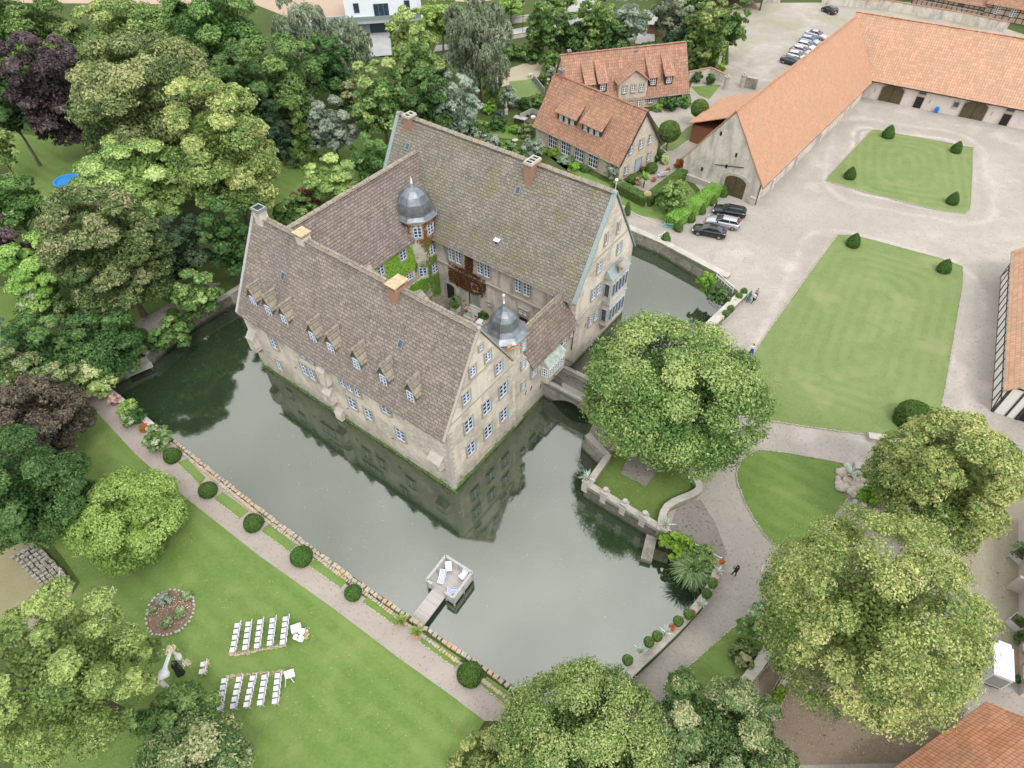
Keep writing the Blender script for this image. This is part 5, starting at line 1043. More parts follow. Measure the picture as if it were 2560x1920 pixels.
def leafbox(name, label, pts, w, z0, z1, pal, cat='hedge', leaf=.09, dens=1., parent=None, core=True):
    """clipped hedge along a centre line"""
    g = np.random.default_rng(int(abs(pts[0][0])*10)); P = []; N = []; mb = MB()
    for a, b in zip(pts[:-1], pts[1:]):
        a = np.array(a[:2]); b = np.array(b[:2]); L = np.linalg.norm(b-a); d = (b-a)/L; s = np.array([-d[1], d[0]]); h = z1-z0
        if core: c = (a+b)/2; mb.obox((c[0], c[1], (z0+z1)/2-.03), (L, w*.94, h*.96), math.atan2(d[1], d[0]))
        for (A, nv, f) in ((L*w, (0, 0, 1), 't'), (L*h, (*s, 0), 'l'), (L*h, (*-s, 0), 'r'), (w*h, (*d, 0), 'e'), (w*h, (*-d, 0), 'f')):
            n = int(A/(leaf*leaf)*1.5*dens); u = g.uniform(0, 1, n); v = g.uniform(0, 1, n); o = g.normal(size=n)*.03+.0
            if f == 't': p = a+np.outer(u*L, d)+np.outer((v-.5)*w, s); z = z1+o+.05*np.sin(u*L*1.3)-.35*np.abs(v-.5)**3*w
            elif f in 'lr': p = a+np.outer(u*L, d)+np.outer((w/2+o)*(1 if f == 'l' else -1), s); z = z0+v*h
            else: p = (b if f == 'e' else a)+np.outer((u-.5)*w, s)+np.outer(o*np.ones(n), d); z = z0+v*h
            P.append(np.c_[p, z]); N.append(np.tile(np.array(nv, float), (n, 1)))
    P = np.concatenate(P); N = np.concatenate(N); n = len(P)
    me = leafmesh(name, P, N+g.normal(size=(n, 3))*.5, leaf*g.uniform(.7, 1.3, n), .5+.12*np.sin(P[:, 0]*1.9+P[:, 1])+g.normal(size=n)*.18, ML[pal], .6, g)
    if core: me.materials.append(M['core']); joinmat(me, mb)
    o = link(name, me, parent); return tag(o, label, cat) if label else o
# ---- trees: (photo ellipse of the crown) centre x, y, half-width, half-height
T = tree
T(560, 70, 130, 140, 'green', 'tall bushy green tree at the top, left of the white house', dens=1.1, clear=3)
T(90, 55, 125, 110, 'green', 'broad green tree in the top left corner', clear=3)
T(20, 220, 75, 130, 'dark', 'dark tree on the left edge beside the copper beech', clear=3)
T(330, 75, 135, 85, 'lime', 'yellowish green tree beside the ploughed field, behind the huge lime', clear=3)
T(168, 218, 112, 152, 'purple', 'copper beech with dark purple-brown foliage', style='spiky', clear=.2, lob=50)
T(400, 262, 178, 180, 'bigl', 'huge pale olive-green lime tree, tallest of the park', clear=2, dens=1.2, lob=60, style='dome')
T(575, 380, 125, 190, 'limey', 'tall lime tree with yellowing foliage beside the garden lawn', clear=2, dens=1.15, lob=48, style='dome')
T(355, 440, 148, 106, 'maple', 'light fresh-green maple in front of the huge lime', clear=3, style='feather')
T(575, 590, 62, 110, 'dark', 'dark evergreen between the lime and the castle gable', clear=1)
T(465, 610, 72, 95, 'conifer', 'dark conifer behind the mottled round tree', clear=1)
T(280, 610, 140, 166, 'olive', 'large round tree with mottled beige-green foliage left of the castle', clear=2, dens=1.2, lob=60, style='dome')
T(38, 485, 82, 82, 'green', 'blue-green tree on the left edge below the trampoline lawn', clear=3)
T(10, 345, 48, 50, 'limey', 'small yellowish tree crown on the left edge above the blue-green tree', clear=3)
T(110, 655, 95, 80, 'bright', 'light green loose tree left of the mottled round tree', clear=2)
T(10, 600, 70, 95, 'purple', 'dark red-brown tree on the left edge in the shade', clear=2)
T(500, 720, 55, 58, 'lime', 'small olive-green tree at the shady moat bank', clear=.5)
T(250, 848, 108, 86, 'dark', 'dense dark green tree over the boat landing', clear=0, style='dome', lob=44, dens=1.2)
T(118, 850, 68, 100, 'dark', 'dark green tree between the blue spruce and the boat landing', clear=.5)
T(45, 835, 46, 92, 'spruce', 'slender blue-grey spruce with a pointed tip', cat='conifer', style='cone', clear=0)
T(40, 920, 85, 75, 'olive', 'beige-tinged tree on the left edge above the dark purple one', clear=2)
T(88, 1030, 132, 118, 'brown', 'dark purple-brown tree leaning over the garden lawn', style='spiky', clear=1, lob=40)
T(135, 935, 68, 55, 'olive', 'olive crown rising beside the purple-brown tree and the path', clear=2)
T(52, 1205, 145, 150, 'dark', 'big dark green tree on the left edge above the algae pond', clear=1.5)
T(318, 1275, 130, 110, 'bright', 'round bright green tree standing alone on the garden lawn', clear=.4, lob=44, style='dome')
T(145, 1660, 215, 222, 'acacia', 'huge feathery yellow-green acacia in the bottom left corner', clear=2.5, style='feather', dens=1.15, lob=60, dead=4)
T(418, 1790, 102, 88, 'green', 'dark green tree with beige seed heads beside the wedding arch', clear=1.5)
T(455, 1925, 160, 85, 'olive', 'mottled tree at the bottom edge below the wedding chairs', clear=1.5)
T(775, 95, 80, 92, 'grey', 'grey-green weeping tree left of the white house', style='willow', clear=2)
T(715, 195, 115, 105, 'green', 'wide tree with yellow-tipped foliage in the middle of the wood', clear=2)
T(640, 230, 70, 120, 'dark', 'dark tree in the wood behind the yellowing lime', clear=2)
T(850, 170, 56, 88, 'dark', 'dark conifer-like tree in front of the white house', clear=1)
T(898, 112, 50, 60, 'grey', 'grey-olive tree below the outdoor steps of the white house', style='willow', clear=2)
T(1050, 97, 58, 72, 'maple', 'maple with yellow top at the right corner of the white house', clear=2)
T(1070, 165, 58, 80, 'lime', 'olive tree between the maple and the big willow', clear=2)
T(1085, 270, 62, 95, 'dark', 'dark tree behind the twin-flue chimney', clear=1)
T(1215, 118, 92, 118, 'grey', 'big grey-green willow behind the castle', style='willow', clear=2, dens=1.2)
T(1125, 45, 50, 55, 'bright', 'light green tree at the top beside the driveway', clear=2)
T(970, 255, 80, 108, 'lime', 'yellow-olive tree directly behind the castle roof', clear=2, lob=36)
T(897, 240, 36, 45, 'olive', 'brownish small tree beside the yellow-olive one', clear=1)
T(847, 315, 62, 82, 'silver', 'silvery grey-green tree at the lawn edge', clear=.5)
T(765, 275, 45, 50, 'grey', 'grey-green tree behind the golden conifer', clear=1)
T(767, 320, 36, 84, 'thuja', 'narrow golden-green conifer at the lawn edge', cat='conifer', style='cone', clear=0)
T(705, 315, 42, 86, 'conifer', 'dark spruce left of the golden conifer', cat='conifer', style='cone', clear=0)
T(662, 300, 30, 80, 'brown', 'brownish drooping conifer left of the dark spruce', cat='conifer', style='cone', clear=0)
T(1155, 275, 68, 84, 'silver', 'pale green tree behind the castle ridge, right of the dark one', clear=.5, lob=36)
T(838, 440, 64, 56, 'maple', 'light green small maple close to the rear castle roof', clear=1, style='feather')
T(945, 400, 48, 62, 'green', 'dense round tree touching the castle roof verge', clear=.3)
T(1380, 75, 42, 66, 'green', 'ivy-clad tree beside the street lamp', clear=1)
T(1440, 95, 50, 46, 'dark', 'dark bushy tree right of the ivy-clad one', clear=.5)
T(1512, 70, 50, 62, 'lime', 'yellowish bushy tree in the row behind the long house', clear=1)
T(1597, 65, 44, 64, 'silver', 'round grey-green pollard behind the long house', clear=1)
T(1560, 105, 34, 40, 'dark', 'dark tree between the yellowish and the grey-green ones', clear=.5)
T(1698, 52, 50, 54, 'grey', 'grey-green pollard right of the wooden hut', clear=2)
T(1735, 100, 46, 46, 'conifer', 'spreading dark conifer right of the wooden hut', clear=.3)
T(1792, 90, 50, 64, 'lime', 'loose olive tree beside the open shed', clear=2)
T(1760, 20, 40, 35, 'dark', 'dark tree left of the open shed', clear=2)
T(1853, 82, 32, 58, 'green', 'slim leaning ivy-covered tree at the gravel yard', clear=1.5)
T(1430, 10, 36, 22, 'lime', 'small tree at the top edge beside the road', clear=1.5)
T(1300, 18, 36, 25, 'bright', 'light tree at the top edge above the grey wall', clear=1.5)
T(1680, 992, 240, 180, 'lime', 'great spreading lime tree on the terrace beside the bridge', clear=2.0, dens=1.25, lob=70, style='dome')
T(2350, 1228, 162, 172, 'limey', 'yellow-green tree beside the half-timbered barn', clear=2.2, lob=56, dens=1.2, style='dome')
T(2150, 1568, 280, 288, 'limey', 'largest yellow-green tree with pale dead branches, bottom right', clear=2.5, dens=1.3, lob=110, dead=5, style='dome')
T(1445, 1895, 238, 182, 'lime', 'light green tree at the bottom centre covering the end of the moat', clear=1.5, dens=1.1, lob=70, style='dome')
T(1765, 1888, 215, 180, 'olive', 'tree with beige seed heads at the bottom, right of the light green one', clear=1.5, lob=48)
T(1190, 1920, 85, 55, 'limey', 'low yellow-green tree at the bottom edge', clear=.3)
BT = []
# ball-headed trees by the front house
for (px, py, r_, l) in ((1689, 336, 27, 'ball-headed tree on the small lawn, nearer the stone house'), (1766, 280, 22, 'ball-headed tree on the small lawn, nearer the gate pillars')):
    BT.append((px, py, r_, l))
S = shrub
S(240, 922, 46, 44, 'varieg', 'bright yellow-green shrub at the start of the garden path', style='dome', dens=1.5)
S(112, 740, 58, 52, 'white', 'shrub with cream flower heads in the shady park')
S(402, 835, 30, 22, 'dark', 'low dark shrub on the bank beside the boat'); S(432, 815, 42, 34, 'green', 'spreading shrub on the shady bank, beside the dark path')
S(455, 795, 30, 24, 'dark', 'dark shrub at the bend of the shady path'); S(205, 890, 40, 34, 'olive', 'olive shrub below the dense dark tree')
S(285, 975, 12, 12, 'pinkfl', 'pink hydrangea bush beside the garden path'); S(318, 1000, 22, 20, 'bright', 'yellow-green perennial clump by the low garden wall')
S(325, 1025, 18, 18, 'white', 'small white-flowering bush by the low garden wall'); S(358, 1048, 9, 8, 'orangefl', 'orange-flowering clump beside the ladder')
S(392, 1075, 32, 28, 'white', 'white hydrangea bush at the corner of the low garden wall'); S(345, 1015, 14, 20, 'dark', 'dark climber on the low garden wall')
S(755, 520, 48, 36, 'green', 'round shrub on the lawn behind the rear wing'); S(772, 488, 36, 24, 'redshrub', 'dark red shrub on the lawn behind the rear wing')
pass
def tuft(name, label, P, r, n, pal, seed=1, w=.03, cat='grass'):
    g = np.random.default_rng(seed); a = g.uniform(0, 6.283, n); L = r*g.uniform(.55, 1.1, n); up = r*g.uniform(.45, .95, n); K = 5; V = np.empty((n, K+1, 2, 3)); bx = g.normal(size=(n, 2))*r*.10
    for k in range(K+1):
        t = k/K; x = L*t; z = up*(2.4*t-1.9*t*t); ww = w*(1-t)+.006
        for s in (0, 1): V[:, k, s, 0] = bx[:, 0]+x*np.cos(a)-(s*2-1)*ww*np.sin(a); V[:, k, s, 1] = bx[:, 1]+x*np.sin(a)+(s*2-1)*ww*np.cos(a); V[:, k, s, 2] = z
    F = []
    for i in range(n):
        b = i*(K+1)*2
        for k in range(K): F.append((b+2*k, b+2*k+1, b+2*k+3, b+2*k+2))
    me = D.meshes.new(name); me.from_pydata(V.reshape(-1, 3).tolist(), [], F); q = me.attributes.new('tint', 'FLOAT', 'FACE'); q.data.foreach_set('value', np.repeat(g.uniform(0, 1, n), K).astype(np.float32)); me.materials.append(ML[pal])
    return tag(link(name, me, None, P), label, cat)
_q = at(1718, 1440, G); tuft('ornamental_grass', 'big tuft of ornamental grass hanging over the moat', (_q.x, _q.y, G-.3), 1.9, 900, 'reed')
S(1716, 1440, 22, 18, 'hedged', 'dark leafy base of bank plants inside the ornamental grass')
S(1690, 1378, 34, 22, 'ivy', 'fresh green bank plants below the white railing'); S(1745, 1412, 34, 22, 'lime', 'yellowish bank plants below the white railing'); S(1655, 1360, 20, 14, 'ivy', 'green creeper at the foot of the terrace')
S(1772, 718, 20, 22, 'ivy', 'light green shrub on the moat bank by the railing'); S(1800, 752, 26, 18, 'dark', 'darker shrub on the moat bank by the broad parapet')
S(1870, 1580, 30, 40, 'white', 'white-flowering rose bush beside the grass strip'); S(1845, 1650, 34, 30, 'olive', 'brownish rose bush beside the grass strip'); S(1895, 1545, 24, 22, 'white', 'small rose bush at the top of the grass strip')
S(2195, 1240, 26, 20, 'ivy', 'small fresh shrub beside the heap of boulders'); S(2165, 1262, 26, 14, 'ivy', 'low green plants beside the heap of boulders')
# house gardens
gl = [(1345, 135, 40, 22, 'green'), (1290, 130, 34, 20, 'green'), (1395, 160, 30, 26, 'green'), (1450, 150, 34, 18, 'dark'), (1520, 140, 30, 14, 'dark'), (1640, 130, 26, 12, 'dark'), (1700, 140, 34, 22, 'green'), (1800, 150, 36, 28, 'ivy'),
      (1760, 165, 30, 22, 'green'), (1762, 205, 16, 18, 'dark'), (1795, 212, 16, 16, 'dark'), (1820, 190, 18, 22, 'ivy'), (1248, 232, 26, 34, 'bright'), (1290, 245, 26, 28, 'silver'), (1325, 262, 30, 22, 'dark'), (1360, 255, 22, 20, 'green'),
      (1215, 320, 30, 18, 'green'), (1260, 310, 24, 18, 'dark'), (1240, 352, 30, 18, 'silver'), (1280, 372, 26, 20, 'green'), (1350, 372, 42, 34, 'silver'), (1330, 330, 24, 18, 'olive'), (1300, 325, 18, 12, 'ivy'), (1205, 350, 14, 12, 'pinkfl'),
      (1395, 385, 20, 10, 'ivy'), (1425, 405, 24, 14, 'silver'), (1450, 420, 18, 12, 'ivy'), (1475, 428, 16, 10, 'dark'), (1545, 435, 30, 32, 'silver'), (1560, 470, 24, 16, 'olive'), (1690, 270, 30, 14, 'dark'), (1725, 265, 22, 14, 'green'), (1660, 280, 16, 12, 'bright'),
      (1660, 398, 16, 18, 'dark'), (1675, 410, 12, 14, 'varieg'), (1692, 508, 42, 44, 'lime'), (1680, 480, 14, 14, 'maple'), (1712, 420, 14, 16, 'orangefl'), (1400, 190, 20, 20, 'silver'), (1375, 200, 14, 18, 'green'), (1440, 402, 14, 10, 'white'), (1265, 285, 12, 14, 'spruce'),
      (1185, 300, 26, 30, 'dark'), (1310, 385, 34, 22, 'green'), (1330, 405, 20, 14, 'dark'), (1240, 270, 20, 14, 'ivy')]
wh = {'green': 'green', 'dark': 'dark green', 'ivy': 'fresh green', 'bright': 'light green', 'silver': 'grey-green', 'olive': 'brownish', 'pinkfl': 'pink-flowering', 'orangefl': 'orange-flowering', 'white': 'white-flowering', 'spruce': 'blue-grey', 'lime': 'green-and-cream', 'varieg': 'yellow-striped', 'maple': 'pale green'}
spots = ['in the hedge bank above the pale pond', 'at the left end of the bank above the pale pond', 'left of the long stone house', 'behind the left end of the long stone house', 'behind the middle of the long stone house', 'below the wooden hut', 'behind the right end of the long stone house', 'among the plants before the gate pillar with the ball',
 'inside the corner of the tiled garden wall', 'against the tiled garden wall, left one', 'against the tiled garden wall, right one', 'beside the gate pillar with the ball', 'at the left edge of the square house lawn', 'below the square house lawn, left one', 'below the square house lawn, nearest the front house', 'at the corner of the front house gable',
 'in the flower bed behind the castle, left part', 'in the flower bed behind the castle, middle part', 'along the moat lane behind the castle ridge, left one', 'along the moat lane behind the castle ridge, middle one', 'large one at the left corner of the front house', 'next to the garden table', 'beside the garden table', 'near the lane and the small cone',
 'under the first latticed window', 'under the second latticed window', 'under the third latticed window', 'under the fourth latticed window', 'climbing the right corner of the front house', 'at the foot of the climber on the front house', 'in front of the right end of the long stone house', 'at the right corner of the long stone house', 'in front of the stone cross gable',
 'at the far corner of the front house', 'beside the gravel at the far corner of the front house', 'large one on the hedged garden lawn', 'above the large shrub on the hedged lawn', 'against the near corner of the long barn', 'beside the pond behind the front house', 'left of the pond-side bush', 'among the bed under the latticed windows', 'round one in the garden behind the castle',
 'behind the castle ridge left of the flower bed', 'along the moat lane near the front house', 'along the moat lane at the three-flue chimney', 'near the garden sculpture']
for (x, y, a, b, c), s_ in zip(gl, spots): S(x, y, a*(.62 if a < 20 or 'latticed' in s_ or 'front house' in s_ else .8), b*(.66 if a < 20 or 'latticed' in s_ or 'front house' in s_ else .85), c, wh[c]+' garden shrub '+s_, lf=.9, dens=1.3)
# ---- box balls and cones
def tp(kind, px, py, rpx, hk, label, group=None, pal='box', **k):
    P = at(px, py); Z = depth(P); r = rpx*Z/CF; return topiary(kind, (P.x, P.y, P.z), r, r*hk, label, group, pal=pal, **k)
gy = 'clipped yew domes along the garden path'
for i, (x, y, r_) in enumerate([(430, 1118, 21), (517, 1206, 22), (628, 1290, 24), (746, 1376, 27), (872, 1470, 21), (1158, 1678, 31), (1276, 1765, 30)]):
    tp('dome', x, y+r_*.3, r_, 1.45, 'clipped yew dome beside the garden path, %s from the white hydrangea' % ('first', 'second', 'third', 'fourth', 'fifth', 'sixth', 'seventh')[i], gy, leaf=.07)
for px, py, r_, l in BT:
    P, Rx, Rz, Z = solve(px, py, r_, r_*.95, 1.9); t = thing('ball_tree', l, 'tree', (P.x, P.y, G), 0, 'ball-headed trees on the small lawn'); o = topiary('ball', (0, 0, 0), Rx, Rx*1.85, 'x', None, 'crown', 'hedged', leaf=.12); o.parent = t; o.location = (0, 0, P.z-G-Rx)
    for q in ('label', 'category'): del o[q]
    m = MB(); m.tube((0, 0, -.1), (0, 0, P.z-G), .11, .08, 8); m.build('trunk', M['bark'], t)
tp('ball', 442, 775, 15, 1.8, 'clipped ball on the shady bank nearer the castle'); tp('ball', 360, 825, 17, 1.7, 'clipped ball on the shady bank nearer the boat')
gc = 'clipped cones on the courtyard lawns'
for x, y, r_, l in ((2232, 366, 14, 'clipped cone at the top corner of the far courtyard lawn'), (2401, 407, 12.5, 'clipped cone at the right corner of the far courtyard lawn'), (2134, 466, 13.5, 'clipped cone at the left corner of the far courtyard lawn'), (2388, 535, 14, 'clipped cone at the bottom corner of the far courtyard lawn'),
                    (2138, 635, 16, 'clipped cone at the top left corner of the large courtyard lawn'), (2362, 704, 16, 'clipped cone at the top right corner of the large courtyard lawn')):
    tp('cone', x, y, r_, 2.35, l, gc, 'box', leaf=.09)
tp('stub', 2272, 1078, 42, 1.35, 'very broad clipped dome at the bottom of the large courtyard lawn', leaf=.09)
gk = 'clipped cones beside the parked cars'
for i, (x, y, r_) in enumerate([(1672, 612, 11.5), (1704, 586, 11.5), (1735, 564, 11.5), (1762, 544, 11.5), (1790, 523, 11.5), (1817, 502, 12.5)]):
    tp('cone', x, y, r_, 2.4, 'clipped cone near the parked cars, %s' % ('nearest the moat wall', 'second from the moat wall', 'third from the moat wall', 'fourth from the moat wall', 'fifth from the moat wall', 'next to the arched barn door')[i], gk, 'hedged', leaf=.08)
tp('cone', 1577, 545, 8, 5, 'slim clipped column beside the tall castle gable', pal='hedged', leaf=.08); tp('cone', 1205, 362, 6, 2.4, 'tiny clipped cone on the moat lane behind the castle', pal='hedged', leaf=.08)
tp('ball', 1640, 440, 15, 1.7, 'large clipped ball before the blue house door', pal='hedged', leaf=.09); tp('ball', 1593, 464, 15, 1.4, 'clipped ball at the bend of the L-shaped hedge', pal='hedged', leaf=.09); tp('ball', 1621, 437, 7, 1.7, 'small clipped ball beside the blue house door', leaf=.08)
leafbox('clipped_hedge', 'L-shaped clipped hedge round the small garden of the front house', [tuple(at(*q)[:2]) for q in ((1562, 487), (1625, 522), (1717, 455))], 1.5, G, G+1.5, 'hedged', leaf=.09, dens=1.3)
leafbox('clipped_hedge', 'long bright clipped hedge beside the parked cars', [tuple(at(*q)[:2]) for q in ((1683, 578), (1730, 550), (1800, 496))], 2.0, G, G+1.6, 'hedge', leaf=.09, dens=1.3)
# ---- creepers on the castle
def climber(label, pal, x, y0, y1, z0, z1, n, seed, nx=-1, th=.15, parent=None, axis='x', edge=.35, name='wall_creeper', leaf=.13, holes=()):
    g = np.random.default_rng(seed); u = g.uniform(0, 1, n); v = g.uniform(0, 1, n); keep = (np.abs(u-.5)*2)**3+(np.abs(v-.5)*2)**3+g.uniform(-edge, edge, n)+.35*np.sin(u*9+v*7) < .85; Y_ = y0+u*(y1-y0); Z_ = z0+v*(z1-z0)
    for hy, hz, hw, hh in holes: keep &= ~((np.abs(Y_-hy) < hw) & (np.abs(Z_-hz) < hh))
    u = u[keep]; v = v[keep]; k = len(u); o = g.uniform(0, th, k)
    P = np.c_[x+nx*o, y0+u*(y1-y0), z0+v*(z1-z0)] if axis == 'x' else np.c_[y0+u*(y1-y0), x+nx*o, z0+v*(z1-z0)]
    N = np.tile(np.array([nx, 0, .7] if axis == 'x' else [0, nx, .7], float), (k, 1)); me = leafmesh(name, P, N+g.normal(size=(k, 3))*.4, leaf*g.uniform(.7, 1.3, k), .5+.2*np.sin(P[:, 1]*3)+g.normal(size=k)*.25, ML[pal], .6, g)
    return tag(link(name, me, None, CO, CANG), label, 'climber')
climber('dark red creeper spreading over the courtyard facade below the windows', 'red', 21.26, 12.4, 18.2, 4.1, 7.3, 2600, 5, edge=.9); climber('thin red creeper climbing beside the downpipe to the courtyard eaves', 'red', 21.26, 14.2, 15.4, 7.0, 10.0, 1100, 6, edge=.6)
climber('bright green ivy covering the upper wall of the rear courtyard wing', 'ivy', 21.46, 11.0, 19.0, 5.6, 10.6, 9000, 7, axis='y', edge=.5, holes=((13.5, 9.2, .65, .85), (17.2, 9.2, .65, .85), (17.6, 5.8, .6, .7))); climber('green ivy hanging over the courtyard gallery', 'ivy', 20.4, 15.0, 19.6, 2.8, 5.4, 4000, 8, axis='y')
g_ = np.random.default_rng(3); k = 7000; a_ = g_.uniform(R(-200), R(-60), k); z_ = g_.uniform(1.5, 12.4, k); kp = (np.sin(a_*3)+np.sin(z_*1.1+a_*2)*.8+g_.normal(size=k)*.5 > -.1)
for ad, zz in ((-90, 11.3), (-135, 11.3), (-180, 11.3), (-90, 8.4), (-135, 5.6), (-90, 5.6)): kp &= ~((np.abs(a_-R(ad)) < .30) & (np.abs(z_-zz) < .85))
a_ = a_[kp]; z_ = z_[kp]; k = len(a_)
P_ = np.c_[20.9+2.3*np.cos(a_), 22.3+2.3*np.sin(a_), z_]; N_ = np.c_[np.cos(a_), np.sin(a_), .7+0*a_]; me = leafmesh('wall_creeper', P_, N_+g_.normal(size=(k, 3))*.4, np.full(k, .13), np.clip((12.6-z_)/5+g_.normal(size=k)*.3, 0, 1), ML['maplered'], .6, g_); tag(link('wall_creeper', me, None, CO, CANG), 'green and rust-red creeper wrapping the courtyard tower', 'climber')
k = 1100; u_ = g_.uniform(-.5, 29.8, k); z_ = g_.exponential(.16, k)*(np.sin(u_*.9)+1.3); P_ = np.c_[np.full(k, -.08), u_, z_]; me = leafmesh('moss_fringe', P_, np.tile([-1., 0, .8], (k, 1)), np.full(k, .09), g_.uniform(0, 1, k), ML['hedged'], .6, g_); o = link('moss_fringe', me, None, CO, CANG); tag(o, 'fringe of water plants along the waterline of the long castle wall', 'plants', kind='stuff')
k = 700; u_ = g_.uniform(0, 14.5, k); z_ = g_.exponential(.16, k)*(np.sin(u_*1.3)+1.1); P_ = np.c_[u_, np.full(k, -.08), z_]; me = leafmesh('moss_fringe', P_, np.tile([0, -1., .8], (k, 1)), np.full(k, .09), g_.uniform(0, 1, k), ML['hedged'], .6, g_); o = link('moss_fringe', me, None, CO, CANG); tag(o, 'fringe of water plants along the waterline of the castle gable', 'plants', kind='stuff')
# ================================================================ furniture, vehicles, people
# ---- wedding chairs
def chair_parts():
    w = .185; seat = MB(); seat.box(-.2, .17, -w, w, .43, .47); cl = MB(); cl.box(-.195, .165, -w+.01, w-.01, .47, .51); fr = MB()
    for s in (-1, 1): fr.bar((.2, s*w, .46), (-.2, s*w, 0), .03); fr.bar((.17, s*w, .46), (.24, s*w, 0), .03)
    fr.bar((-.1, -w, .16), (-.1, w, .16), .025); fr.bar((.21, -w, .2), (.21, w, .2), .025)
    bk = MB(); bk.bar((.43, -w-.02, .90), (.43, w+.02, .90), .045, .05); bk.bar((.22, -w, .52), (.22, w, .52), .03, .04)
    for s in (-1, 1): bk.bar((.18, s*(w+.005), .46), (.435, s*(w+.005), .91), .035)
    pn = MB(); pn.bar((.24, 0, .54), (.405, 0, .86), 2*w-.05, .02)
    return [('seat', seat.mesh('seat', M['white'])), ('seat_pad', cl.mesh('seat_pad', M['cloth'])), ('frame', fr.mesh('frame', M['white'])), ('backrest', bk.mesh('backrest', M['white'])), ('back_panel', pn.mesh('back_panel', M['navy']))]
CP = chair_parts()
def chair(P, rz, label, group):
    t = thing('folding_chair', label, 'chair', P, rz, group)
    for n, me in CP: link(n, me, t)
    return t
z5 = lambda x, y, z=G: at(360+x/5.267, 1500+y/5.267, z)
od = ('first', 'second', 'third', 'fourth', 'fifth'); fx = math.radians(7)
for blk, tops, bots in (('upper', [(1155, 250), (1300, 235), (1455, 210), (1620, 195), (1790, 180)], [(1085, 570), (1250, 545), (1405, 525), (1575, 495), (1745, 485)]), ('lower', [(965, 975), (1160, 960), (1340, 950), (1495, 940), (1670, 925)], [(890, 1330), (1075, 1310), (1250, 1295), (1430, 1275), (1625, 1260)])):
    for c in range(5):
        a = z5(*tops[c], G+.45); b = z5(*bots[c], G+.45)
        for k in range(5):
            p = a.lerp(b, k/4); p.z = G+.05; n = (5-k) if blk == 'upper' else (k+1)
            chair(p, fx+R(3)*math.sin(c*3+k), '%s white folding chair from the aisle in the %s row from the arch, %s block' % (od[n-1], od[c], blk), 'white folding chairs on the lawn')
for (x, y, l) in ((695, 750, 'white chair with flowers before the arch, farther from the camera'), (675, 845, 'white chair with flowers before the arch, nearer the camera')):
    p = z5(x, y, G+.45); p.z = G+.05; chair(p, fx+.05, l, 'two chairs for the couple')
def flowers(name, label, pts, n, spread, pal, z, leaf=.05, cat='flowers', kind=None, hgt=.05, seed=1):
    g = np.random.default_rng(seed); P = []
    seg = [(np.array(a[:2]), np.array(b[:2])) for a, b in zip(pts[:-1], pts[1:])] or [(np.array(pts[0][:2]), np.array(pts[0][:2]))]
    for a, b in seg:
        m = n//len(seg); t = g.uniform(0, 1, m)[:, None]; q = a+(b-a)*t+g.normal(size=(m, 2))*spread; P.append(np.c_[q, z+g.uniform(0, hgt, m)])
    P = np.concatenate(P); k = len(P); me = leafmesh(name, P, np.tile([0, 0, 1.], (k, 1))+g.normal(size=(k, 3))*.4, leaf*g.uniform(.6, 1.3, k), g.uniform(0, 1, k), ML[pal], .8, g)
    o = link(name, me); tag(o, label, cat, kind=kind); return o
flowers('petal_border', 'line of scattered blush and white petals along the upper chair block', [z5(1050, 620), z5(1150, 640), z5(1400, 590), z5(1790, 535)], 700, .07, 'petal', G+.08, .045, kind='stuff')
flowers('petal_border', 'line of scattered blush and white petals along the lower chair block', [z5(1000, 930), z5(1250, 900), z5(1700, 880), z5(1780, 895)], 600, .07, 'petal', G+.08, .045, kind='stuff')
for i, (x, y) in enumerate(((745, 735), (715, 835))): flowers('flower_bunch', 'small bunch of blush flowers hanging on the %s couple chair' % ('farther', 'nearer')[i], [z5(x, y, G+.8)], 60, .1, 'petal', G+.6, .05, hgt=.35)
# ---- wedding arch
b1 = z5(480, 745); b2 = z5(330, 1140); H = 3.35
ar = thing('wedding_arch', 'tall wooden wedding arch draped in white cloth with flowers at its top corner', 'arch', (0, 0, 0))
for b in (b1, b2): m = MB(); m.bar(b, b+Vector((0, 0, H)), .08); m.box(b.x-.35, b.x+.35, b.y-.06, b.y+.06, G+.05, G+.12); m.build('arch_post', M['white'], ar)
m = MB(); m.bar(b1+Vector((0, .15, H)), b2+Vector((0, -.15, H)), .08); m.build('cross_bar', M['white'], ar)
m = MB(); g = random.Random(7)
def drape(a, b, wid, sag, n=14, seed=0):
    g = random.Random(seed); a = Vector(a); b = Vector(b); prev = None
    for i in range(n+1):
        t = i/n; c = a.lerp(b, t)+Vector((0, 0, -sag*4*t*(1-t))); w = wid(t); d = (b-a).normalized(); r = [c+Vector((w*math.cos(k*math.pi/3)*.5*(1+.2*g.random()), .5*w*math.sin(k*math.pi/3)*(1+.2*g.random()), .25*w*math.sin(k*2.1))) for k in range(6)]
        if abs(d.z) < .5: r = [c+Vector((0, 0, 0))+Vector((.45*w*math.cos(k*math.pi/3), .05*g.random(), .5*w*math.sin(k*math.pi/3)-w*.3)) for k in range(6)]
        if prev: m.add(prev+r, [(k, (k+1) % 6, 6+(k+1) % 6, 6+k) for k in range(6)], 0, True)
        prev = r
drape(b1+Vector((0, 0, H)), b2+Vector((0, 0, H)), lambda t: .28+.75*math.exp(-((t-.78)/.16)**2), .15); drape(b1+Vector((0, 0, H)), b1+Vector((0, 0, .1)), lambda t: .22+.3*math.exp(-((t-.5)/.12)**2)-.1*t, 0, seed=1); drape(b2+Vector((0, 0, H)), b2+Vector((0, 0, .1)), lambda t: .35-.1*t, 0, seed=2)
m.build('drape', M['cloth'], ar)
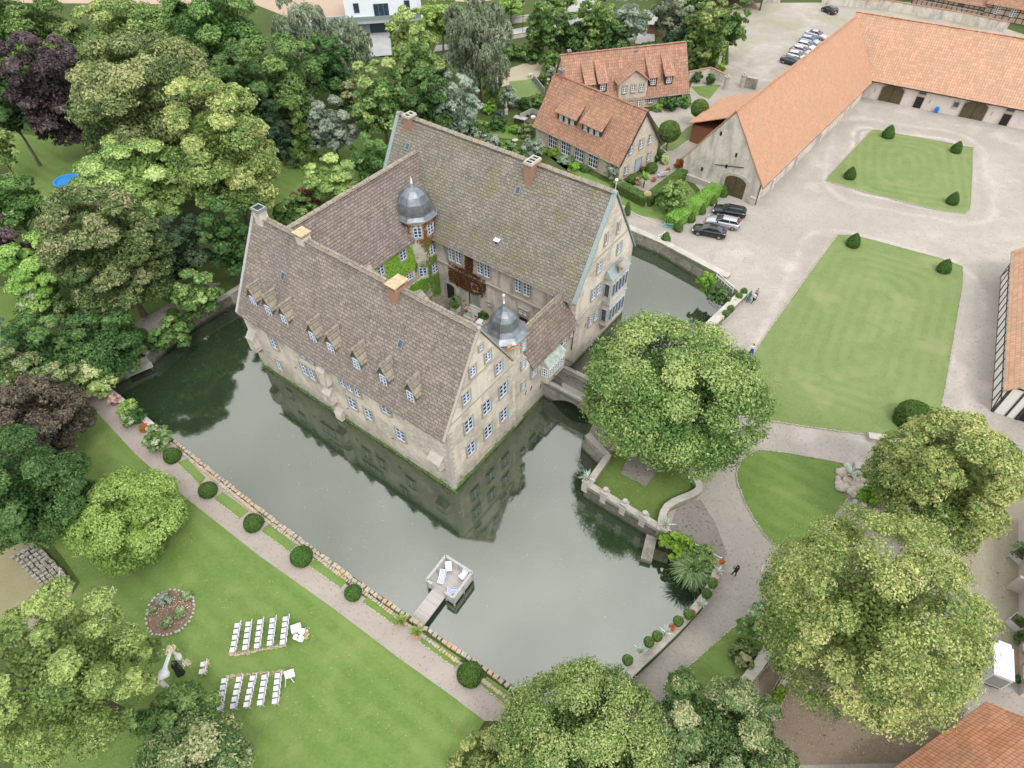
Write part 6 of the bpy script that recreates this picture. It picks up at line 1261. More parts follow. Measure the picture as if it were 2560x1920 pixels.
for b, n, s in ((b1+Vector((0, 0, H-.1)), 220, .17), (b2+Vector((0, 0, H-.3)), 60, .12), (b1+Vector((0, 0, .15)), 60, .16)):
    o = flowers('arch_flowers', None, [b], n, s, 'petal', b.z-.1, .07, hgt=.35, seed=n); o.parent = ar; del o['category']
# ---- small white tables
def round_table(P, r, h, label, cat='table', name='round_table', mat='white'):
    t = thing(name, label, cat, P); m = MB(); m.lathe((0, 0, 0), [(r*.96, h-.04), (r, h-.03), (r, h)], 20); m.build('table_top', M[mat], t); m = MB(); m.lathe((0, 0, .03), [(r*.55, 0), (r*.5, .03), (.04, .06), (.035, h-.06)], 12); m.build('table_base', M[mat], t); return t
round_table(z5(425, 1105, G+.7)-Vector((0, 0, .65)), .42, .72, 'round white table half under the seed-head tree beside the arch'); round_table(z5(505, 1160, G+.5)-Vector((0, 0, .45)), .30, .5, 'small round glass table beside the seed-head tree', mat='zinc')
for x, y, r_, l in ((1920, 420, .24, 'round white stool left of the upper chair block corner table'), (2000, 350, .28, 'largest round white stool beside the upper chair block'), (1980, 440, .28, 'round white stool nearest the aisle, beside the upper chair block')):
    round_table(z5(x, y, G+.5)-Vector((0, 0, .45)), r_, .5, l, 'stool', 'round_stool')
p = z5(1925, 300, G+.7); t = thing('square_table', 'square white table with a cloth and flowers beside the upper chair block', 'table', (p.x, p.y, G+.05), .35); m = MB(); m.box(-.38, .38, -.3, .3, .7, .74); m.build('table_top', M['white'], t); m = MB(); m.box(-.4, .4, -.32, .32, .3, .742); m.build('table_cloth', M['cloth'], t)
for sx in (-1, 1): m = MB(); m.bar((sx*.33, -.25, 0), (sx*.33, .25, 0), .04); m.bar((sx*.33, 0, 0), (sx*.33, 0, .7), .05); m.build('leg', M['white'], t)
flowers('flower_bunch', 'garland of peach flowers on the ground around the white stools', [z5(2060, 330), z5(2080, 400), z5(2030, 470)], 160, .1, 'petal', G+.1, .06, hgt=.25)
p = z5(1790, 950, G+.6); t = thing('easel_stand', 'white easel lying open with flowers at the corner of the lower chair block', 'easel', (p.x, p.y, G+.05), .3); m = MB()
m.bar((-.3, -.5, .05), (.1, .2, 1.1), .05); m.bar((.4, -.35, .05), (.1, .2, 1.1), .05); m.bar((.5, .4, .1), (.1, .2, 1.1), .05); m.build('easel_leg', M['white'], t); m = MB(); m.obox((.25, .15, .75), (.75, .05, .6), Matrix.Rotation(-.9, 3, 'X')); m.build('board', M['white'], t)
# ---- oval flower bed on the lawn
pb = smoothpts([(p.x, p.y) for p in pxs([(352, 1522), (372, 1478), (410, 1457), (450, 1462), (472, 1480), (468, 1520), (440, 1555), (400, 1568), (366, 1562)])], True, 4)
sheet('flower_bed', pb, G+.1, M['soil']); edge_stones(pb, 'ring of stones round the oval flower bed', s=.2, z=G+.08)
for i, (x, y, r_, l) in enumerate(((398, 1475, 16, 'green rose bush at the top of the oval flower bed'), (455, 1470, 13, 'white rose bush at the right of the oval flower bed'), (365, 1505, 10, 'white rose bush at the left edge of the oval flower bed'), (405, 1535, 12, 'white rose bush at the bottom of the oval flower bed'), (435, 1512, 12, 'white rose bush in the middle of the oval flower bed'))):
    shrub(x, y, r_, r_*.7, 'white' if i else 'silver', l, dens=1., lf=.8, name='rose_bush')
flowers('flower_carpet', 'scattered white and yellow blossoms in the oval flower bed', [at(375, 1520), at(410, 1500), at(450, 1480), at(455, 1520), at(400, 1545)], 260, .45, 'petal', G+.25, .05, hgt=.25, kind='stuff')
# ---- pontoon
zp = lambda x, y, z: at(1000+x/6.9125, 1360+y/6.9125, z)
DK = .72; c0, c1, c2, c3 = zp(715, 170, DK+.95), zp(1170, 480, DK+.95), zp(830, 900, DK+.95), zp(375, 585, DK+.95); e0, e1, e2 = zp(150, 1170, DK), zp(370, 1330, DK), zp(715, 860, DK)
org = c3.copy(); ux = (c2-c3); ang = math.atan2(ux.y, ux.x); WX = ux.length; WY = (c0-c3).length
po = thing('pontoon', 'grey wooden bathing pontoon with railings reaching into the moat', 'pontoon', (org.x, org.y, 0), ang)
inv = Matrix.Rotation(-ang, 3, 'Z'); lc = lambda p: inv @ (Vector(p)-Vector((org.x, org.y, 0)))
g0, g1, g2 = lc(e0), lc(e1), lc(e2); gx0 = g2.x-(lc(e1)-lc(e0)).length*.98; gx1 = g2.x
m = MB(); m.box(0, WX, 0, WY, DK-.12, DK); m.box(gx0, gx1, g1.y-.3, -.003, DK-.12, DK); m.build('deck', M['deck'], po); m = MB(); m.box(-.04, WX+.04, -.04, 0, DK-.42, DK-.02); m.box(-.04, WX+.04, WY, WY+.04, DK-.42, DK-.02); m.box(-.05, -.0, 0, WY, DK-.42, DK-.02); m.box(WX, WX+.05, 0, WY, DK-.42, DK-.02); m.build('side_boards', M['greywood'], po)
for (x, y) in ((0, 0), (WX, 0), (WX, WY), (0, WY), (WX, WY/2), (WX/2, WY), (0, WY/2), (gx0-.02, 0), (gx1+.02, 0)):
    m = MB(); m.box(x-.06, x+.06, y-.06, y+.06, -.6 if (x, y) != (0, 0) else -.6, DK+.93); m.build('post', M['greywood'], po)
for a, b in (((0, 0), (0, WY)), ((0, WY), (WX, WY)), ((WX, WY), (WX, 0)), ((WX, 0), (gx1, 0)), ((gx0, 0), (0, 0))):
    m = MB(); m.bar((*a, DK+.95), (*b, DK+.95), .22, .05); m.bar((*a, DK+.5), (*b, DK+.5), .04, .12); m.bar((*a, DK+.18), (*b, DK+.18), .04, .12); m.build('railing', M['greywood'], po)
def striped(): 
    t = NT('striped_canvas', .9, .2); sx = t.n('ShaderNodeSeparateXYZ', {0: t.obj()}); t.col(t.mix(t.math('GREATER_THAN', t.math('SINE', t.math('MULTIPLY', sx.outputs[1], 2*math.pi/.14)), .1), (.75, .75, .8), (.06, .14, .5))); return t.m
M['striped'] = striped()
def lounger(P, rz, label, mat, short=False):
    t = thing('deck_chair', label, 'deck chair', P, rz); t.scale = (.9, .9, .9); L = .85 if short else 1.3; m = MB()
    for s in (-.31, .31): m.bar((0, s, .38), (L*.62, s, .30), .05); m.bar((L*.62, s, .30), (L, s, .72), .05); m.bar((.15, s, 0), (L*.55, s, .42), .04); m.bar((L*.75, s, 0), (.35*L, s, .42), .04)
    m.bar((0, -.31, .38), (0, .31, .38), .05); m.bar((L, -.31, .72), (L, .31, .72), .05); m.build('frame', M['white'], t); m = MB(); n = 10; pts = []
    for i in range(n+1):
        u = i/n; x = L*u; z = (.40-.12*math.sin(math.pi*min(u/.66, 1))) if u < .66 else .40-.0+.36*(u-.66)/.34; pts += [(x, -.28, z), (x, .28, z)]
    m.add(pts, [(2*i, 2*i+2, 2*i+3, 2*i+1) for i in range(n)], 0, True); m.build('canvas', M[mat], t); return t
for x, y, rz, l, mt, sh in ((610, 650, R(78), 'long blue and white striped deck chair on the pontoon', 'striped', False), (890, 790, R(180), 'striped deck chair in the corner of the pontoon', 'striped', True), (765, 440, R(95), 'plain white deck chair at the back of the pontoon', 'cloth', True), (965, 570, R(50), 'plain white deck chair turned to the right railing of the pontoon', 'cloth', True)):
    p = zp(x, y, DK+.3); lounger((p.x, p.y, DK), rz, l, mt, sh)
# ---- rowing boat, landing, ladder, trampoline
p = at(368, 874, .3); t = thing('rowing_boat', 'small white rowing boat moored at the plank landing', 'boat', (p.x, p.y, 0), R(62)); m = MB(); prof = [(-1.6, .45, .5), (-.8, .62, .42), (0, .68, .4), (.9, .55, .45), (1.6, .28, .55), (2.0, .03, .66)]; vs = []
for x, w, z in prof: vs += [(x, -w, z), (x, -w*.7, .02), (x, w*.7, .02), (x, w, z)]
m.add(vs, [(4*i+k, 4*i+4+k, 4*i+5+k, 4*i+1+k) for i in range(5) for k in range(3)]+[(0, 1, 2, 3)], 0, False); m.add([(x*.97, s*w*.93, z) for x, w, z in prof for s in (-1, 1)][:0] or [(0, 0, 0)], [], 0); m.build('hull', M['winw'], t)
m = MB(); m.box(-1.2, -.8, -.5, .5, .3, .34); m.box(.1, .4, -.55, .55, .3, .34); m.build('thwart', M['woodred'], t); m = MB()
for i in range(5):
    for s in (-1, 1): a = prof[i]; b = prof[i+1]; m.bar((a[0], s*a[1], a[2]), (b[0], s*b[1], b[2]), .07, .06)
m.build('gunwale', M['white'], t)
p = at(352, 892, .6); t = thing('plank_landing', 'small plank landing stage under the dense dark tree', 'landing', (p.x, p.y, 0), R(35)); m = MB(); m.box(-1.6, 1.2, -1.0, 1.0, .5, .6); m.build('planks', M['greywood'], t)
for s in (-.8, .8): m = MB(); m.box(.9, 1.05, s-.07, s+.07, -.6, .6); m.build('pile', M['wood'], t)
p = at(60+0, 0); a = at(370, 1036, G+.5); b = at(398, 1058, G+.5); t = thing('ladder', 'white ladder lying on the low garden wall behind the hydrangea', 'ladder', (0, 0, 0)); d = (b-a).normalized(); nn = Vector((-d.y, d.x, 0))
for s in (-.2, .2): m = MB(); m.bar(a+nn*s, b+d*1.6+nn*s, .06); m.build('rail', M['white'], t)
m = MB(); m.build('x', M['white']) if False else None
for i in range(9): q = a+d*(.2+i*.36); m = MB(); m.bar(q-nn*.2, q+nn*.2, .045); m.build('rung', M['white'], t)
p = at(181, 424, G+.8); t = thing('trampoline', 'round blue-rimmed trampoline on the shady lawn', 'trampoline', (p.x, p.y, G)); m = MB(); m.lathe((0, 0, 0), [(1.62, .8), (1.62, .86), (2.05, .86), (2.05, .8), (1.62, .8)], 28); m.build('rim_pad', M['blue'], t); m = MB(); m.lathe((0, 0, 0), [(1.62, .80), (.02, .78)], 28); m.build('jump_mat', M['black'], t)
for i in range(6): a = math.pi*i/3; m = MB(); m.tube((1.9*math.cos(a), 1.9*math.sin(a), 0), (1.9*math.cos(a), 1.9*math.sin(a), .8), .03, n=6); m.build('leg', M['zinc'], t)
# ---- pots
def pot(P, r, h, label, plant=None, mat='terra', cat='plant pot', sz=1., name='plant_pot'):
    t = thing(name, label, cat, P); m = MB(); m.lathe((0, 0, 0), [(r*.65, 0), (r*.9, h*.6), (r, h), (r*1.1, h), (r*1.1, h*1.08), (r*.88, h*1.08), (r*.85, h*.9)], 12); m.build('pot', M[mat], t)
    if plant:
        g = np.random.default_rng(int(P[0]*31) % 97+1)
        if plant in ('agave', 'palm'):
            n = 22 if plant == 'agave' else 60; a = g.uniform(0, 6.28, n); el = g.uniform(.25, 1.25, n); L = sz*g.uniform(.32, .5, n); d = np.c_[np.cos(a)*np.cos(el), np.sin(a)*np.cos(el), np.sin(el)]; Pn = d*L[:, None]+np.array([0, 0, h]); up = np.c_[-np.cos(a)*np.sin(el), -np.sin(a)*np.sin(el), np.cos(el)]
            b = np.cross(up, d); V = np.empty((n, 4, 3)); V[:, 0] = np.array([0, 0, h]); V[:, 1] = Pn+b*.06*sz; V[:, 2] = Pn+d*L[:, None]-np.array([0, 0, .12*sz]); V[:, 3] = Pn-b*.06*sz
            me = D.meshes.new('leaves'); me.from_pydata(V.reshape(-1, 3).tolist(), [], [[4*i, 4*i+1, 4*i+2, 4*i+3] for i in range(n)]); q = me.attributes.new('tint', 'FLOAT', 'FACE'); q.data.foreach_set('value', g.uniform(0, 1, n).astype(np.float32)); me.materials.append(ML[plant])
        else:
            me, _ = crown(r*1.15*sz, r*.8*sz, .05*sz, 500, int(P[0]*13) % 500, ML[plant], lob=8); me.transform(Matrix.Translation((0, 0, h+r*.5*sz)))
        me.name = 'foliage'; link('foliage', me, t)
    return t
for x, y, l in ((906+0, 702, 'terracotta pot with a palm beside the pontoon path, upper left one'), (1008, 780, 'terracotta pot with a palm beside the pontoon path, lower right one')):
    p = at(640+x/2.592, 1280+y/2.592); pot((p.x, p.y, G+.04), .42, .5, l, 'palm', sz=.9)
d = (TB-TA).normalized(); nrm = Vector((-d.y, d.x, 0)); L = (TB-TA).length
for k, (pl, l) in enumerate((('agave', 'agave on the left corner pier of the terrace'), (None, 'empty urn on the second pier of the terrace'), (None, 'empty urn on the third pier of the terrace'), (None, 'empty urn on the fourth pier of the terrace'), ('agave', 'large agave on the right corner pier of the terrace'))):
    p = TA+d*(L*k/4)+nrm*.28; pot((p.x, p.y, G+1.1), .24, .36, l, pl, 'terra' if k in (0, 4) else 'coping', sz=1.15)
cwp = [(1793, 1420, 'orangefl', 'orange flowers at the upper end of the curved wall'), (1785, 1444, 'agave', 'blue-grey agave in a terracotta pot below the orange flowers'), (1772, 1466, 'orangefl', 'orange flowers between agave and box ball'), (1765, 1478, 'BALL', 'olive clipped ball on the curved wall'), (1750, 1503, 'BALL', 'square-cut dark box on the curved wall'),
       (1738, 1525, 'agave', 'pale agave on the curved wall below the dark box'), (1717, 1547, 'orangefl', 'orange flowers right of the third clipped ball'), (1704, 1553, 'BALL', 'third clipped ball on the curved wall from the upper end'), (1678, 1570, 'BALL', 'fourth clipped ball on the curved wall from the upper end'), (1663, 1582, 'orangefl', 'square trough of bright orange flowers on the curved wall'),
       (1648, 1592, 'agave', 'small agave between orange trough and clipped balls'), (1625, 1606, 'BALL', 'fifth clipped ball on the curved wall from the upper end'), (1604, 1620, 'BALL', 'sixth clipped ball on the curved wall from the upper end'), (1583, 1636, 'agave', 'spiky silver agave at the lower end of the curved wall'), (1550, 1664, 'BALL', 'clipped ball on the curved wall half under the bottom tree')]
for x, y, k, l in cwp:
    p = at(x, y, G+.95); 
    if k == 'BALL':
        t = pot((p.x, p.y, G+.87), .26, .3, l, None, name='potted_box_ball'); r_ = .42
        _P = topiary('ball', (0, 0, .28), r_, r_*1.9, 'x', None, 'foliage', 'hedged' if 'dark' not in l else 'box', leaf=.06); _P.parent = t; _P.location = (0, 0, .28)
        for q in ('label', 'category'): del _P[q]
    else: pot((p.x, p.y, G+.87), .22, .26, l, k, sz=.9)
def planterbox(P, rz, L, W_, H_, label, plants, mat='coping', feet=False, name='planter_box', legs=None):
    t = thing(name, label, 'planter', P, rz); m = MB(); m.box(-L/2, L/2, -W_/2, W_/2, .05, H_); m.box(-L/2-.05, L/2+.05, -W_/2-.05, W_/2+.05, H_-.07, H_); m.build('box', M[mat], t); m = MB(); m.box(-L/2+.06, L/2-.06, -W_/2+.06, W_/2-.06, H_, H_+.01); m.build('soil', M['soil'], t)
    if feet:
        for sx in (-1, 1):
            for sy in (-1, 1): m = MB(); m.box(sx*L/2-.05, sx*L/2+.05, sy*W_/2-.05, sy*W_/2+.05, 0, H_+.06); m.ball((sx*L/2, sy*W_/2, H_+.1), .06, 6, 4); m.build('corner_post', M[mat], t)
    for x, r_, pal in plants:
        if pal == 'B': o = topiary('ball', (x, 0, H_), r_, r_*1.9, 'x', None, 'box_ball', 'hedged', leaf=.06); o.parent = t; o.location = (x, 0, H_); [o.__delitem__(q) for q in ('label', 'category')]
        else: me, _ = crown(r_, r_*.8, .07, 900, int(x*10)+50+int(r_*100), ML[pal], lob=9); o = link('foliage', me, t, (x, 0, H_+r_*.55))
    return t
pw = math.atan2(8.1, 7.6)
for px, py, n, l in ((1851, 765, 2, 'stone planter with two clipped balls nearest the railing by the moat'), (1817, 808, 2, 'middle stone planter with two clipped balls by the moat parapet')):
    p = at(px, py, G); planterbox((p.x, p.y, G+.03), pw, 3.0, .7, .55, l, [(.9, .42, 'B'), (-.3, .42, 'B'), (-1.15, .2, 'varieg')])
p = at(1787, 848, G); planterbox((p.x, p.y, G+.03), pw, 1.0, .7, .55, 'small planter with one clipped ball beside the lime tree and the moat', [(0, .45, 'B')])
for px, py, l, r_ in ((2530, 1425, 'white tub with a big oleander by the right-hand wall', .8), (2520, 1592, 'small white tub with a low plant near the trailer', .35)):
    p = at(px, py, G); planterbox((p.x, p.y, G), .5, 1.0, 1.0, .75, l, [(0, r_, 'green')], 'white', True, 'white_tub')
p = at(2545, 1600); S_ = shrub(2545, 1598, 14, 12, 'redshrub', 'reddish potted shrub beside the small white tub'); shrub(2536, 1625, 13, 16, 'green', 'dark green bush below the small white tub'); shrub(2530, 1728, 8, 8, 'green', 'small bush beside the trailer')
# ---- courtyard of the castle
def cl(v, u, z): return cw(v, u, z)
t = planterbox(cl(19.77, 16.3, 1.22), CANG, .8, .8, .7, 'white tub with a bushy green tree in the castle courtyard', [(0, .95, 'green')], 'white', True, 'white_tub')
p = cl(19.9, 13.3, 1.22); t = thing('easel_sign', 'black sign board on a white easel in the castle courtyard', 'sign', p, CANG+R(100)); m = MB(); m.box(-.42, .42, -.03, .0, .85, 1.95); m.build('board_frame', M['white'], t); m = MB(); m.box(-.36, .36, -.045, -.03, .91, 1.89); m.build('board', M['black'], t)
for x0, y0 in ((-.35, -.1), (.35, -.1), (0, .6)): m = MB(); m.bar((x0, y0, 0), (0 if x0 == 0 else x0*.5, .05, 1.6), .05); m.build('easel_leg', M['white'], t)
a, b = cl(19.5, 12.5, 1.2), cl(19.6, 10.6, 1.2); c = (a+b)/2; t = thing('buffet_table', 'long table with a white cloth in the castle courtyard', 'table', (c.x, c.y, 1.2), math.atan2((b-a).y, (b-a).x)); m = MB(); m.box(-1.0, 1.0, -.42, .42, .02, .76); m.build('table_cloth', M['cloth'], t); m = MB(); m.box(-1.02, 1.02, -.44, .44, .76, .785); m.build('table_top', M['cloth'], t)
t2 = thing('wooden_crate', 'light wooden crate on the buffet table', 'crate', (c.x, c.y, 1.99), CANG+.3); m = MB(); m.box(-.3, .3, -.18, .18, 0, .03)
for s in (-1, 1): m.box(-.3, .3, s*.18-.01, s*.18+.01, .03, .2); m.box(s*.3-.01, s*.3+.01, -.18, .18, .03, .2)
m.build('slats', M['orange'], t2); q = cl(17.7, 13.5, 1.2); round_table(q, .4, 1.1, 'white high table peeping over the castle ridge in the courtyard', name='high_table')
shrub(1080+670/5.184, 560+1170/5.184, 14, 10, 'dark', 'low dark bush beside the easel in the castle courtyard', zg=1.2)
# ---- railings
def fence(name, label, a, b, h, step, mat, rails=(.15, .95), r=.02, cat='railing', z=G):
    t = thing(name, label, cat, (0, 0, 0)); a = Vector((a[0], a[1], z)); b = Vector((b[0], b[1], z)); n = max(1, int((b-a).length/step)); m = MB()
    for f in rails: m.bar(a+Vector((0, 0, h*f)), b+Vector((0, 0, h*f)), .05)
    m.build('rail', M[mat], t); m = MB()
    for i in range(n+1): p = a.lerp(b, i/n); m.bar(p, p+Vector((0, 0, h)), r*2)
    m.build('bars', M[mat], t)
    for p in (a, b): m = MB(); m.bar(p, p+Vector((0, 0, h+.1)), .09); m.build('post', M[mat], t)
    return t
fence('white_railing', 'long white railing above the ornamental grass', at(1648, 1340), at(1786, 1420), .95, .35, 'winw', (.5, 1.))
fence('white_railing', 'short white railing between moat wall and broad parapet', at(1796, 708), at(1836, 745), .95, .5, 'winw', (.5, 1.)); fence('white_railing', 'short railing at the clipped cone nearest the moat wall', at(1652, 612), at(1668, 604), .9, .3, 'winw', (.5, 1.))
ft = [(1668, 579), (1693, 583), (1718, 563), (1752, 541), (1783, 520), (1812, 500)]
for i, (a, b) in enumerate(zip(ft[:-1], ft[1:])): fence('picket_fence', 'light blue fence section at the clipped hedge, %s from the moat' % ('first', 'second', 'third', 'fourth', 'fifth')[i], at(*a), at(*b), .8, .16, 'teal', (.3, .9), .02, 'fence')
fence('picket_fence', 'dark board fence behind the front house lawn', at(1352, 205), at(1378, 240), 1.3, .2, 'greywood', (.3, .9), .07, 'fence')
# ---- garden of the front house: benches, sculptures, table
def white_bench(P, rz, label):
    t = thing('cloth_bench', label, 'bench', P, rz); m = MB(); m.box(-.8, .8, -.3, .3, .38, .45); m.build('seat', M['cloth'], t); m = MB(); m.obox((0, .33, .75), (1.6, .06, .7), Matrix.Rotation(-.2, 3, 'X')); m.build('backrest', M['cloth'], t)
    for s in (-.72, .72):
        m = MB(); m.bar((s, -.3, 0), (s, -.25, .6), .05); m.bar((s, .3, 0), (s, .36, 1.05), .05); m.bar((s, -.27, .6), (s, .34, .65), .05); m.build('armrest', M['white'], t)
    return t
p = at(1668, 452); white_bench((p.x, p.y, G+.05), R(200), 'white bench draped with cloth behind the L-shaped hedge')
for x, y, l, r_ in ((1682, 440, 'pot of orange flowers above the white bench', 9), (1646, 464, 'pot of orange flowers by the L-shaped hedge', 10), (1613, 432, 'orange-red flowers at the blue house door', 6)): p = at(x, y); pot((p.x, p.y, G+.04), .3, .3, l, 'orangefl', sz=1.0)
p = at(1620, 478); t = thing('small_palm', 'little palm tree inside the L-shaped hedge', 'palm', (p.x, p.y, G)); m = MB(); m.tube((0, 0, 0), (0, 0, 1.6), .12, .09, 8); m.build('trunk', M['bark'], t); _p = pot((0, 0, 1.3), .1, .2, 'x', 'palm', sz=1.6); f = [c for c in _p.children if c.name.startswith('foliage')][0]; f.parent = t; f.location = (0, 0, 1.3)
for c in list(_p.children): D.objects.remove(c)
D.objects.remove(_p)
p = at(1625, 520); t = thing('mushroom_sculpture', 'round rust-orange disc sculpture on a stone foot at the corner of the L-shaped hedge', 'sculpture', (p.x, p.y, G)); m = MB(); m.lathe((0, 0, 0), [(.38, 0), (.3, .5), (.2, .9), (.1, 1.2)], 8); m.build('stone_foot', M['coping'], t); m = MB(); m.ball((0, 0, 1.75), (.6, .25, .58), 14, 8); m.build('disc', M['orange'], t); t.rotation_euler = (0, 0, R(-10))
p = at(1606, 470); pot((p.x, p.y, G+.04), .45, .35, 'round pinkish pot beside the L-shaped hedge', 'pinkfl', sz=1.1)
p = at(1282, 285); t = thing('stone_statue', 'slender grey statue on a pedestal in the flower garden', 'statue', (p.x, p.y, G)); m = MB(); m.box(-.3, .3, -.3, .3, 0, .9); m.build('pedestal', M['coping'], t); m = MB(); m.lathe((0, 0, .9), [(.22, 0), (.16, .3), (.2, .7), (.22, .9), (.08, 1.1), (.11, 1.2), (.1, 1.35), (0.02, 1.42)], 10); m.build('figure', M['trim'], t)
a = at(1317, 305); t = thing('garden_table', 'grey garden table in the flower garden behind the castle', 'table', (a.x, a.y, G), R(-30)); m = MB(); m.box(-1.2, 1.2, -.55, .55, .7, .76); m.build('table_top', M['greywood'], t)
for sx in (-1, 1):
    for sy in (-1, 1): m = MB(); m.box(sx*1.05-.04, sx*1.05+.04, sy*.45-.04, sy*.45+.04, 0, .7); m.build('leg', M['greywood'], t)
for i, (dx, dy) in enumerate(((-.8, .95), (0, .95), (.8, .95), (-.4, -.95), (.5, -.95))):
    q = Vector((a.x, a.y, G))+Matrix.Rotation(R(-30), 3, 'Z') @ Vector((dx, dy, 0)); t = thing('garden_chair', 'dark garden chair at the grey garden table, %s side' % ('upper left', 'upper middle', 'upper right', 'lower left', 'lower right')[i], 'chair', q, R(-30)+(0 if dy > 0 else math.pi), 'chairs at the garden table'); m = MB(); m.box(-.25, .25, -.25, .25, .42, .46); m.build('seat', M['iron'], t); m = MB(); m.box(-.25, .25, .22, .26, .46, .95); m.build('backrest', M['iron'], t)
    for sx in (-.22, .22):
        for sy in (-.22, .22): m = MB(); m.box(sx-.02, sx+.02, sy-.02, sy+.02, 0, .42); m.build('leg', M['iron'], t)
for x, y, l in ((1302, 361, 'pale round bird bath on the garden lawn'), (1345, 196, 'pale stone bowl at the square house lawn'), (1386, 211, 'blue-white bowl beside the front house gable')):
    p = at(x, y); m = MB(); m.lathe((0, 0, 0), [(.3, 0), (.12, .15), (.1, .6), (.5, .75), (.52, .8), (.42, .78), (.05, .74)], 12); tag(m.build('bird_bath', M['coping'], None, (p.x, p.y, G)), l, 'bird bath')
p = at(1352, 280, G+2); t = thing('wooden_deck', 'small raised wooden terrace with white cushions at the front house corner', 'deck', (p.x, p.y, G), R(-46)); m = MB(); m.box(-2, 2.4, -1.5, 1.5, 0, .5); m.build('planks', M['wood'], t); m = MB(); m.box(-2, 2.4, 1.5, 1.58, .5, 1.4); m.box(-2.08, -2, -1.5, 1.5, .5, 1.4); m.build('screen', M['greywood'], t)
for x in (-.6, .8): m = MB(); m.lathe((x, .4, .5), [(.45, 0), (.45, .25), (.4, .32)], 12); m.build('cushion', M['cloth'], t)
# ---- boulders
r = random.Random(12)
for i, (x, y) in enumerate([(2112, 1186), (2101, 1196), (2096, 1203), (2090, 1217), (2092, 1231), (2097, 1240), (2108, 1238), (2119, 1250), (2130, 1259), (2142, 1262), (2132, 1276), (2150, 1280), (2146, 1250), (2138, 1240), (2148, 1236), (2158, 1240), (2160, 1226), (2150, 1222), (2138, 1224), (2128, 1232), (2112, 1222), (2124, 1212), (2118, 1228), (2136, 1196), (2150, 1206), (2160, 1212), (2128, 1245), (2108, 1208)]):
    p = at(x, y, G+.2); m = MB(); q = r.uniform(.3, .48); m.ball((0, 0, 0), (q*r.uniform(1, 1.4), q, q*.7), 8, 6); m.v = [v+Vector((r.uniform(-.05, .05), r.uniform(-.05, .05), r.uniform(-.04, .04))) for v in m.v]; o = m.build('boulder', M['boulder'], None, (p.x, p.y, G+.2), r.uniform(0, 3)); tag(o, 'rounded pale boulder in the rock heap beside the round lawn', 'boulder', 'boulders in the rock heap')
p = at(2120, 1206, G+.5); pot((p.x, p.y, G+.35), .35, .3, 'agave in a terracotta bowl on the boulder heap', 'agave', sz=1.3)
sheet('flower_bed', [(q.x, q.y) for q in pxs([(2095, 1185), (2170, 1200), (2165, 1250), (2135, 1290), (2085, 1235)])], G+.09, M['gravel_dark'])
wallrun('stone_wall', 'low stone wall behind the boulder heap', [at(2125, 1182), at(2175, 1190), at(2230, 1203)], G-.1, G+.5, .8, 'coping', side=-1); wallrun('stone_wall', 'weathered low stone wall below the very broad clipped dome', [at(2163, 1110), at(2200, 1116), at(2265, 1128)], G-.1, G+.4, .7, 'coping', side=-1)
_w = [at(*q) for q in ((72, 1338), (95, 1352), (125, 1385), (152, 1415), (172, 1442))]
_o = edge_stones(_w, 'broad band of dark rubble stones between lawn and algae pond', z=G+.2, s=.4, closed=False, mat='moat_stone', h=.5, name='rubble_wall', cat='wall', seed=3)
for k in range(1, 5): _x = edge_stones([q+Vector((-.33*k, -.25*k, 0)) for q in _w], 'x', z=G+.2-.03*k, s=.38, closed=False, mat='moat_stone', h=.45, name='rubble_row', seed=3+k); _x.parent = _o; del _x['label']; del _x['category']
p = at(1916, 1770, G); t = planterbox((p.x, p.y, G), R(50), 2.9, .9, .6, 'long stone trough with green plants at the steps under the largest tree', [(-.7, .4, 'ivy'), (0, .42, 'ivy'), (.7, .38, 'ivy')], 'coping', name='stone_trough')
wallrun('stone_wall', 'mossy wall leading to the stone trough under the largest tree', [at(1926, 1752), at(1955, 1712)], G-.1, G+.7, .35, 'coping', side=1); wallrun('stone_wall', 'shady wall along the sunken lane at the bottom', [at(1845, 1738), at(1880, 1695), at(1905, 1660)], G-.1, G+.8, .7, 'moat_stone', side=1)
p = at(1614, 1372, .5); m = MB(); m.box(-.5, .5, -1.6, 1.0, -.6, .7); m.box(.5, 1.9, -1.0, 0, -.6, .15); tag(m.build('stone_steps', M['moat_stone'], None, (p.x, p.y, 0), R(-20)), 'block of old stone steps going down to the water below the terrace', 'steps')
# ---- street lamp, signs
p = at(1328, 92); t = thing('street_lamp', 'black street lamp beside the road beyond the willows', 'street lamp', (p.x, p.y, G)); m = MB(); m.tube((0, 0, 0), (0, 0, 6.5), .07, .05, 8); m.build('pole', M['iron'], t); m = MB(); m.lathe((0, 0, 6.5), [(.1, 0), (.3, .4), (.35, .45), (.1, .7)], 8); m.build('lantern', M['iron'], t)
p = at(2354, 308); t = thing('sandwich_board', 'bright blue folding board leaning at the plastered barn wall', 'sign', (p.x, p.y, G), R(-30)); m = MB(); m.obox((0, -.2, .5), (.6, .04, 1.05), Matrix.Rotation(.25, 3, 'X')); m.build('front_board', M['blue'], t); m = MB(); m.obox((0, .1, .5), (.6, .04, 1.05), Matrix.Rotation(-.25, 3, 'X')); m.build('back_board', M['blue'], t); m = MB(); m.obox((0.02, -.235, .66), (.3, .02, .3), Matrix.Rotation(.25, 3, 'X')); m.build('sign_field', M['white'], t)
p = at(2545, 1690); t = thing('door_mat', 'brown woven mat on the ground beside the trailer', 'mat', (p.x-.4, p.y, G)); m = MB(); m.box(-.5, .5, -1.2, 1.2, .05, .07); m.build('mat', plain('mat', (.36, .25, .17), .95), t)
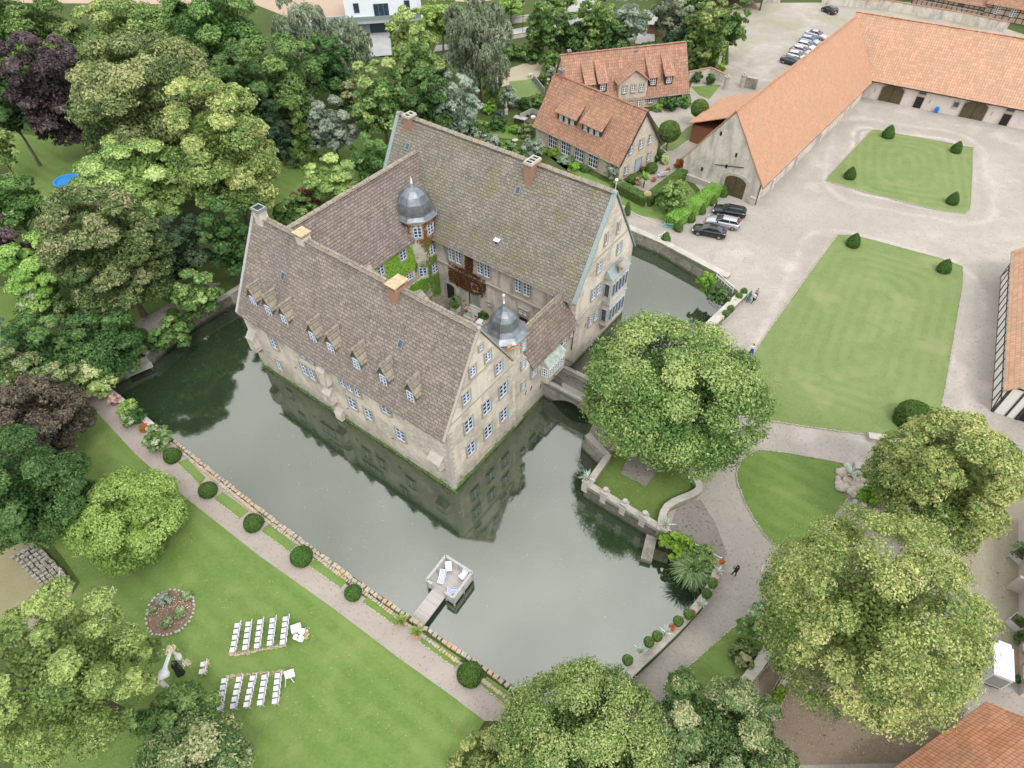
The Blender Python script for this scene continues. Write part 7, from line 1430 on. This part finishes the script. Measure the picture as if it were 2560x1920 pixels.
# ---- vehicles
def carmesh(kind):
    """returns part meshes; x forward, length about 4.7"""
    L = 4.7; w = .91
    if kind == 'sedan': top = [(-2.3, .95), (-1.95, 1.0), (-1.45, 1.03), (1.05, .98), (1.9, .86), (2.3, .68)]; gh = [(-1.75, 1.0), (-.95, 1.40), (.15, 1.43), (1.1, .98)]
    elif kind == 'wagon': top = [(-2.3, .92), (-2.1, 1.0), (-1.5, 1.03), (1.05, .99), (1.9, .87), (2.3, .68)]; gh = [(-2.2, 1.0), (-1.75, 1.42), (.15, 1.46), (1.1, .99)]
    else: top = [(-1.95, .95), (-1.85, 1.03), (-1.4, 1.05), (.95, 1.0), (1.6, .88), (1.95, .68)]; gh = [(-1.9, 1.03), (-1.5, 1.42), (.1, 1.47), (1.05, 1.0)]
    x0, x1 = top[0][0], top[-1][0]; xs = np.linspace(x0, x1, 15); body = MB(); rows = []
    for x in xs:
        zt = float(np.interp(x, [q[0] for q in top], [q[1] for q in top])); e = min(1, (abs(x1-x) if x > 0 else abs(x-x0))/.5); ww = w*(.86+.14*math.sqrt(e)); zl = .28+.06*(1-e)
        rows.append([(x, -ww*.96, zl), (x, -ww, .55), (x, -ww*.97, zt*.82), (x, -ww*.86, zt), (x, 0, zt+.03), (x, ww*.86, zt), (x, ww*.97, zt*.82), (x, ww, .55), (x, ww*.96, zl)])
    vs = [p for r_ in rows for p in r_]; n = 9; body.add(vs, [(i*n+k, (i+1)*n+k, (i+1)*n+k+1, i*n+k+1) for i in range(14) for k in range(8)]+[((i+1)*n, i*n, i*n+8, (i+1)*n+8) for i in range(14)], 0, True); body.add(rows[0], [tuple(range(9))]); body.add(rows[-1], [tuple(range(9))[::-1]])
    g = MB(); (a, za), (b, zb), (c, zc), (d, zd) = gh; wb, wt = .80, .60
    for s in (-1, 1): g.add([(a, s*wb*.92, za), (b, s*wt, zb-.03), (c, s*wt, zc-.03), (d, s*wb*.95, zd)], [(0, 1, 2, 3) if s > 0 else (3, 2, 1, 0)])
    g.add([(a, -wb*.92, za), (a, wb*.92, za), (b, wt, zb-.03), (b, -wt, zb-.03)], [(3, 2, 1, 0)]); g.add([(d, -wb*.95, zd), (d, wb*.95, zd), (c, wt, zc-.03), (c, -wt, zc-.03)], [(0, 1, 2, 3)])
    rf = MB(); rr_ = []
    for i in range(7):
        x = b+(c-b)*i/6; z = zb+(zc-zb)*i/6; rr_.append([(x, -wt-.03, z-.04), (x, -wt*.7, z+.03), (x, 0, z+.05), (x, wt*.7, z+.03), (x, wt+.03, z-.04)])
    rf.add([p for q in rr_ for p in q], [(i*5+k, i*5+k+1, (i+1)*5+k+1, (i+1)*5+k) for i in range(6) for k in range(4)], 0, True)
    for s in (-1, 1):
        rf.bar((c, s*wt, zc-.02), (d, s*wb*.95, zd), .05); rf.bar((b, s*wt, zb-.02), (a, s*wb*.92, za), .07); rf.bar(((b+c)/2, s*(wt+.01), zb-.02), ((b+c)/2-.05, s*wb*.99, za), .06)
    wheels = []
    for x in (x0+.85, x1-.85):
        for s in (-1, 1):
            t_ = MB(); t_.tube((x, s*(w-.2), .33), (x, s*(w+.01), .33), .33, n=18); q = MB(); q.tube((x, s*(w-.1), .33), (x, s*(w+.02), .33), .21, n=10); [q.bar((x, s*(w+.025), .33), (x+.2*math.cos(k*1.2566), s*(w+.025), .33+.2*math.sin(k*1.2566)), .05, .02) for k in range(5)]; wheels.append((t_.mesh('tyre', M['tyre']), q.mesh('rim', M['zinc'])))
    hl = [MB(), MB()]; tl = [MB(), MB()]
    for i, s in enumerate((-1, 1)): hl[i].obox((x1-.12, s*.66, .64), (.25, .34, .14), s*-.3); tl[i].obox((x0+.06, s*.68, .82), (.16, .34, .2), s*.25)
    pl = MB(); pl.box(x0-.02, x0+.02, -.26, .26, .60, .72); bm_ = MB(); bm_.box(x1-.03, x1+.02, -.6, .6, .33, .5); mr = MB()
    for s in (-1, 1): mr.obox((d-.35, s*.98, 1.02), (.16, .2, .13))
    return dict(body=body, glass=g, roof=rf, wheels=wheels, hl=hl, tl=tl, plate=pl, grille=bm_, mirror=mr)
CM = {}
M['lamp'] = plain('headlight', (.7, .72, .75), .15, .2); M['tail'] = plain('taillight', (.45, .02, .03), .25)
def car(px, py, ang, kind, colname, colr, label, group='cars parked in the yard', z=G+.03, P=None):
    if kind not in CM: CM[kind] = carmesh(kind); c = CM[kind]; c['m'] = dict(glass=c['glass'].mesh('glass', M['cglass']), hl=[q.mesh('headlight', M['lamp']) for q in c['hl']], tl=[q.mesh('tail_light', M['tail']) for q in c['tl']], plate=c['plate'].mesh('plate', M['white']), grille=c['grille'].mesh('grille', M['black']), mirror=c['mirror'].mesh('wing_mirror', M['black']))
    c = CM[kind]
    if 'paint_'+colname not in D.materials: mt = plain('paint_'+colname, colr, .22, .35, .6, var=.03); mt.node_tree.nodes['Principled BSDF'].inputs['Coat Weight'].default_value = .6
    mt = D.materials['paint_'+colname]; p = P or at(px, py, G+.6); t = thing('parked_car', label, 'car', (p[0], p[1], z), ang, group)
    k = kind+colname
    if k not in CM: CM[k] = (c['body'].mesh('body', mt), c['roof'].mesh('roof', mt))
    link('body', CM[k][0], t); link('roof', CM[k][1], t); link('glass', c['m']['glass'], t); link('plate', c['m']['plate'], t); link('grille', c['m']['grille'], t); link('wing_mirror', c['m']['mirror'], t)
    for q in c['m']['hl']: link('headlight', q, t)
    for q in c['m']['tl']: link('tail_light', q, t)
    for a, b in c['wheels']: link('rim', b, link('tyre', a, t))
    return t
g3 = at(1742, 588, G+.5); g4 = at(1823, 606, G+.5); ca = math.atan2((g3-g4).y, (g3-g4).x)
car(1783, 589, ca, 'sedan', 'black', (.012, .012, .015), 'black saloon parked nearest the moat wall', 'cars parked beside the hedge'); car(1818, 568, ca-.03, 'wagon', 'silver', (.42, .42, .46), 'silver estate car parked between two black cars', 'cars parked beside the hedge'); car(1834, 541, ca+.02, 'wagon', 'black', (.012, .012, .015), 'black estate car parked nearest the arched barn door', 'cars parked beside the hedge')
rows = [(2000, 170, 'sedan', 'darkblue', (.02, .03, .06), 'dark car with red tail light at the near end of the barn row'), (2012, 158, 'hatch', 'white', (.65, .66, .68), 'white car second from the near end of the barn row'), (2024, 146, 'wagon', 'silver', (.42, .42, .46), 'silver-grey car third from the near end of the barn row'), (2036, 134, 'hatch', 'white', (.65, .66, .68), 'white car fourth from the near end of the barn row'),
        (2045, 120, 'hatch', 'lightblue', (.32, .42, .55), 'light blue car second from the far end of the barn row'), (2062, 106, 'sedan', 'silver', (.42, .42, .46), 'silver car at the far end of the barn row')]
e2_ = Vector((math.cos(R(50.13)), math.sin(R(50.13)), 0)); n2_ = Vector((-e2_.y, e2_.x, 0))
for i, (x, y, k, cn, cc, l) in enumerate(rows): car(x, y, R(140+180)+(.05*math.sin(i*2)), k, cn, cc, l, 'cars parked behind the long barn')
car(2096, 44, R(112), 'hatch', 'black', (.012, .012, .015), 'lone black car by the pink-topped wall')
# lorry trailer, carport car
a, b, c = at(2467, 1645, G+2.4), at(2467, 1713, G+2.4), at(2517, 1735, G+2.4); d = (a-b); d.z = 0; an = math.atan2(d.y, d.x); LT = d.length+.35; e = (c-b); WT = math.hypot(e.x, e.y)
t = thing('white_trailer', 'white box trailer parked beside the right-hand outbuilding', 'trailer', (b.x, b.y, G), an); m = MB(); m.box(0, LT, -WT, 0, .6, 2.42); m.build('box_body', M['white'], t); m = MB(); m.box(-.02, LT+.02, -WT-.02, .02, 2.42, 2.5); m.box(LT*.6, LT+.3, -WT*.9, -WT*.25, 2.3, 2.52); m.build('trailer_roof', M['white'], t)
m = MB(); m.box(-.03, 0, -WT+.1, -.1, .75, 2.2); m.build('rear_door', M['zinc'], t)
for y in (.1, -WT-.1): m = MB(); m.tube((LT*.45, y-.1, .35), (LT*.45, y+.1, .35), .35, n=16); m.build('wheel', M['tyre'], t)
m = MB(); m.bar((LT, -WT/2, .5), (LT+1.3, -WT/2, .5), .12); m.build('drawbar', M['iron'], t); m = MB(); m.box(0, LT, -WT+.1, -.1, .45, .6); m.build('chassis', M['iron'], t)
p = at(2455, 1690); m = MB(); r = random.Random(2)
for i in range(6):
    for j in range(5): m.tube((i*.32-.9, -.25, .15+j*.24), (i*.32-.9+.05, .3, .15+j*.24), .12, n=7)
tag(m.build('log_stack', M['wood'], None, (at(2446, 1665).x, at(2446, 1665).y, G), an), 'stack of cut logs behind the white trailer', 'log stack')
p = at(1093, 65); t = thing('small_tractor', 'small orange vehicle parked right of the white house', 'tractor', (p.x, p.y, G)); m = MB(); m.box(-1, 1, -.6, .6, .5, 1.2); m.build('body', M['orange'], t); m = MB(); m.box(-.9, .1, -.55, .55, 1.2, 2.1); m.build('cab', M['cglass'], t)
for x in (-.7, .7):
    for y in (-.6, .6): m = MB(); m.tube((x, y-.1, .4), (x, y+.1, .4), .4, n=12); m.build('wheel', M['tyre'], t)
# ---- people
def mat_c(n, c, r_=.85): 
    if n not in M: M[n] = plain(n, c, r_, var=.06)
    return M[n]
mat_c('skin', (.50, .30, .22), .55); mat_c('skin_dark', (.24, .13, .08), .55); mat_c('hair', (.03, .02, .018), .6); mat_c('suit', (.018, .02, .026)); mat_c('shirt', (.75, .75, .76)); mat_c('pink', (.70, .32, .42)); mat_c('green_dress', (.02, .22, .17)); mat_c('blue_dress', (.02, .05, .33)); mat_c('black_dress', (.012, .02, .016)); mat_c('print', (.30, .34, .42)); mat_c('tealtr', (.03, .14, .16)); mat_c('shoe', (.02, .018, .018)); mat_c('navyskirt', (.05, .09, .30)); mat_c('bagb', (.12, .06, .03)); mat_c('grey_dress', (.62, .64, .68))
def skinned(name, joints, edges, mats, parent):
    me = D.meshes.new(name); me.from_pydata([j[0] for j in joints], edges, []); o = link(name, me); s = o.modifiers.new('s', 'SKIN'); o.modifiers.new('u', 'SUBSURF').levels = 1
    for i, j in enumerate(joints): me.skin_vertices[0].data[i].radius = (j[1], j[1] if len(j) < 3 else j[2])
    me.skin_vertices[0].data[0].use_root = True; dg = bpy.context.evaluated_depsgraph_get(); nm = D.meshes.new_from_object(o.evaluated_get(dg)); D.objects.remove(o)
    for p_ in nm.polygons: p_.use_smooth = True
    nm.materials.clear(); [nm.materials.append(q) for q in mats]; return link(name, nm, parent)
def person(P, rz, label, cloth, h=1.72, stride=.0, arms=((.26, .02, .82), (-.26, .02, .82)), skirt=None, trousers=None, top=None, hair='hair', hairlong=False, skin='skin', cat='person', jacket=False, bag=None, elbow=None, lean=0):
    """standing figure facing +x; arms = hand positions (y, x, z) per side"""
    t = thing('person', label, cat, P, rz); k = h/1.72; J = []; E = []
    def j(x, y, z, r_): J.append(((x*k, y*k, z*k), r_*k)); return len(J)-1
    pel = j(0, 0, .93, .125); wst = j(0, 0, 1.08, .115); chs = j(.01+lean*.3, 0, 1.27, .135); nk = j(.01+lean*.6, 0, 1.46, .055); hd = j(.03+lean, 0, 1.55, .062); E += [(pel, wst), (wst, chs), (chs, nk), (nk, hd)]
    for s, st in ((1, stride), (-1, -stride)):
        hp = j(0, s*.09, .88, .085); kn = j(st*.45+.03, s*.10, .48, .056); an_ = j(st-.02, s*.10, .08, .038); to = j(st+.12, s*.115, .035, .032); E += [(pel, hp), (hp, kn), (kn, an_), (an_, to)]
    for (hy, hx, hz), s in zip(arms, (1, -1)):
        sh = j(0.01+lean*.4, s*.185, 1.38, .052); e = (elbow or {}).get(s) or ((.0+hx)/2-.05, s*.25, (1.38+hz)/2+.0); el = j(*e, .038); wr = j(hx, hy, hz, .026); E += [(chs, sh), (sh, el), (el, wr)]
        d = Vector((hx-e[0], hy-e[1], hz-e[2])).normalized(); pm = j(*(Vector((hx, hy, hz))+d*.06), .028); E.append((wr, pm)); q = Vector((d.y, -d.x, 0)); q = q.normalized() if q.length > .01 else Vector((1, 0, 0))
        for fi in range(4):
            b = Vector((hx, hy, hz))+d*.085+q*(.016*(fi-1.5)); f1 = j(*b, .0095); f2 = j(*(b+d*(.035+.006*(fi in (1, 2)))+Vector((.008, 0, 0))), .0085); f3 = j(*(b+d*(.065+.01*(fi in (1, 2)))+Vector((.022, 0, 0))), .0075); E += [(pm, f1), (f1, f2), (f2, f3)]
        tb = j(*(Vector((hx, hy, hz))+d*.035+q*.038), .010); tb2 = j(*(Vector((hx, hy, hz))+d*.07+q*.05), .009); E += [(wr, tb), (tb, tb2)]
    body = skinned('body', J, E, [M[skin], M[top or cloth], M[trousers or skin], M['shoe']], t)
    me = body.data      # clothing zones by height on the one continuous body
    for p_ in me.polygons:
        c = p_.center/k; arm = abs(c.y) > .2 or False
        if c.z < .09 and abs(c.y) < .2: p_.material_index = 3
        elif c.z < .95 and abs(c.y) < .19 and trousers: p_.material_index = 2
        elif .9 < c.z < 1.455 and (abs(c.y) < .2 or jacket or c.z > 1.22): p_.material_index = 1
        elif jacket and abs(c.y) > .19 and c.z > min(a_[2] for a_ in arms)+.06 and c.z < 1.45: p_.material_index = 1
    hm = MB(); c = Vector((.045+lean, 0, 1.64))*k; hm.ball(c, (.095*k, .075*k, .118*k), 14, 10); hm.ball(c+Vector((.096*k, 0, -.01*k)), (.016*k, .013*k, .022*k), 6, 5)
    for s in (-1, 1): hm.ball(c+Vector((0, s*.077*k, -.005)), (.018*k, .01*k, .03*k), 6, 4); hm.ball(c+Vector((.086*k, s*.03*k, .012*k)), (.01, .012, .008), 6, 4, 1)
    hm.obox(c+Vector((.088*k, 0, -.05*k)), (.008, .045, .01), None, 2); hm.build('head', [M[skin], M['hair'], M['pink']], t)
    hr = MB(); hr.ball(c+Vector((-.018*k, 0, .022*k)), (.10*k, .088*k, .115*k), 12, 8)
    if hairlong: hr.ball(c+Vector((-.07*k, 0, -.12*k)), (.055*k, .085*k, .17*k), 10, 6)
    hr.build('hair', M[hair], t)
    if skirt:
        z1, z0, r0, r1 = skirt; s_ = MB(); n = 18; pf = [(r0+(r1-r0)*(i/6)**1.1, z1+(z0-z1)*i/6) for i in range(7)]; vs = []
        for r_, z in pf: vs += [((r_*(1+.07*math.sin(5*a_*2*math.pi/n)*(z1-z)/(z1-z0)))*math.cos(2*math.pi*a_/n)*k*.85, r_*(1+.07*math.sin(7*a_*2*math.pi/n)*(z1-z)/(z1-z0))*math.sin(2*math.pi*a_/n)*k, z*k) for a_ in range(n)]
        s_.add(vs, [(i*n+(q+1) % n, i*n+q, (i+1)*n+q, (i+1)*n+(q+1) % n) for i in range(6) for q in range(n)], 0, True); s_.build('skirt', M[cloth], t)
    if jacket: 
        s_ = MB(); s_.lathe((0, 0, 0), [(.15*k, .82*k), (.155*k, 1.0*k), (.15*k, 1.1*k), (.175*k, 1.3*k), (.16*k, 1.42*k), (.07*k, 1.47*k)], 14); s_.build('jacket', M[cloth], t); s_ = MB(); s_.add([(.155*k, -.045, 1.2*k), (.155*k, .045, 1.2*k), (.165*k, .05, 1.4*k), (.165*k, -.05, 1.4*k)], [(0, 1, 2, 3)]); s_.build('shirt_front', M['shirt'], t)
    return t
def stand(px, py, z=G+.03): p = at(px, py, z); return Vector((p.x, p.y, z))
q = stand(1875, 768); person(q, R(-150), 'woman in a long green dress walking beside another woman, near the moat railing', 'green_dress', 1.7, .28, skirt=(1.1, .35, .14, .30), top='green_dress', hairlong=True, arms=((.28, .15, .85), (-.28, -.1, .9)))
q2 = Vector((q.x+.45, q.y-.25, q.z)); person(q2, R(-150), 'woman in an orange-white top carrying a dark bag beside the green dress', 'bagb', 1.66, .25, trousers='suit', top='shirt', hairlong=True, arms=((.26, .1, .9), (-.26, .18, .95)))
m = MB(); m.box(-.16, .16, -.06, .06, 0, .24); o = m.build('bag', M['black'], None, q2+Vector((.0, -.28, .6)), .4); m = MB(); m.tube((-.1, 0, .24), (0, 0, .42), .01, n=5); m.tube((.1, 0, .24), (0, 0, .42), .01, n=5); m.build('handle', M['black'], o); tag(o, 'dark handbag held by the woman beside the green dress', 'bag')
person(stand(1893, 762), R(-120), 'person in a patterned top and blue trousers walking near the planters', 'navyskirt', 1.68, .12, trousers='navyskirt', top='print', arms=((.22, .22, 1.1), (-.24, .2, 1.0)))
person(stand(1878, 901), R(120), 'woman in a long royal blue skirt and white top photographing by the large lawn', 'blue_dress', 1.7, .0, skirt=(1.08, .06, .15, .34), top='shirt', arms=((.12, .3, 1.5), (-.12, .3, 1.5)), elbow={1: (.12, .27, 1.22), -1: (.12, -.27, 1.22)})
person(stand(1822, 1452), R(110), 'man in a black suit with raised arms on the gravel drive', 'suit', 1.8, .12, trousers='suit', top='suit', jacket=True, arms=((.1, .26, 1.5), (-.1, .26, 1.5)), elbow={1: (.14, .28, 1.25), -1: (.14, -.28, 1.25)})
c1_ = z5(392, 860, G+.06); c1_.z = G+.06; person(c1_, R(100), 'woman in a long black dress embracing under the wedding arch', 'black_dress', 1.72, 0, skirt=(1.1, .03, .15, .36), top='black_dress', hairlong=True, arms=((.12, .34, 1.3), (-.12, .34, 1.25)), elbow={1: (.14, .24, 1.18), -1: (.14, -.24, 1.15)}, lean=.04)
c2_ = c1_+Vector((-.06, .34, 0)); person(c2_, R(-80), 'man in black embracing the woman under the wedding arch', 'suit', 1.8, 0, trousers='suit', top='suit', jacket=True, arms=((.12, .3, 1.2), (-.12, .3, 1.25)), elbow={1: (.12, .27, 1.12), -1: (.12, -.27, 1.12)}, lean=.03)
person(cw(20.1, 14.75, 1.22), R(150), 'person in a pink shirt standing in the castle courtyard', 'pink', 1.7, .05, trousers='tealtr', top='pink', jacket=False, arms=((.2, .22, 1.25), (-.2, .22, 1.25)), elbow={1: (.05, .32, 1.15), -1: (.05, -.32, 1.15)})
person(stand(1998, 152), R(30), 'person in pale clothes standing behind the row of parked cars', 'grey_dress', 1.7, .05, trousers='suit', top='grey_dress', arms=((.25, .05, .85), (-.25, .05, .85)))

# ---- small litter that makes the ground look used
def scatter(name, label, poly, n, z, leaf, pal, cat, seed=1, keep=None):
    g = np.random.default_rng(seed); xs = [q[0] for q in poly]; ys = [q[1] for q in poly]; P = []
    def inside(x, y):
        c = False; j = len(poly)-1
        for i in range(len(poly)):
            if (poly[i][1] > y) != (poly[j][1] > y) and x < (poly[j][0]-poly[i][0])*(y-poly[i][1])/(poly[j][1]-poly[i][1])+poly[i][0]: c = not c
            j = i
        return c
    while len(P) < n:
        x, y = g.uniform(min(xs), max(xs)), g.uniform(min(ys), max(ys))
        if inside(x, y) and (keep is None or g.uniform() < keep(x, y)): P.append((x, y, z))
    P = np.array(P); k = len(P); me = leafmesh(name, P, np.tile([0, 0, 1.], (k, 1))+g.normal(size=(k, 3))*.1, leaf*g.uniform(.5, 1.5, k), g.uniform(0, 1, k), ML[pal], .6, g); return tag(link(name, me), label, cat, kind='stuff')
scatter('floating_leaves', 'small leaves and specks floating on the moat', moat2, 1500, .012, .035, 'petal', 'leaves', 3, lambda x, y: .15+.85*(math.sin(x*.31+y*.2) > .3))
scatter('fallen_leaves', 'fallen leaves strewn over the garden lawn', [(p.x, p.y) for p in pxs([(300, 1120), (640, 1400), (1180, 1830), (480, 1850), (180, 1500)])], 1600, G+.07, .04, 'limey', 'leaves', 4)
scatter('fallen_leaves', 'fallen leaves under the yellowing trees at the right', [(p.x, p.y) for p in pxs([(1880, 1420), (2160, 1150), (2520, 1100), (2540, 1700), (2250, 1910), (1850, 1910)])], 3000, G+.1, .06, 'limey', 'leaves', 5)
scatter('fallen_leaves', 'fallen leaves around the terrace lime tree', [(p.x, p.y) for p in pxs([(1480, 1230), (1660, 1340), (1800, 1200), (1960, 1000), (1880, 800)])], 1500, G+.14, .05, 'limey', 'leaves', 6)
